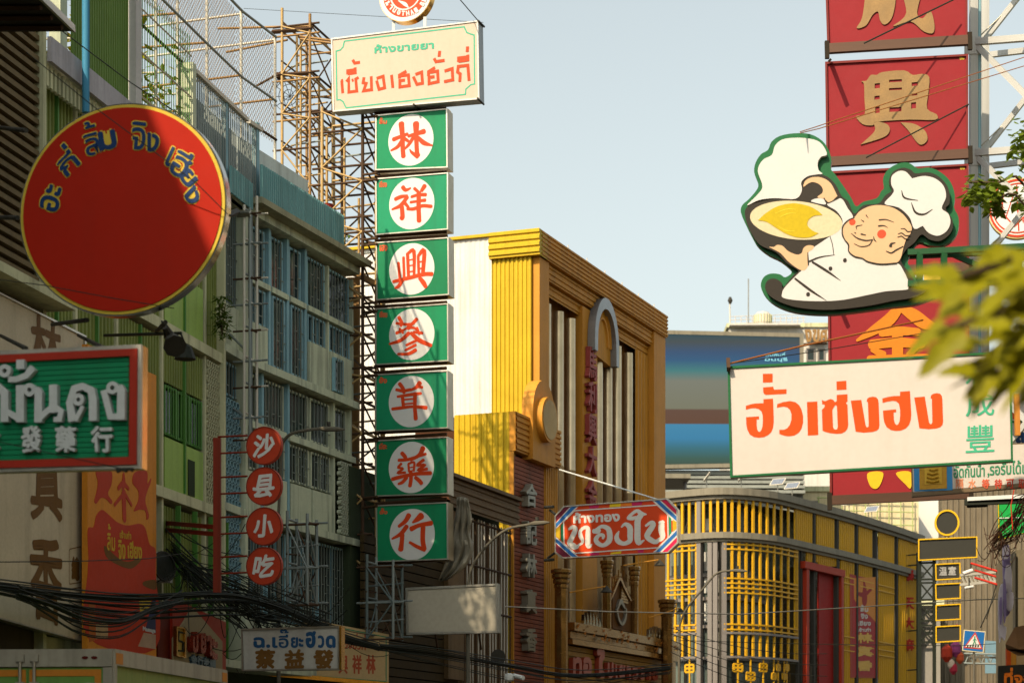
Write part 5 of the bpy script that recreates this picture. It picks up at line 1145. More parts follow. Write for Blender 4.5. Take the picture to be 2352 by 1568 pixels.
for x in [x for x in xs_side if x < 1831]: slat(x, z_b, zm-.423, .095)
for x0, x1 in ((1519, 1600), (1662, 1830)):
    for y in (1250, 1261, 1328, 1339, 1350, 1361, 1433, 1445):
        z = lz(1700, y); n = 3 if x0 < 1600 else 8
        for i in range(n):
            a, c = x0+(x1-x0)*i/n, x0+(x1-x0)*(i+1)/n; bar(t, 'rail', lat(a, z, .05), lat(c, z, .05), 0.07, 0.07, ladM, (0, 0, 1))
    for z in (z_a, z_b): sweep(B(), z-.05, z+.05, -.05, .1, x0-3, x1, 8).build('grey_rail', lpost, t)
def keyp(x, y, s):
    k = lat(x, 0).y/FP; d = ldir(x); o = lat(x, lz(x, y), .03); w_, h_ = s*k, s*k*.75
    for a, b_ in (((-1, -1), (1, -1)), ((-1, 1), (1, 1)), ((-1, -1), (-1, 1)), ((1, -1), (1, 1)), ((-1, 0), (1, 0)), ((0, -1), (0, 1))):
        bar(t, 'key_fret', o+d*a[0]*w_+Vector((0, 0, a[1]*h_)), o+d*b_[0]*w_+Vector((0, 0, b_[1]*h_)), .09, .08, ladM, (0, 0, 1) if a[1] == b_[1] else d)
    bar(t, 'fret_stem', o+Vector((0, 0, h_)), Vector((o.x, o.y, z_b)), .06, .06, ladM, d); bar(t, 'fret_stem', Vector((o.x, o.y, 2.5)), o-Vector((0, 0, h_)), .06, .06, ladM, d)
for x, y in ((1585, 1534), (1694, 1532), (1723, 1552), (1752, 1532), (1786, 1532), (1806, 1532), (1776, 1552), (1800, 1552)): keyp(x, y, 11 if x < 1770 else 8)
# side: finer bars in bays
zl = 3.0
for x in [x for x in xs_side if 1850 < x]:
    if min(abs(x-p) for p in posts) < 5 or 1838 < x < 1930: 
        if 1840 < x < 1920: slat(x, lz(x, 1290 if x < 1880 else 1300), zm-.423, .095)
        continue
    slat(x, zl, zm-.423, .095)
for a, c in ((1930, 1960), (1972, 2004), (2016, 2052)):
    for z in (11.4, 11.1, 8.4, 8.0, 7.7, 5.2, 4.9): bar(t, 'rail', lat(a, z, .05), lat(c, z, .05), .05, .05, ladM, (0, 0, 1))
# glass rooms and white blinds behind the bars
glassM = mk('pale_glazing', '#5c675f', .25, dirt=.3, scale=.8); blind = mk('white_blind', '#d8d6cc', .6, dirt=.15, scale=2)
sweep(B(), 0, ZT-.6, -1.9, -1.7, 1500, 2100).build('inner_wall', glassM, t)
for a, c in ((1552, 1566), (1572, 1598), (1611, 1622), (1624, 1629), (1648, 1660), (1668, 1684), (1690, 1712)):
    for y0, y1 in ((1178, 1210), (1256, 1300), (1312, 1352), (1370, 1420), (1446, 1490)):
        if random.random() < .9: sweep(B(), lz(1651, y1), lz(1651, y0), -1.69, -1.6, a+random.uniform(-2, 2), c, 2).build('blind', blind, t)
for y in (1205, 1305, 1360, 1425, 1500): z = lz(1651, y+4); sweep(B(), z-.12, z+.04, -1.75, -1.45, 1502, 1830, 10).build('floor_edge', lpost, t)
for x in (1530, 1575, 1618, 1655, 1690, 1735, 1790): bar(t, 'mullion', lat(x, 0, -1.5), lat(x, ZT-.7, -1.5), .1, .1, dgrey, ldir(x))
for x0, x1 in ((1555, 1570), (1632, 1618), (1690, 1702)): rod(t, 'inner_brace', lat(x0, zm+.2, -.6), lat(x1, ZT-1, -.6), .07, dgrey)
p = [lat(x, 0, -12) for x in (1500, 2100)]
B().add([lat(1500, ZT-.55, -.4), lat(1700, ZT-.55, -.4), lat(1830, ZT-.55, -.4), lat(2100, ZT-.55, -.4), lat(2100, ZT-.55, -14), lat(1500, ZT-.55, -9)], [(0, 1, 2, 3, 4, 5)]).build('roof', dgrey, t)
# red door frame
rd = mk('door_red', '#98301a', .5, dirt=.3); rdp = mk('door_panel_red', '#8c1c16', .55, dirt=.3)
bar(t, 'door_jamb', lat(1846, 0, .12), lat(1846, lz(1846, 1293), .12), .3, .22, rd, ldir(1846)); bar(t, 'door_jamb', lat(1926, 0, .12), lat(1926, lz(1926, 1312), .12), .3, .22, rd, ldir(1926))
bar(t, 'door_head', lat(1838, lz(1838, 1296), .14), lat(1930, lz(1930, 1317), .14), .34, .26, rd, (0, 0, 1))
sweep(B(), 0, lz(1890, 1306), -.9, -.85, 1852, 1888, 3).build('opening', mk('opening_olive', '#3c3216', .8, dirt=.4), t); sweep(B(), 0, lz(1890, 1306), -.2, -.12, 1886, 1922, 3).build('door_panel', rdp, t)
# solar lamps on its roof
for i, (x, y, s) in enumerate(((1625, 1112, 0), (1700, 1108, 0), (1782, 1118, 1), (1815, 1127, 1), (1946, 1168, 1), (1998, 1186, 1))):
    tt = T('solar_lamp', ('solar panel lamp seen edge on above the bend of the lattice shop cornice', 'flat solar panel lamp tipped back on the rounded cornice', 'gridded solar panel lamp facing the street on the rounded corner', 'tilted solar panel lamp beside the gridded one on the lattice shop roof', 'solar panel lamp standing over the finer side lattice', 'solar panel lamp near the end of the side lattice roof')[i], 'lamp', lat(x, ZT, .1), 'solar lamps on the lattice shop roof')
    o = lat(x, ZT, .1); rod(tt, 'pole', o, o+Vector((0, 0, .45)), .05, steel); c = o+Vector((0, 0, .55)); n_ = Vector((-.5, -.7, .9)).normalized() if s else Vector((-.8, .1, .6)).normalized(); a = n_.cross(Vector((0, 0, 1))).normalized(); e = n_.cross(a)
    def pan(nm, w1, h1, o0, o1, m): B().add([c+a*(sx*w1)+e*(sy*h1)+n_*oo for oo in (o0, o1) for sx, sy in ((-1, -1), (1, -1), (1, 1), (-1, 1))], [(3, 2, 1, 0), (4, 5, 6, 7), (0, 1, 5, 4), (1, 2, 6, 5), (2, 3, 7, 6), (3, 0, 4, 7)]).build(nm, m, tt)
    pan('frame', .36, .24, -.03, .0, whitetube); pan('cells', .32, .2, .001, .008, mk('solar_cells', '#6d7480', .25, dirt=.2))
# tall banner and dark gate frames on the side
pw = lat(1985, 0, .28); f = Fr(1985, pw.y, (ldir(1985).x, ldir(1985).y)); Q = [(1952, 1317), (2016, 1332), (2017, 1556), (1953, 1555)]
t = T('banner', 'tall red and orange banner with a pale vertical name on the lattice side wall', 'banner', base(f, 1985, 1555))
slab(f, Q, -.2, 0, 'panel', rd, t); q = inset(Q, 6); slab(f, q, .001, .006, 'field', mk('field_red', '#9a1c1c', .5, dirt=.2), t)
shape(f, [[(1961, 1327), (2012, 1324), (2013, 1430), (2000, 1415), (1975, 1395), (1962, 1375)]], idc, .0065, .003, 'field_orange', mk('field_orange', '#c0761c', .5, dirt=.2), t, sm=False)
ink(f, [[(1984, 1332, 4), (1986, 1350, 22), (1986, 1372, 34), (1984, 1382, 26)], [(1970, 1362, 8), (1985, 1365, 12), (2002, 1352, 6)]], idc, .0098, .004, 'emblem', rdp, t)
b = B()
for s, y0, y1, w_ in (('ลิ้ม', 1388, 1404, 9), ('จิง', 1408, 1420, 8), ('เฮียง', 1424, 1436, 15), ('เจ้าเก่า', 1440, 1450, 15)): txt(f, s, (1985-w_, y0, 1985+w_, y1), .0098, .003, '', None, None, bold=.08, b=b)
b.build('lettering', creamface, t); b = B()
for s, y in (('林', 1464), ('真', 1495), ('香', 1528)): txt(f, s, (1967, y-12, 2003, y+12), .0098, .01, '', None, None, bold=.1, b=b)
b.build('characters', mk('char_gold', '#c79a34', .4, dirt=.2), t)
t = T('steel_gate_frame', 'dark lattice steel frame standing past the end of the yellow side lattice', 'frame', P(2085, 1700, 112))
for x, y in ((2066, 1275), (2080, 1275), (2106, 1268), (2112, 1268)): rod(t, 'post', P(x, 1760, 112), P(x, y, 112), .09, blackM)
for y in (1276, 1300, 1450, 1540): rod(t, 'rail', P(2064, y, 112), P(2114, y-4, 112), .08, blackM)
b = B(); f = Fr(2085, 111.8, (1, -.1))
for s, y in (('泰', 1320), ('天', 1385), ('大', 1430), ('麻', 1480)): txt(f, s, (2076, y-14, 2100, y+14), 0, .03, 'character', rdp, t, bold=.05)

# ---- far: video screen, roofs, white blocks, ribbed hall
f = Fr(1676, 140, (1, .02)); t = T('video_screen', 'huge video wall showing blurred teal, cream, brown and blue bands', 'screen', base(f, 1676, 1075))
Q = [(1480, 757), (1846, 765), (1846, 1070), (1480, 1076)]
slab(f, Q, -.8, -.02, 'cabinet', bandM, t); rim(f, Q, 9, -.02, .06, 'bezel', bandM, t)
m = bpy.data.materials.new('screen_picture'); m.use_nodes = True; n, l = m.node_tree.nodes, m.node_tree.links; p = n['Principled BSDF']; p.inputs['Base Color'].default_value = (.02, .02, .02, 1)
tc = n.new('ShaderNodeTexCoord'); sx = n.new('ShaderNodeSeparateXYZ'); l.new(tc.outputs['Generated'], sx.inputs[0]); rp = n.new('ShaderNodeValToRGB'); rp.color_ramp.elements.remove(rp.color_ramp.elements[0])
stops = [(0, '#3a5a4a'), (.05, '#33685c'), (.13, '#2a7f92'), (.2, '#2f95c4'), (.31, '#3a9cc8'), (.315, '#6e4630'), (.42, '#6e4a3a'), (.43, '#8a8a72'), (.64, '#8d9080'), (.72, '#3f8f90'), (.8, '#1f6592'), (.86, '#2a5a86'), (.94, '#44545a'), (1, '#1a4f5e')]
for i, (a, c) in enumerate(stops):
    e = rp.color_ramp.elements[0] if i == 0 else rp.color_ramp.elements.new(a); e.position = a; e.color = (*hexc(c), 1)
l.new(sx.outputs[2], rp.inputs[0]); l.new(rp.outputs[0], p.inputs['Emission Color']); p.inputs['Emission Strength'].default_value = .44; p.inputs['Roughness'].default_value = 1; p.inputs['Specular IOR Level'].default_value = 0
slab(f, inset(Q, 9.5), -.015, .02, 'picture', m, t)
txt(f, 'พบกันที่', (1757, 809, 1803, 818), .022, .005, 'caption', mk('caption_blue', '#6fa9b8', .5, emit=.2), t, bold=.05); txt(f, 'มีนบุรี', (1757, 821, 1809, 831), .022, .005, 'caption', MATS['caption_blue'], t, bold=.05)
t = T('screen_building', 'grey building with horizontal louvre bands under the huge video wall', 'building', base(f, 1676, 1400))
B().box(f, f.u(1440), f.u(1850), -12, -1.0, 0, f.z(1676, 1075)).build('wall', mk('grey_render', '#6f706a', .8, dirt=.3), t)
for i, y in enumerate((1080, 1090, 1101, 1112, 1124)): B().box(f, f.u(1440), f.u(1850), -.99, -.5+.1*i, f.z(1676, y+7), f.z(1676, y)).build('louvre', mk('louvre_grey', '#8d8f86', .5, metal=.3, dirt=.3, streak=.2), t)
t = T('roof_canopy', 'flat grey canopy roof behind the rounded cornice below the video wall', 'roof', P(1560, 1130, 118))
f = Fr(1560, 118, (1, .02)); B().box(f, f.u(1500), f.u(1580), -3, 1.5, f.z(1560, 1106), f.z(1560, 1096)).build('sheet', bandM, t); bar(t, 'post', f.p(1573, 1145), f.p(1573, 1106), .15, .15, lpost); bar(t, 'post', f.p(1505, 1145), f.p(1505, 1106), .15, .15, lpost)
wb = mk('far_white', '#c2bdb3', .7, dirt=.2, streak=.2); wb2 = mk('far_cream', '#cfc09a', .7, dirt=.35, streak=.2)
def far(label, x0, x1, y0, D, mat, sl=-.02, depth=10, wins=(), name='building'):
    f = Fr((x0+x1)/2, D, (1, sl)); t = T('far_building', label, 'building', base(f, (x0+x1)/2, 1700))
    B().box(f, f.u(x0), f.u(x1), -depth, 0, 0, f.z((x0+x1)/2, y0)).build('wall', mat, t)
    B().box(f, f.u(x0)-.2, f.u(x1)+.2, -depth-.2, .2, f.z((x0+x1)/2, y0), f.z((x0+x1)/2, y0)+.35).build('roof_edge', ledgeM, t)
    for a, c, y1, y2 in wins:
        o = frame_rect(B(), f, f.u(a), f.u(c), f.z(a, y2), f.z(a, y1), .12, .003, .12).build('window', lpost, t); B().box(f, f.u(a)+.12, f.u(c)-.12, .003, .03, f.z(a, y2)+.12, f.z(a, y1)-.12).build('pane', darkglass, o)
    return t, f
t, f = far('white tower block with rooftop tank between the video wall and the red sign', 1674, 1925, 752, 178, wb, wins=((1852, 1872, 800, 830), (1878, 1895, 800, 830), (1850, 1870, 870, 905), (1850, 1870, 950, 985)))
B().box(f, f.u(1674), f.u(1836), .0, 1, f.z(1700, 752), f.z(1700, 748)).build('ledge', wb, t)
tt = T('roof_sign', 'rusty Thai metal letters standing on the roof of the white tower block', 'sign', f.p(1872, 790, .6))
for ch, x in (('ง', 1856), ('ข', 1874), ('ศ', 1892)): txt(f, ch, (x-8, 757, x+8, 787), .5, .25, 'letter', rust, tt, bold=.08)
bar(tt, 'rail', f.p(1842, 790, .5), f.p(1900, 789, .5), .12, .12, rustd)
tt = T('cooling_tower', 'pale ribbed cooling tower on the roof of the white tower block', 'tank', f.p(1752, 752, -3)); f3 = f.off(-3); c = f3.p(1752, 752); k = f3.dep(1752)/FP
B().lathe(c, [(17*k, c.z), (20*k, c.z+10*k), (20*k, c.z+28*k), (15*k, c.z+32*k), (14*k, c.z+34*k)], 20).build('shell', creamface, tt)
for i in range(20): a = i*.314; rod(tt, 'rib', c+Vector((20.3*k*math.cos(a), 20.3*k*math.sin(a), 10*k)), c+Vector((20.3*k*math.cos(a), 20.3*k*math.sin(a), 28*k)), .1, ledgeM)
tt = T('antenna_mast', 'thin mast with a lamp on the white tower block roof', 'mast', f.p(1678, 752, -1)); rod(tt, 'pole', f.p(1677, 752, -1), f.p(1676, 682, -1), .12, whitetube); c = f.p(1677, 690, -1); B().lathe(c, [(.1, c.z-.3), (.22, c.z), (.1, c.z+.3)], 8).build('lamp', dgrey, tt)
tt = T('antenna_mast', 'taller bare mast beside the cooling tower', 'mast', f.p(1719, 752, -2)); rod(tt, 'pole', f.p(1719, 752, -2), f.p(1719, 640, -2), .1, steel)
tt = T('roof_fence', 'pale net fence along the roof of the white tower block', 'fence', f.p(1740, 752, -4)); q = B(); fz = f.off(-4)
for i in range(14): rod(tt, 'post', fz.p(1676+i*13, 752), fz.p(1676+i*13, 726), .07, creamface)
for y in (727, 735, 743): rod(tt, 'rail', fz.p(1674, y), fz.p(1850, y-6), .06, creamface)
t, f = far('low cream building with a pipe scaffold behind the lattice shop roof', 1838, 2110, 1128, 145, wb2, wins=((1855, 1880, 1150, 1190),))
tt = T('pipe_frame', 'pale green pipe frame on the low cream building', 'frame', f.p(1990, 1230, .4))
for i in range(9): rod(tt, 'post', f.p(1880+i*27, 1235, .4), f.p(1880+i*27, 1140, .4), .09, mk('pipe_green_pale', '#9aa36a', .5, dirt=.3))
for y in (1142, 1170, 1200): rod(tt, 'rail', f.p(1876, y, .4), f.p(2100, y+6, .4), .09, MATS['pipe_green_pale'])
t, f = far('narrow white tower beside the grey ribbed hall', 2098, 2168, 1090, 155, mk('far_bright_white', '#d0ccc4', .6, dirt=.1), wins=((2036, 2054, 1150, 1180),) if False else ())
t, f = far('pinkish white annexe with a broken window beside the narrow white tower', 2030, 2096, 1120, 150, mk('far_pink', '#c7b3ab', .7, dirt=.3, streak=.3), wins=((2062, 2082, 1135, 1190),))
f = Fr(2240, 128, (1, -.05)); t = T('ribbed_hall', 'tall brown grey building clad in vertical ribbed sheets', 'building', base(f, 2240, 1700)); rb = mk('ribbed_taupe', '#6f6452', .6, dirt=.35, streak=.3)
B().box(f, f.u(2164), f.u(2400), -1.5, -.1, 0, f.z(2240, 1085)).build('wall', rb, t); B().corr(f, f.u(2164), f.u(2400), 0, f.z(2240, 1085), -.09, .34, .1).build('ribbed_cladding', rb, t)
t, f = far('pale shaded house front below the yellow framed signs', 2105, 2160, 1390, 125, mk('far_shade_grey', '#8a8478', .8, dirt=.4))
t, f = far('pale house at the far end of the street under the crossing sign', 2090, 2250, 1480, 150, mk('far_stone', '#a39a88', .8, dirt=.4))
t = T('far_shop_signs', 'small colourful shop signs and balloons far down the street', 'signs', P(2175, 1560, 118))
for x, y, r, c in ((2175, 1500, 13, '#a8341e'), (2195, 1490, 12, '#8a3a6a'), (2205, 1510, 9, '#b8502a'), (2190, 1535, 9, '#a02838'), (2198, 1440, 5, '#a83050'), (2185, 1525, 8, '#c9b09a')):
    o = P(x, y, 118); k = 118/FP; B().lathe(o, [(r*k*.3, o.z-r*k*1.5), (r*k, o.z-r*k*.6), (r*k, o.z+r*k*.8), (r*k*.3, o.z+r*k*1.6)], 10).build('panel', mk('far'+c, c, .6, dirt=.6, scale=4), t)
# ================================================================ far side of the street: hanging signs, truss, trees
maroon = mk('sign_crimson', '#801e23', .6, dirt=.15, scale=.8, fine=.06); tarn = mk('tarnished_gold', '#7f6238', .5, metal=.35, dirt=.75, scale=2.5, dcol='#4a4030', fine=.3); oranG = mk('glossy_orange', '#c06f16', .4, dirt=.2)
wht = mk('truss_white', '#b4b4b0', .5, dirt=.25, streak=.15)
# white steel truss that carries them
t = T('steel_truss', 'white painted steel truss tower carrying the crimson character signs', 'truss', P(2300, 1770, 46))
tp = [(2236, 45.6), (2470, 43.8), (2262, 47.4)]
for x, D in tp: bar(t, 'post', P(x, 1085, D), P(x, -160, D), .17, .17, wht, (1, 0, 0))
ys = [-155, 97, 352, 600, 850, 1090]
for i, y in enumerate(ys):
    a, c, e = P(2236, y, 45.6), P(2470, y-18, 43.8), P(2262, y+6, 47.4)
    bar(t, 'beam', a, c, .14, .14, wht, (0, 0, 1)); bar(t, 'beam', e+Vector((0, 0, -.25)), P(2470, y+6, 45.6), .12, .12, wht, (0, 0, 1))
    bar(t, 'gusset', P(2233, y+28, 45.52), P(2233, y-12, 45.52), .34, .05, wht, (1, 0, 0))
    if i < len(ys)-1:
        y2 = ys[i+1]; bar(t, 'brace', a, P(2470, y2-18, 43.8), .12, .1, wht, (0, 0, 1)); bar(t, 'brace', P(2258, y2, 46), P(2470, y-18, 45.3), .11, .11, wht, (0, 0, 1))
        rod(t, 'tie_rod', P(2236, y2, 45.9), P(2470, y+30, 45.6), .03, steel)
bar(t, 'column', P(2247, 1085, 45.7), P(2247, -160, 45.7), .06, .3, bluepaint, (1, 0, 0))
# crimson panels
RF = Fr(1895, 45, (1, -.22)); rv = crop(3, 0)
QR = [[(1893, -112), (2222, -128), (2223, 89), (1900, 109)], [(1895, 142), (2224, 124), (2224, 350), (1898, 369)], [(1898, 394), (2225, 376), (2226, 610), (1902, 625)], [(1901, 655), (2226, 640), (2227, 868), (1903, 884)], [(1903, 908), (2226, 892), (2226, 1130), (1906, 1145)]]
LR = ['topmost crimson panel sign with the lower half of a bronze character', 'crimson panel sign with a whole tarnished bronze character', 'crimson panel sign mostly hidden behind the cartoon chef', 'crimson panel sign with a glossy orange character below the chef', 'lowest crimson panel sign, yellow drop shapes showing under the white sign']
for i, q in enumerate(QR):
    t = T('panel_sign', LR[i], 'sign', base(RF, 2060, q[3][1]), 'crimson character panels on the white truss')
    slab(RF, q, -.22, 0, 'panel', maroon, t); rim(RF, q, 5, .0, .05, 'frame', mk('frame_maroon', '#6d2420', .5, dirt=.3), t)
    bar(t, 'bottom_channel', RF.p(q[3][0]-2, q[3][1]+4, .02), RF.p(q[2][0]+3, q[2][1]+4, .02), .2, .14, mk('channel_brown', '#4a3020', .45, metal=.4, dirt=.4), (0, 0, 1))
    for k in (0, 1):
        x = q[3-k][0]+(4 if k else -1); y = q[3-k][1]; bar(t, 'hanger', RF.p(x, y-14, .06), RF.p(x+1, y+26, .06), .09, .09, mk('hanger_dark', '#2c241a', .6, dirt=.3), (1, 0, 0))
    if i < 4: bar(t, 'outrigger', RF.p(q[3][0]+6, q[3][1]+30, .1), RF.p(q[3][0]+6, q[3][1]+30, .8), .08, .05, MATS['hanger_dark'])
    if i == 0:
        b = B(); shape(RF, [[(905, -160), (905, -160), (1185, -160), (1185, -160), (1165, 60), (1130, 180), (1070, 228), (1030, 190), (1010, 110), (960, 140), (900, 235), (815, 258), (868, 150)]], rv, .001, .03, '', None, None, b=b)
        shape(RF, [[(1195, -160), (1195, -160), (1440, -160), (1440, -160), (1370, 110), (1420, 170), (1490, 100), (1528, 220), (1515, 305), (1430, 290), (1310, 200), (1150, 242), (1270, 120)]], rv, .001, .03, '', None, None, b=b); b.build('character', tarn, t)
    if i == 1:
        b = B(); R_ = lambda x0, y0, x1, y1: [(x0, y0), (x1, y0-6), (x1, y1-6), (x0, y1)]
        ol = crom([(858, 748), (905, 742), (945, 690), (1000, 690), (1050, 664), (1250, 648), (1330, 690), (1420, 680), (1482, 712), (1472, 860), (1462, 1000), (1550, 1052), (1535, 1102), (1300, 1100), (1000, 1120), (965, 1152), (870, 1142), (808, 1068), (888, 1050), (885, 900), (882, 775)], True, 3)
        shape(RF, [ol, R_(980, 770, 1028, 815), R_(978, 885, 1026, 918), R_(985, 985, 1026, 1042), R_(1112, 735, 1230, 758), R_(1112, 812, 1230, 832), R_(1115, 990, 1226, 1030), R_(1320, 760, 1376, 793), R_(1320, 862, 1372, 882), R_(1315, 945, 1360, 1000)], rv, .001, .03, '', None, None, sm=False, b=b)
        shape(RF, [[(975, 1122), (1090, 1140), (1118, 1200), (1060, 1262), (850, 1330), (850, 1330), (980, 1205)], [(1218, 1125), (1218, 1125), (1340, 1138), (1440, 1200), (1465, 1280), (1420, 1328), (1370, 1310), (1290, 1200)]], rv, .001, .03, '', None, None, b=b); b.build('character', tarn, t)
    if i == 3:
        c1 = crop(3, 1)
        ink(RF, [[(1215, 1235, 80), (1120, 1360, 110), (980, 1460, 90), (818, 1558, 24)], [(1215, 1255, 60), (1330, 1320, 110), (1440, 1400, 110), (1560, 1440, 40)], [(1040, 1490, 70), (1200, 1470, 80), (1380, 1480, 70)], [(950, 1595, 90), (1180, 1575, 90), (1420, 1590, 80)], [(1190, 1480, 100), (1190, 1700, 100)], [(960, 1640, 50), (1060, 1690, 70)], [(1360, 1620, 60), (1290, 1690, 50)], [(930, 1730, 70), (1460, 1715, 70)]], c1, .001, .02, 'character', oranG, t)
    if i == 4:
        shape(RF, [[(1993, 1086), (2027, 1084), (2024, 1108), (2012, 1122), (1998, 1114)], [(2058, 1086), (2092, 1084), (2092, 1120), (2080, 1112)]], idc, .001, .02, 'character', mk('drop_yellow', '#d0a520', .45, dirt=.15), t)
    txt(RF, 'ฮง', (q[1][0]-20, q[1][1]+8, q[1][0]-9, q[1][1]+14), .001, .003, 'small_lettering', yel, t, bold=.1)
# cartoon chef sign
CF = Fr(1950, 36, (1, -.22)); cc = aff(1688.2, 298.6, .27827)
t = T('chef_sign', 'cut-out sign of a smiling cartoon chef tossing a yellow dish from a black wok', 'sign', base(CF, 1930, 730))
OUT = [(490, 28), (620, 35), (720, 90), (775, 170), (795, 250), (790, 320), (830, 370), (900, 470), (960, 560), (1000, 630), (1060, 592), (1170, 562), (1205, 505), (1228, 480), (1222, 400), (1260, 330), (1340, 280), (1430, 270), (1510, 318), (1600, 310), (1700, 350), (1780, 430), (1815, 540), (1808, 640), (1845, 720), (1840, 830), (1790, 910), (1700, 955), (1600, 950), (1520, 925), (1470, 970), (1440, 1030), (1425, 1095), (1460, 1150), (1500, 1230), (1545, 1300), (1680, 1330), (1690, 1365), (1600, 1400), (1480, 1440), (1300, 1460), (1150, 1480), (1000, 1500), (800, 1520), (600, 1515), (450, 1490), (330, 1440), (250, 1370), (213, 1290), (232, 1220), (290, 1185), (370, 1190), (415, 1215), (470, 1165), (380, 1080), (280, 1030), (190, 960), (140, 880), (90, 780), (48, 680), (60, 620), (115, 570), (182, 490), (190, 440), (158, 350), (170, 270), (215, 200), (272, 165), (300, 100), (370, 50)]
shape(CF, [OUT], cc, -.2, .17, 'casing', mk('casing_bronze', '#6a5638', .3, metal=.7, dirt=.5), t, k=3)
shape(CF, [OUT], cc, -.0295, .03, 'green_edge', mk('edge_green', '#1c5a33', .4, dirt=.15), t, k=3)
blk = mk('chef_black', '#2c261f', .45, dirt=.15); cw = mk('chef_white', '#bcb9b6', .5, dirt=.08, fine=.04); skn = mk('chef_skin', '#bf9c78', .5, dirt=.06, fine=.04)
def cs(n, pts, v, th, m, k=4): return shape(CF, [pts], cc, v, th, n, m, t, k=k)
cs('outline', [(95, 640), (250, 582), (420, 568), (515, 572), (560, 490), (552, 440), (600, 390), (680, 368), (760, 385), (830, 450), (880, 545), (935, 590), (985, 690), (1060, 622), (1185, 606), (1240, 540), (1292, 500), (1270, 430), (1300, 350), (1380, 312), (1450, 328), (1490, 358), (1600, 350), (1690, 390), (1760, 480), (1772, 600), (1738, 650), (1795, 740), (1785, 840), (1700, 912), (1610, 905), (1540, 862), (1480, 930), (1410, 990), (1370, 1080), (1440, 1180), (1492, 1270), (1490, 1312), (1580, 1322), (1480, 1380), (1300, 1410), (1100, 1450), (800, 1482), (560, 1470), (400, 1430), (290, 1370), (248, 1300), (270, 1240), (330, 1226), (385, 1260), (395, 1300), (480, 1200), (522, 1160), (430, 1100), (340, 1010), (210, 950), (140, 860), (92, 750)], .001, .12, blk)
cs('steam', [(100, 622), (200, 578), (330, 563), (500, 568), (552, 500), (548, 430), (600, 383), (680, 366), (722, 362), (690, 330), (683, 270), (710, 222), (757, 205), (740, 150), (690, 95), (600, 70), (490, 65), (390, 80), (330, 130), (305, 205), (240, 240), (200, 290), (190, 350), (222, 440), (220, 490), (170, 550)], .002, .10, cw)
el = [(505+382*math.cos(a)*math.cos(.09)-158*math.sin(a)*math.sin(.09), 745+382*math.cos(a)*math.sin(.09)+158*math.sin(a)*math.cos(.09)) for a in [i*math.pi/12 for i in range(24)]]
cs('wok_inside', el, .1215, .008, mk('wok_cream', '#bdb08f', .5, dirt=.05), 3)
cs('dish', [(190, 745), (190, 745), (250, 690), (350, 630), (480, 605), (600, 625), (680, 665), (722, 702), (722, 702), (650, 710), (605, 745), (600, 790), (640, 830), (690, 852), (690, 852), (620, 885), (520, 887), (430, 860), (350, 815), (290, 775), (250, 755)], .130, .006, mk('dish_yellow', '#b09708', .45, dirt=.06))
cs('jacket', [(760, 612), (870, 563), (930, 645), (975, 722), (915, 765), (885, 815), (885, 880), (930, 950), (935, 1005), (985, 1045), (1050, 1058), (1090, 1085), (1200, 1105), (1340, 1100), (1390, 1160), (1432, 1250), (1432, 1300), (1410, 1318), (1250, 1330), (1100, 1360), (900, 1400), (720, 1412), (520, 1405), (400, 1385), (388, 1350), (410, 1300), (490, 1215), (600, 1110), (605, 1080), (600, 1010), (655, 965), (780, 880), (860, 822), (888, 750), (840, 670)], .1212, .006, cw)
cs('cuff', [(630, 590), (660, 568), (720, 566), (752, 594), (735, 615)], .1214, .006, cw)
cs('hand', [(565, 470), (580, 420), (640, 390), (720, 395), (790, 440), (845, 545), (845, 545), (780, 598), (740, 570), (680, 555), (720, 520), (722, 480), (690, 445), (640, 430), (600, 445)], .1216, .008, skn)
cs('hand', [(283, 965), (320, 965), (350, 948), (395, 958), (440, 1000), (510, 1028), (550, 1015), (565, 975), (600, 952), (650, 958), (640, 985), (605, 1010), (598, 1060), (606, 1110), (575, 1157), (520, 1145), (440, 1085), (380, 1020), (330, 990)], .1216, .008, skn)
cs('head', [(985, 720), (1030, 670), (1110, 630), (1200, 620), (1300, 640), (1380, 690), (1430, 750), (1458, 800), (1450, 850), (1410, 910), (1385, 990), (1370, 1050), (1330, 1095), (1200, 1105), (1090, 1085), (1050, 1055), (980, 1040), (940, 1000), (936, 945), (905, 905), (885, 850), (890, 790), (930, 745)], .1285, .008, skn)
cs('hat', [(1235, 610), (1290, 540), (1312, 500), (1290, 450), (1295, 380), (1350, 340), (1410, 345), (1462, 400), (1462, 400), (1560, 380), (1650, 400), (1720, 460), (1742, 550), (1707, 645), (1760, 690), (1778, 760), (1750, 830), (1680, 872), (1600, 850), (1550, 790), (1550, 790), (1480, 815), (1440, 720), (1350, 640)], .1217, .012, cw)
ink(CF, [[(640, 1090, 18), (760, 1165, 20), (872, 1243, 3)], [(495, 1225, 16), (620, 1320, 20), (755, 1408, 3)], [(605, 1088, 16), (700, 1050, 12), (822, 1030, 4)], [(785, 880, 6), (805, 950, 6), (815, 1030, 5)], [(735, 562, 8), (758, 600, 10), (800, 590, 8), (870, 550, 14)], [(600, 1010, 6), (603, 1060, 10), (606, 1115, 10)], [(903, 1075, 34), (911, 1075, 34)], [(784, 1143, 34), (792, 1143, 34)], [(599, 1355, 34), (607, 1355, 34)]], cc, .1275, .003, 'jacket_lines', blk, t)
ink(CF, [[(1375, 500, 5), (1400, 560, 15), (1510, 582, 4)], [(1455, 600, 5), (1490, 680, 17), (1560, 696, 15), (1630, 655, 4)]], cc, .134, .003, 'hat_folds', blk, t)
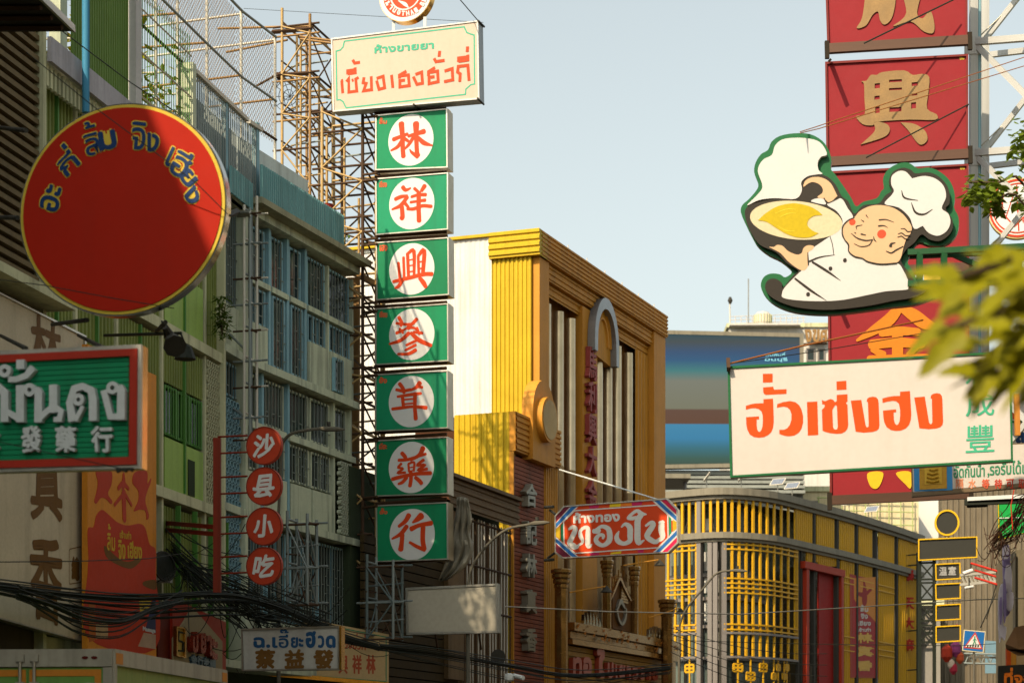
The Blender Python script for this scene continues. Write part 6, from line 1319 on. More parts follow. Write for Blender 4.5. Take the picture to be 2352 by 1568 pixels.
ink(CF, [[(1190, 742, 12), (1250, 740, 9), (1312, 762, 3)], [(1185, 792, 14), (1230, 790, 9), (1262, 806, 3)], [(1040, 740, 3), (1062, 756, 10)], [(1082, 702, 9), (1100, 726, 3)], [(1052, 784, 3), (1002, 795, 9), (1006, 822, 3)], [(985, 845, 5), (997, 852, 8)], [(1040, 858, 12), (1080, 868, 6)], [(960, 853, 4), (1010, 893, 10), (1080, 912, 11), (1137, 905, 8)], [(1135, 907, 7), (1105, 950, 9), (1040, 962, 7), (983, 938, 3)], [(1144, 878, 4), (1150, 905, 10), (1167, 923, 3)], [(1283, 958, 26), (1292, 938, 16), (1324, 930, 4)], [(1248, 1000, 6), (1290, 1014, 10), (1330, 990, 12), (1388, 960, 6)], [(1345, 858, 3), (1375, 850, 7), (1410, 872, 8), (1448, 868, 4)], [(1368, 815, 3), (1400, 815, 7), (1425, 838, 8), (1455, 835, 4)], [(1340, 885, 3), (1375, 876, 7), (1405, 898, 8), (1435, 895, 4)], [(985, 722, 6), (930, 748, 9), (890, 795, 9), (886, 850, 9), (905, 905, 9), (937, 945, 9), (938, 1000, 9), (985, 1042, 9), (1050, 1058, 8), (1095, 1085, 9), (1200, 1106, 9), (1335, 1098, 8)]], cc, .137, .003, 'face_lines', blk, t)
for x, y, r in ((972, 777, 26), (1213, 875, 36)):
    u, z = CF.uz(*cc(x, y)); k = .27827*36/FP; B().disc(CF, u, z, r*k, r*k, .137, .1395, 24).build('cheek', mk('cheek_red', '#d2452a', .5, dirt=.05), t)
ink(CF, [[(330, 690, 3), (420, 655, 6), (500, 655, 3)], [(370, 720, 3), (440, 690, 6), (500, 688, 3)], [(350, 790, 3), (420, 830, 6), (490, 835, 3)]], cc, .1365, .002, 'dish_strokes', mk('dish_light', '#d8ba30', .45, dirt=.05), t)
# green bracket truss that holds the chef
gb = mk('bracket_green', '#1d4a2a', .5, dirt=.3, streak=.15)
t = T('bracket_truss', 'dark green steel bracket truss reaching in from the shops to the chef sign', 'bracket', P(2352, 700, 36.5))
for dv in (.35, -.35):
    f = CF.off(-.25+dv)
    bar(t, 'chord', f.p(2085, 580 if dv > 0 else 588), f.p(2560, 556 if dv > 0 else 566), .1, .1, gb, (0, 0, 1)); bar(t, 'chord', f.p(2085, 652), f.p(2560, 640), .1, .1, gb, (0, 0, 1))
    for x in (2112, 2168, 2340, 2460): bar(t, 'post', f.p(x, 652), f.p(x, 580), .1, .1, gb, (1, 0, 0))
    for x, y, x2, y2 in ((2175, 650, 2335, 570), (2340, 648, 2460, 566)): bar(t, 'brace', f.p(x, y) if dv > 0 else f.p(x, y2+8), f.p(x2, y2) if dv > 0 else f.p(x2, y), .09, .09, gb, (0, 0, 1))
for x in (2112, 2340, 2460): bar(t, 'spacer', CF.off(.1).p(x, 580), CF.off(-.6).p(x, 588), .08, .08, gb, (0, 0, 1))
# white sign
WF = Fr(1672, 34, (1, -.22)); Q = [(1671, 841), (2322, 806), (2327, 1059), (1677, 1096)]
t = T('shop_sign', 'wide white sign with thick orange Thai letters and mint green characters in a green frame', 'sign', base(WF, 2000, 1080))
slab(WF, Q, -.18, 0, 'box', mk('box_ochre_steel', '#8a7338', .4, metal=.5, dirt=.5), t); slab(WF, inset(Q, 4), .001, .006, 'face', creamface, t); rim(WF, Q, 5, .0, .03, 'frame', MATS['edge_green'], t)
wc = aff(1665.2, 849.8, .21973); og = mk('letter_orange', '#c4440a', .45, dirt=.06, fine=.04)
LT = [[[(218, 372), (260, 358), (310, 348), (402, 344), (402, 303), (502, 297), (507, 420), (510, 540), (503, 600), (485, 645), (455, 675), (410, 698), (355, 705), (300, 697), (258, 670), (233, 620), (222, 560), (220, 490), (355, 482), (356, 512), (331, 515), (331, 570), (337, 620), (350, 642), (365, 644), (380, 625), (392, 585), (396, 520), (393, 465), (380, 430), (350, 405), (310, 397), (265, 400), (218, 413)]],
      [[(396, 38), (498, 36), (498, 126), (396, 130)]], [[(398, 180), (505, 172), (507, 190), (515, 203), (643, 198), (643, 247), (430, 258), (408, 248), (400, 230)]],
      [[(544, 355), (610, 332), (680, 322), (735, 333), (775, 365), (802, 415), (816, 480), (816, 550), (800, 610), (770, 655), (725, 682), (670, 690), (615, 683), (568, 665), (568, 622), (615, 622), (650, 607), (678, 570), (694, 515), (695, 460), (680, 415), (650, 388), (610, 380), (575, 385), (544, 394)]],
      [[(857, 332), (965, 326), (975, 676), (866, 682)]],
      [[(1013, 310), (1030, 320), (1050, 324), (1080, 308), (1105, 301), (1130, 308), (1145, 328), (1152, 333), (1168, 322), (1168, 258), (1280, 250), (1281, 325), (1264, 342), (1280, 362), (1288, 570), (1280, 610), (1258, 640), (1220, 660), (1170, 665), (1100, 657), (1050, 645), (1020, 632), (1013, 412), (1035, 392), (1045, 372), (1036, 357), (1016, 357)], [(1122, 415), (1150, 368), (1160, 363), (1170, 380), (1179, 595), (1172, 615), (1155, 622), (1137, 612), (1129, 590)]],
      [[(1165, 118), (1268, 110), (1270, 202), (1167, 208)]],
      [[(1315, 318), (1425, 310), (1468, 565), (1476, 590), (1487, 598), (1500, 588), (1502, 560), (1494, 333), (1481, 328), (1486, 300), (1505, 284), (1545, 276), (1580, 282), (1600, 305), (1606, 340), (1615, 575), (1608, 610), (1585, 632), (1540, 645), (1450, 652), (1366, 642)]],
      [[(1645, 295), (1700, 280), (1760, 270), (1830, 268), (1830, 225), (1933, 217), (1940, 330), (1947, 460), (1942, 520), (1925, 570), (1890, 608), (1840, 630), (1785, 634), (1735, 625), (1690, 595), (1665, 545), (1655, 490), (1651, 422), (1788, 408), (1790, 438), (1763, 441), (1765, 510), (1775, 555), (1793, 573), (1810, 565), (1824, 535), (1831, 480), (1830, 410), (1818, 350), (1790, 325), (1750, 320), (1700, 328), (1647, 342)]],
      [[(1978, 285), (2088, 275), (2132, 540), (2142, 560), (2155, 564), (2166, 550), (2167, 520), (2162, 300), (2149, 292), (2153, 264), (2175, 247), (2215, 239), (2248, 246), (2266, 268), (2272, 300), (2280, 535), (2273, 572), (2250, 595), (2210, 608), (2130, 616), (2032, 607)]]]
for lp in LT: shape(WF, lp, wc, .0065, .003, 'letter', og, t, sm=False)
mint = mk('letter_mint_green', '#3b9c78', .5, dirt=.05)
for s, y0, y1 in (('和', 838, 890), ('成', 905, 957), ('豐', 975, 1040)): txt(WF, s, (2218, y0+2, 2284, y1), .0065, .003, 'character', mint, t, bold=.008, sl=-.05)
for x, y in ((1673, 838), (2322, 806)): bar(t, 'lug', WF.p(x, y+4, .02), WF.p(x, y-6, .12), .06, .2, rustd, (1, 0, 0))
# wires and stays of that sign
def wire(label, pts, r, mat=None, s=.0, n=8, cat='wire'):
    ps = []
    for a, c in zip(pts, pts[1:]): ps += (sag(a, c, s, n) if s else [a, c])
    q = [ps[0]]
    for p in ps[1:]:
        if (p-q[-1]).length > 1e-4: q.append(p)
    b = B(); b.path(q, r, 5); o = b.build('wire', mat or wireM); return tagit(o, label, cat, 'thin wires and stays between the signs')
cop = mk('copper_wire', '#a8642a', .4, metal=.5, dirt=.3)
wire('rusty stay rod rising from the upper corner of the wide white sign', [WF.p(1672, 836, .05), P(1840, 795, 34.6), P(2120, 735, 36)], .016, cop)
wire('second thin stay above the top edge of the wide white sign', [WF.p(1690, 833, .03), P(1880, 806, 34.8), P(2120, 765, 36)], .008)
wire('bright copper wire strung from the chef sign up across the crimson panel', [P(1838, 303, 35.8), P(1870, 293, 36.5), P(2352, 132, 40), P(2420, 110, 40.5)], .009, cop)
wire('second copper wire just below the one crossing the crimson panel', [P(1838, 306, 35.8), P(1880, 296, 36.5), P(2352, 152, 40), P(2420, 131, 40.5)], .009, cop)
wire('dark stay crossing the topmost crimson panel towards the steel truss', [P(1985, 100, 43.5), P(2190, 0, 44)], .018)
wire('dark stay crossing the lower part of the whole bronze character panel', [P(1990, 362, 43.5), P(2225, 240, 44.3)], .016)
wire('pale cable from the brick red tower down to the octagonal sign', [P(1285, 1078, 59), P(1516, 1148, 56)], .02, signwhite)
wire('long thin wire crossing the street before the lattice shop', [P(1160, 1392, 44), P(1400, 1404, 46), P(1700, 1410, 48), P(1960, 1394, 50), P(2250, 1376, 52), P(2420, 1372, 53)], .014, steel)
wire('thin wire hanging across the face of the huge round red sign', [P(60, 120, 24), P(215, 245, 24.2), P(450, 420, 24.4), P(523, 492, 24.6)], .006)
wire('thin wire over the lower edge of the huge round red sign', [P(-20, 640, 24), P(100, 655, 24.2), P(260, 685, 24.4), P(400, 708, 24.6)], .006)
wire('black drop wire sloping past the green terrace fence', [P(140, 70, 30), P(300, 190, 32), P(400, 255, 34), P(523, 492, 24.8)], .009)
wire('thin wire above the street by the cream billboard corner', [P(1040, -20, 46), P(1098, 48, 48)], .012)
wire('faint wire far up in the open sky left of the round emblem sign', [P(560, 20, 55), P(900, 40, 52), P(1110, 52, 50)], .006)
wire('black wire sagging past the cream wall sign and dragon banner', [P(-20, 1290, 28), P(180, 1288, 30), P(340, 1282, 33), P(420, 1270, 36)], .008)
wire('wire crossing the green slatted sign towards its lower corner', [P(-20, 1010, 19.5), P(150, 1048, 19.6), P(300, 1080, 19.8)], .005)
for i in range(5): wire(('first','second','third','fourth','fifth')[i]+' of five slack wires down across the lattice shop corner', sag(P(1540, 1440+i*14, 60), P(1900, 1500+i*26, 66), .25, 10), .011)
wire('long thin wire passing low over the lattice shop and tall banner', [P(1560, 1470, 58), P(1850, 1478, 60), P(2200, 1482, 62), P(2420, 1470, 63)], .01)
# amulet sign and its neighbour
AF = Fr(2092, 41, (1, -.22)); Q = [(2092, 1030), (2480, 1010), (2480, 1108), (2094, 1140)]
t = T('shop_sign', 'cream sign with a gold amulet on blue, hung just below the wide white sign', 'sign', base(AF, 2250, 1135))
slab(AF, Q, -.2, 0, 'box', mk('box_brown_steel', '#6d5a42', .45, metal=.4, dirt=.4), t); slab(AF, inset(Q, 3, 3, 3, 10), .001, .006, 'face', creamface, t)
slab(AF, [(2098, 1033), (2186, 1028), (2188, 1125), (2100, 1128)], .0065, .009, 'picture_ground', mk('picture_blue', '#3a86c0', .4, dirt=.3), t)
slab(AF, [(2111, 1040), (2174, 1036), (2175, 1121), (2112, 1124)], .0095, .02, 'picture_frame', mk('amulet_gold', '#b88a1c', .4, metal=.3, dirt=.7, scale=9, dcol='#5a3a08', fine=.4), t)
slab(AF, [(2123, 1040), (2162, 1037), (2164, 1110), (2124, 1112)], .0205, .03, 'amulet', mk('amulet_pale', '#c9a23a', .45, dirt=.2), t)
for i in range(4): b = B(); b.path([AF.p(2131+4*(i == 0)-i, 1078+i*9, .033), AF.p(2142, 1081+i*9, .035), AF.p(2154+i, 1077+i*9, .033)], .02, 5); b.build('fold', MATS['amulet_gold'], t)
for s, q in (('อัดกันน้ำ', (2190, 1066, 2262, 1098)), (',รอรับได้เลย', (2268, 1060, 2380, 1096))): txt(AF, s, q, .0065, .003, 'lettering', MATS['border_green'], t, bold=.08, sl=-.05)
for ch, x, a in (('隔', 2204, '#c07a5a'), ('水', 2233, '#c9805c'), ('等', 2264, '#c4573c'), ('待', 2293, '#b83c28'), ('可', 2320, '#b83c28'), ('取', 2348, '#b83c28')): txt(AF, ch, (x-9, 1100, x+9, 1122), .0065, .003, 'character', mk('red_'+a, a, .5, dirt=.1), t, bold=.03, sl=-.05)
f = Fr(2320, 47, (1, -.22)); t = T('shop_sign', 'white sign with blue and green Thai letters peeping out past the wide white sign', 'sign', base(f, 2340, 1060)); Q = [(2290, 968), (2500, 958), (2500, 1046), (2290, 1056)]
slab(f, Q, -.2, 0, 'box', alu, t); slab(f, inset(Q, 3), .001, .006, 'face', creamface, t); rim(f, Q, 4, 0, .03, 'frame', MATS['edge_green'], t)
txt(f, 'ถนน', (2332, 990, 2400, 1018), .0065, .003, 'lettering', navy, t, bold=.14); txt(f, 'เพชร', (2316, 1027, 2380, 1048), .0065, .003, 'lettering', MATS['border_green'], t, bold=.05)
t = T('wooden_post', 'orange brown wooden post rising beside the wide white sign', 'post', P(2336, 1000, 43)); bar(t, 'pole', P(2337, 1000, 43), P(2335, 905, 43), .1, .1, mk('wood_orange', '#b87a34', .7, dirt=.3), (1, 0, 0))
f = Fr(2340, 52, (1, -.2)); t = T('shop_sign', 'white board with red corner flashes behind the orange wooden post', 'sign', base(f, 2340, 970)); Q = [(2290, 880), (2500, 872), (2500, 960), (2290, 966)]
slab(f, Q, -.15, 0, 'board', creamface, t); shape(f, [[(2326, 882), (2345, 881), (2328, 900)], [(2324, 935), (2345, 962), (2326, 962)]], idc, .001, .004, 'flash', red2, t, sm=False)
# round lattice emblem sign behind the truss
f = Fr(2336, 56, (1, -.2)); t = T('round_sign', 'white round sign with red lattice lines behind the steel truss', 'sign', base(f, 2336, 548)); u, z = f.uz(2338, 478); k = 56/FP
B().disc(f, u, z, 68*k, 70*k, -.2, 0, 48).build('drum', mk('drum_cream', '#c9b070', .5, dirt=.2), t, smooth=True); B().disc(f, u, z, 66*k, 68*k, .001, .006, 48).build('face', whitep, t)
B().ring(f, u, z, 65*k, 67*k, 5*k, .0065, .02, 48).build('ring', red2, t); B().ring(f, u, z, 57*k, 58*k, 3*k, .0065, .02, 48).build('ring', red2, t)
ink(f, [[(2290, 440, 3), (2310, 500, 3), (2330, 440, 3), (2350, 510, 3), (2372, 440, 3)], [(2286, 470, 3), (2330, 520, 3), (2380, 470, 3)], [(2305, 430, 3), (2300, 500, 3)], [(2335, 425, 3), (2340, 530, 3)]], idc, .0065, .01, 'line', red2, t, sm=False)
t = T('red_roof_ornament', 'red and yellow roof ornament glimpsed behind the green bracket truss', 'ornament', P(2160, 650, 60)); f = Fr(2160, 60, (1, -.2))
B().prism(f, [f.uz(*p) for p in ((2130, 625), (2140, 608), (2200, 606), (2210, 625))], -.6, 0).build('roof', mk('roof_red', '#b83418', .5, dirt=.2), t); B().box(f, f.u(2122), f.u(2225), -.6, -.05, f.z(2160, 650), f.z(2160, 626)).build('beam', mk('beam_yellow', '#d0a84a', .5, dirt=.2), t)
B().box(f, f.u(2256), f.u(2310), -.5, 0, f.z(2280, 640), f.z(2280, 572)).build('panel', mk('panel_amber', '#c98a3a', .5, dirt=.6, scale=5, dcol='#8a2a10'), t)
# yellow framed black sign stack
f = Fr(2110, 78, (1, -.12)); yfr = mk('neon_yellow_frame', '#cfa31a', .4, dirt=.1); bk = mk('sign_black', '#33322c', .5, dirt=.25)
t = T('sign_mast', 'dark cross braced mast beside the yellow framed black signs', 'mast', base(f, 2130, 1700))
for x in (2112, 2146): bar(t, 'post', f.p(x, 1760, -.15), f.p(x, 1286, -.15), .12, .12, blackM, (1, 0, 0))
for y in (1292, 1330, 1338, 1377, 1386, 1425, 1436, 1474): bar(t, 'rail', f.p(2112, y, -.12), f.p(2150, y-1, -.12), .07, .07, blackM, (0, 0, 1))
for y0, y1 in ((1292, 1330), (1338, 1377), (1386, 1425), (1436, 1474)):
    bar(t, 'brace', f.p(2113, y0, -.1), f.p(2146, y1, -.1), .06, .05, blackM, (0, 0, 1)); bar(t, 'brace', f.p(2113, y1, -.16), f.p(2146, y0, -.16), .06, .05, blackM, (0, 0, 1))
B().box(f, f.u(2118), f.u(2150), -1.2, -.4, 0, f.z(2130, 1392)).build('backing', mk('backing_grey', '#8a857c', .7, dirt=.3), t)
u, z = f.uz(2175, 1200); k = 78/FP
s = T('round_sign', 'blank black disc sign ringed in yellow on top of the framed stack', 'sign', base(f, 2175, 1228), 'yellow framed black signs on the mast'); B().disc(f, u, z, 26*k, 28*k, -.15, 0, 40).build('disc', bk, s); B().ring(f, u, z, 28*k, 30*k, 4*k, -.1, .05, 40).build('ring', yfr, s); rod(s, 'stem', f.p(2175, 1236, -.1), f.p(2175, 1226, -.1), .2, steel)
for nm, q in (('long blank black sign with a yellow frame under the black disc', [(2109, 1237), (2245, 1231), (2245, 1280), (2109, 1287)]), ('black sign with two white characters in a yellow frame', [(2148, 1294), (2206, 1291), (2207, 1329), (2149, 1332)]), ('blank yellow framed black sign just below the two white characters', [(2148, 1340), (2207, 1337), (2207, 1374), (2149, 1377)]),
              ('blank yellow framed black sign second from the lowest on the mast', [(2149, 1388), (2207, 1385), (2207, 1422), (2149, 1425)]), ('lowest blank yellow framed black sign on the mast', [(2149, 1437), (2207, 1434), (2207, 1472), (2149, 1475)])):
    s = T('framed_sign', nm, 'sign', base(f, (q[0][0]+q[1][0])/2, q[3][1]), 'yellow framed black signs on the mast'); slab(f, q, -.2, 0, 'panel', bk, s); rim(f, q, 2.6, 0, .06, 'frame', yfr, s)
    if 'two white' in nm: txt(f, '温', (2157, 1301, 2175, 1321), .003, .01, 'character', whitep, s, bold=.03); txt(f, '室', (2178, 1300, 2196, 1320), .003, .01, 'character', whitep, s, bold=.05)
# pedestrian crossing sign
f = Fr(2235, 66, (1, -.1)); Q = [(2214, 1445), (2264, 1449), (2259, 1498), (2210, 1493)]
t = T('crossing_sign', 'blue pedestrian crossing sign with a white red edged triangle tilted on its pole', 'sign', base(f, 2235, 1498))
slab(f, Q, -.04, 0, 'plate', mk('plate_cream', '#cdbf98', .5, dirt=.2), t); slab(f, inset(Q, 2), .001, .008, 'field', mk('field_blue', '#1f5f9e', .45, dirt=.15), t)
shape(f, [[(2240, 1450), (2257, 1490), (2213, 1487)]], idc, .0085, .006, 'triangle_edge', red2, t, sm=False); shape(f, [[(2239.6, 1456), (2253, 1487), (2217.5, 1484.5)]], idc, .015, .004, 'triangle', whitep, t, sm=False)
ink(f, [[(2239, 1461, 3.4), (2239, 1462.5, 3.4)], [(2239, 1464, 2.6), (2238.5, 1471, 3)], [(2238.5, 1471, 2.2), (2242, 1479, 2)], [(2238.5, 1471, 2.2), (2235, 1479, 2)], [(2239, 1465, 1.6), (2243, 1470, 1.6)], [(2239, 1465, 1.6), (2235, 1470, 1.6)]], idc, .0192, .003, 'walker', MATS['border_green'], t)
for i in range(5): shape(f, [[(2222+i*6, 1480), (2225+i*6, 1480.3), (2224+i*6, 1485.5), (2220+i*6, 1485.2)]], idc, .0192, .003, 'stripe', bk, t, sm=False)
rod(t, 'pole', Vector((f.p(2237, 1498, -.1).x, f.p(2237, 1498, -.1).y, 0)), f.p(2237, 1448, -.1), .07, steel); bar(t, 'lattice_arm', f.p(2225, 1507, -.2), f.p(2310, 1510, -.2), .05, .2, steel, (0, 0, 1))
t = T('gantry', 'grey lattice gantry arm with a small blue tank sign behind the crossing sign', 'gantry', P(2270, 1530, 70))
for y in (1500, 1522): rod(t, 'chord', P(2215, y, 70), P(2310, y+2, 69), .07, greytube)
for i in range(10): rod(t, 'brace', P(2217+i*9.5, 1500 if i % 2 else 1522, 70), P(2226+i*9.5, 1522 if i % 2 else 1500, 70), .05, greytube)
g0 = Fr(2285, 74, (1, 0)); slab(g0, [(2263, 1470), (2296, 1472), (2296, 1545), (2263, 1545)], -.05, 0, 'plate', mk('plate_steelblue', '#6f8d9c', .5, dirt=.3), t)
# red lamp brackets
t = T('lamp_bracket', 'three red slanting arms holding white tube lamps over the street', 'lamp', P(2270, 1345, 60))
for (x, y, x2, y2) in ((2231, 1293, 2290, 1311), (2240, 1309, 2296, 1326), (2240, 1326, 2284, 1340)): rod(t, 'arm', P(x, y, 60), P(x2+40, y2+12, 58), .07, mk('arm_red', '#b03020', .5, dirt=.2))
rod(t, 'tube_lamp', P(2212, 1317, 60), P(2234, 1309, 60), .13, whitep); rod(t, 'tube_lamp', P(2216, 1350, 60), P(2236, 1346, 60), .09, whitep)
for y0, y1, x in ((1293, 1312, 2230), (1326, 1346, 2226)): rod(t, 'drop', P(x, y0, 60), P(x, y1, 60), .04, dgrey)
rod(t, 'stay', P(2300, 1335, 60), P(2252, 1440, 62), .04, steel); rod(t, 'stay', P(2290, 1335, 61), P(2266, 1420, 62), .04, steel)
t = T('white_lattice_sign', 'short white lattice board beside the red lamp arms', 'sign', P(2270, 1340, 64))
for y in (1318, 1340): bar(t, 'rail', P(2205, y+2, 64), P(2292, y-6, 64), .08, .08, mk('lattice_pale', '#a8a498', .6, dirt=.3), (0, 0, 1))
for i in range(9): bar(t, 'bar', P(2208+i*9, 1320, 64), P(2216+i*9, 1338, 64), .05, .05, MATS['lattice_pale'])
# edge-on white and violet cut-out sign
f = Fr(2312, 50, (.12, 1)); t = T('cutout_sign', 'white and violet cut-out sign seen almost edge on, with ragged layered outlines', 'sign', P(2312, 1478, 50)); vi = mk('sign_violet', '#8a7aa8', .5, dirt=.3); vw = mk('sign_pale_violet', '#d0c8d4', .45, dirt=.15)
random.seed(5)
def lump(pts, dD, th, m): 
    g1 = Fr(2312, 50+dD, (1, -.15)); shape(g1, [pts], idc, -th, th, 'layer', m, t, k=3)
lump([(2305, 1255), (2318, 1254), (2320, 1300), (2322, 1340), (2325, 1365), (2322, 1400), (2310, 1410), (2306, 1330)], .25, .3, vi)
lump([(2311, 1300), (2322, 1298), (2325, 1345), (2318, 1362), (2308, 1340)], .1, .12, vw); lump([(2306, 1256), (2316, 1255), (2316, 1280), (2306, 1282)], .1, .2, vw)
lump([(2294, 1362), (2303, 1338), (2306, 1370), (2304, 1430), (2312, 1440), (2308, 1470), (2300, 1462), (2296, 1475), (2293, 1430)], 0, .12, vw); lump([(2304, 1345), (2309, 1330), (2312, 1380), (2310, 1420), (2306, 1425)], -.05, .1, vi)
lump([(2296, 1380), (2301, 1372), (2301, 1420), (2297, 1432)], -.1, .06, vi); lump([(2312, 1362), (2327, 1360), (2328, 1385), (2322, 1402), (2313, 1395)], .05, .15, vw)
for y in (1275, 1285, 1295): bar(t, 'slot', P(2309, y, 49.8), P(2321, y-1, 49.8), .04, .05, vi, (0, 0, 1))
# wires, awning, green sign, parking sign
t = T('awning', 'brown cloth awning at the edge of the street above the parking sign', 'awning', P(2345, 1480, 48))
B().add([P(2309, 1478, 48), P(2330, 1440, 49), P(2420, 1420, 50), P(2420, 1480, 47), P(2340, 1490, 47.4)], [(0, 1, 2, 3, 4)]).build('cloth', mk('awning_brown', '#6d4a26', .8, dirt=.4), t)
B().add([P(2309, 1478, 48), P(2340, 1490, 47.4), P(2420, 1480, 47), P(2420, 1500, 47), P(2338, 1505, 47.4), P(2311, 1490, 48)], [(0, 1, 2, 3, 4, 5)]).build('valance', mk('awning_brown_dark', '#543a20', .8, dirt=.4), t)
f = Fr(2320, 55, (1, -.1)); t = T('shop_sign', 'grass green sign with a yellow edge behind the hanging wire tangle', 'sign', base(f, 2306, 1235)); Q = [(2292, 1146), (2480, 1136), (2480, 1190), (2294, 1240)]
slab(f, Q, -.15, 0, 'board', mk('sign_grass_green', '#1f9a48', .45, dirt=.2), t); rim(f, Q, 1.8, 0, .03, 'frame', yfr, t); bar(t, 'mullion', f.p(2292, 1190, .01), f.p(2470, 1186, .01), .03, .03, whitep)
f = Fr(2320, 44, (1, -.1)); t = T('parking_sign', 'black sign with orange Thai parking letters at the bottom edge of the view', 'sign', base(f, 2330, 1620)); Q = [(2294, 1528), (2480, 1518), (2480, 1640), (2294, 1640)]
slab(f, Q, -.15, 0, 'panel', mk('panel_black', '#26241d', .6, dirt=.3), t); txt(f, 'ที่จอดรถ', (2306, 1532, 2440, 1568), .003, .01, 'lettering', mk('letter_amber', '#d8701c', .45, dirt=.1), t, bold=.08)
t = T('storefront_strip', 'orange and cream shop front strip under the brown awning', 'shop', P(2345, 1540, 52)); f = Fr(2345, 52, (1, -.1))
for i, (a, c, col) in enumerate(((2312, 2322, '#c8501c'), (2322, 2334, '#c98a34'), (2334, 2420, '#b89a70'))): B().box(f, f.u(a)+.003, f.u(c), -.2, .03*i, f.z(2330, 1545), f.z(2330, 1485)).build('panel', mk('strip'+col, col, .6, dirt=.4), t)
t = T('side_house', 'grey brown side house with a pipe at the edge of the street', 'house', P(2400, 1770, 55)); f = Fr(2338, 55, (1, -.1)); B().box(f, f.u(2334), f.u(2500), -4, 0, 0, f.z(2340, 1262)).build('wall', mk('wall_taupe', '#6d6450', .8, dirt=.4, streak=.4), t); rod(t, 'pipe', f.p(2330, 1760, .1), f.p(2330, 1270, .1), .1, dgrey)
random.seed(21)
c0 = [P(2420, 1150, 43), P(2352, 1165, 43), P(2330, 1195, 43.5), P(2300, 1222, 44), P(2280, 1250, 44.2)]
bundle('ragged clump of black and rusty wires hanging by the grass green sign', c0, 30, .13, .012, 'wire_tangle', mk('wire_rustblack', '#2e2218', .7, dirt=.6, dcol='#8a4a2a', scale=6), 50, .3)
wire('red wire dangling beside the ragged wire clump', [P(2330, 1120, 43), P(2322, 1160, 43), P(2326, 1215, 43)], .012, MATS['arm_red'])
t = T('lamp_housing', 'white fluorescent lamp housing under the amulet sign', 'lamp', P(2270, 1150, 44)); bar(t, 'tube', P(2224, 1146, 44), P(2420, 1136, 43), .08, .12, signwhite, (0, 0, 1)); bar(t, 'case', P(2218, 1154, 44.1), P(2420, 1146, 43.1), .12, .16, blackM, (0, 0, 1)); bar(t, 'bracket', P(2222, 1160, 44.2), P(2268, 1158, 44), .1, .1, blackM, (0, 0, 1))

# ================================================================ trees
random.seed(33)
def inpoly(x, y, pl):
    r = False
    for (x1, y1), (x2, y2) in zip(pl, pl[1:]+pl[:1]):
        if (y1 > y) != (y2 > y) and x < (x2-x1)*(y-y1)/(y2-y1)+x1: r = not r
    return r
def bigleaf(b, c, d, s, up):
    """lobed pointed blade folded along its midrib"""
    d = d.normalized(); x = d.cross(up).normalized(); n = x.cross(d); pr = [(0, .02), (.12, .2), (.26, .3), (.4, .2), (.52, .27), (.68, .16), (.82, .13), (1, .0)]
    mid = []; l = []; r = []
    for t_, w_ in pr:
        m = c+d*s*t_-Vector((0, 0, s*.22*t_*t_)); mid.append(m); l.append(m+x*w_*s*.8+n*w_*s*.25); r.append(m-x*w_*s*.8+n*w_*s*.25)
    k = len(pr); vs = mid+l+r; fs = []
    for i in range(k-1): fs += [(i, i+1, k+i+1, k+i), (i+1, i, 2*k+i, 2*k+i+1)]
    b.add(vs, fs)
t = T('street_tree', 'near street tree with blurred yellow green lobed leaves hanging into view', 'tree', (2.75, 7.3, 0))
b = B(); trunk = [Vector((2.75, 7.3, 0)), Vector((2.72, 7.3, 1.5)), Vector((2.8, 7.35, 3.0)), Vector((2.7, 7.3, 4.6))]; b.path(trunk, [.13, .11, .09, .04], 9); b.build('trunk', barkM, t, smooth=True)
br = [[Vector((2.78, 7.35, 2.9)), P(2420, 700, 7.2), P(2300, 720, 7.0), P(2170, 760, 7.0)], [Vector((2.76, 7.33, 3.2)), P(2400, 600, 7.1), P(2300, 610, 7.0), P(2190, 640, 6.9)], [Vector((2.78, 7.3, 2.6)), P(2430, 820, 7.3), P(2320, 820, 7.1), P(2210, 860, 7.0)], [Vector((2.72, 7.3, 4.0)), Vector((3.3, 7.8, 4.7))], [Vector((2.75, 7.3, 3.6)), Vector((3.5, 6.9, 4.1))]]
for p in br: bb = B(); bb.path(crom([tuple(a) for a in p], False, 4), .016, 6); bb.build('branch', barkM, t)
for i in range(14):
    e = Vector((random.gauss(3.5, .6), random.gauss(7.5, .6), random.gauss(4.5, .45)))
    if e.x > .27*e.y+.1: bb = B(); bb.path(crom([(2.74, 7.32, 3.3+.08*i), tuple((Vector((2.74, 7.32, 4))+e)/2), tuple(e)], False, 4), .012, 5); bb.build('branch', barkM, t)
PL = [(2140, 695), (2175, 640), (2225, 605), (2260, 585), (2352, 570), (2470, 560), (2470, 900), (2330, 880), (2260, 890), (2205, 865), (2190, 820), (2225, 790), (2150, 780), (2120, 735)]
b = B(); n = 0
while n < 115:
    x, y = random.uniform(2120, 2460), random.uniform(575, 890)
    if not inpoly(x, y, PL): continue
    n += 1; D = random.uniform(6.6, 7.6); c = P(x, y, D); a = random.uniform(-.9, .9)+(math.pi if random.random() < .8 else 0)
    bigleaf(b, c+Vector((.05, 0, .02)), Vector((math.cos(a), random.uniform(-.5, .5), math.sin(a)*.7-.25)), random.uniform(.12, .2), Vector((random.uniform(-.7, .7), random.uniform(-1, .1), random.uniform(.2, 1))).normalized())
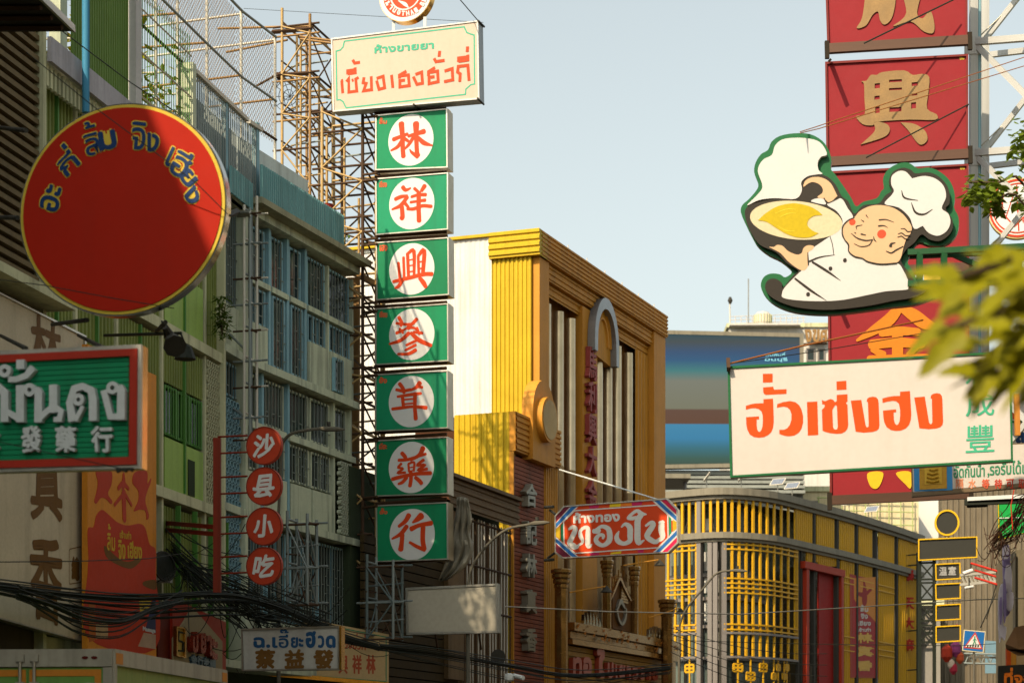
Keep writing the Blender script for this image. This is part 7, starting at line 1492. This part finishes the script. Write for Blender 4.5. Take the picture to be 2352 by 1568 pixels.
for i in range(600):
    c = Vector((random.gauss(3.5, .75), random.gauss(7.5, .8), random.gauss(4.4, .6)))
    if c.x < .25*c.y*1.06+.1: continue
    a = random.uniform(0, 6.28); bigleaf(b, c, Vector((math.cos(a), math.sin(a), random.uniform(-.6, .2))), random.uniform(.1, .18), Vector((random.uniform(-.4, .4), random.uniform(-.4, .4), 1)).normalized())
b.build('crown', leafY, t, smooth=True)
t = T('street_tree', 'farther street tree reaching a dark leafy twig in front of the steel truss', 'tree', (9.6, 34.5, 0))
b = B(); b.path([Vector((9.6, 34.5, 0)), Vector((9.5, 34.4, 4)), Vector((9.3, 34.2, 8)), Vector((9.3, 34.2, 11.5))], [.2, .17, .13, .05], 9); b.build('trunk', barkM, t, smooth=True)
for p in ([Vector((9.3, 34.2, 9.5)), P(2352, 425, 33), P(2290, 420, 33), P(2222, 418, 33)], [Vector((9.3, 34.2, 10.5)), P(2380, 330, 33), P(2340, 310, 33)], [Vector((9.3, 34.2, 9)), P(2352, 470, 33), P(2285, 455, 33)]): bb = B(); bb.path(crom([tuple(a) for a in p], False, 4), .022, 5); bb.build('branch', barkM, t)
for i in range(16):
    e = Vector((random.gauss(10.6, 1), random.gauss(34.5, 1), random.gauss(11.2, .9)))
    if e.x > .27*e.y: bb = B(); bb.path(crom([(9.3, 34.2, 8.6+.15*i), tuple((Vector((9.3, 34.2, 10))+e)/2+Vector((0, 0, .2))), tuple(e)], False, 4), .02, 5); bb.build('branch', barkM, t)
b = B(); pts = [P(random.uniform(2217, 2300), random.gauss(440, 17), random.uniform(32.5, 33.6)) for _ in range(190)]+[P(random.uniform(2325, 2420), random.gauss(330, 28), random.uniform(32.5, 34)) for _ in range(180)]+[P(random.uniform(2270, 2300), random.gauss(470, 12), 33) for _ in range(40)]+[P(random.uniform(2335, 2420), random.gauss(460, 30), random.uniform(32.5, 34)) for _ in range(120)]
far_ = [Vector((random.gauss(10.4, 1.2), random.gauss(34.5, 1.2), random.gauss(11, 1.0))) for _ in range(900)]
pts += [p for p in far_ if p.x > .262*p.y]
leafs(b, pts, .17, asp=.6).build('crown', translucent(mk('leaf_midgreen', '#66771f', .35, dirt=.5, scale=6, dcol='#1c2a0c')), t)
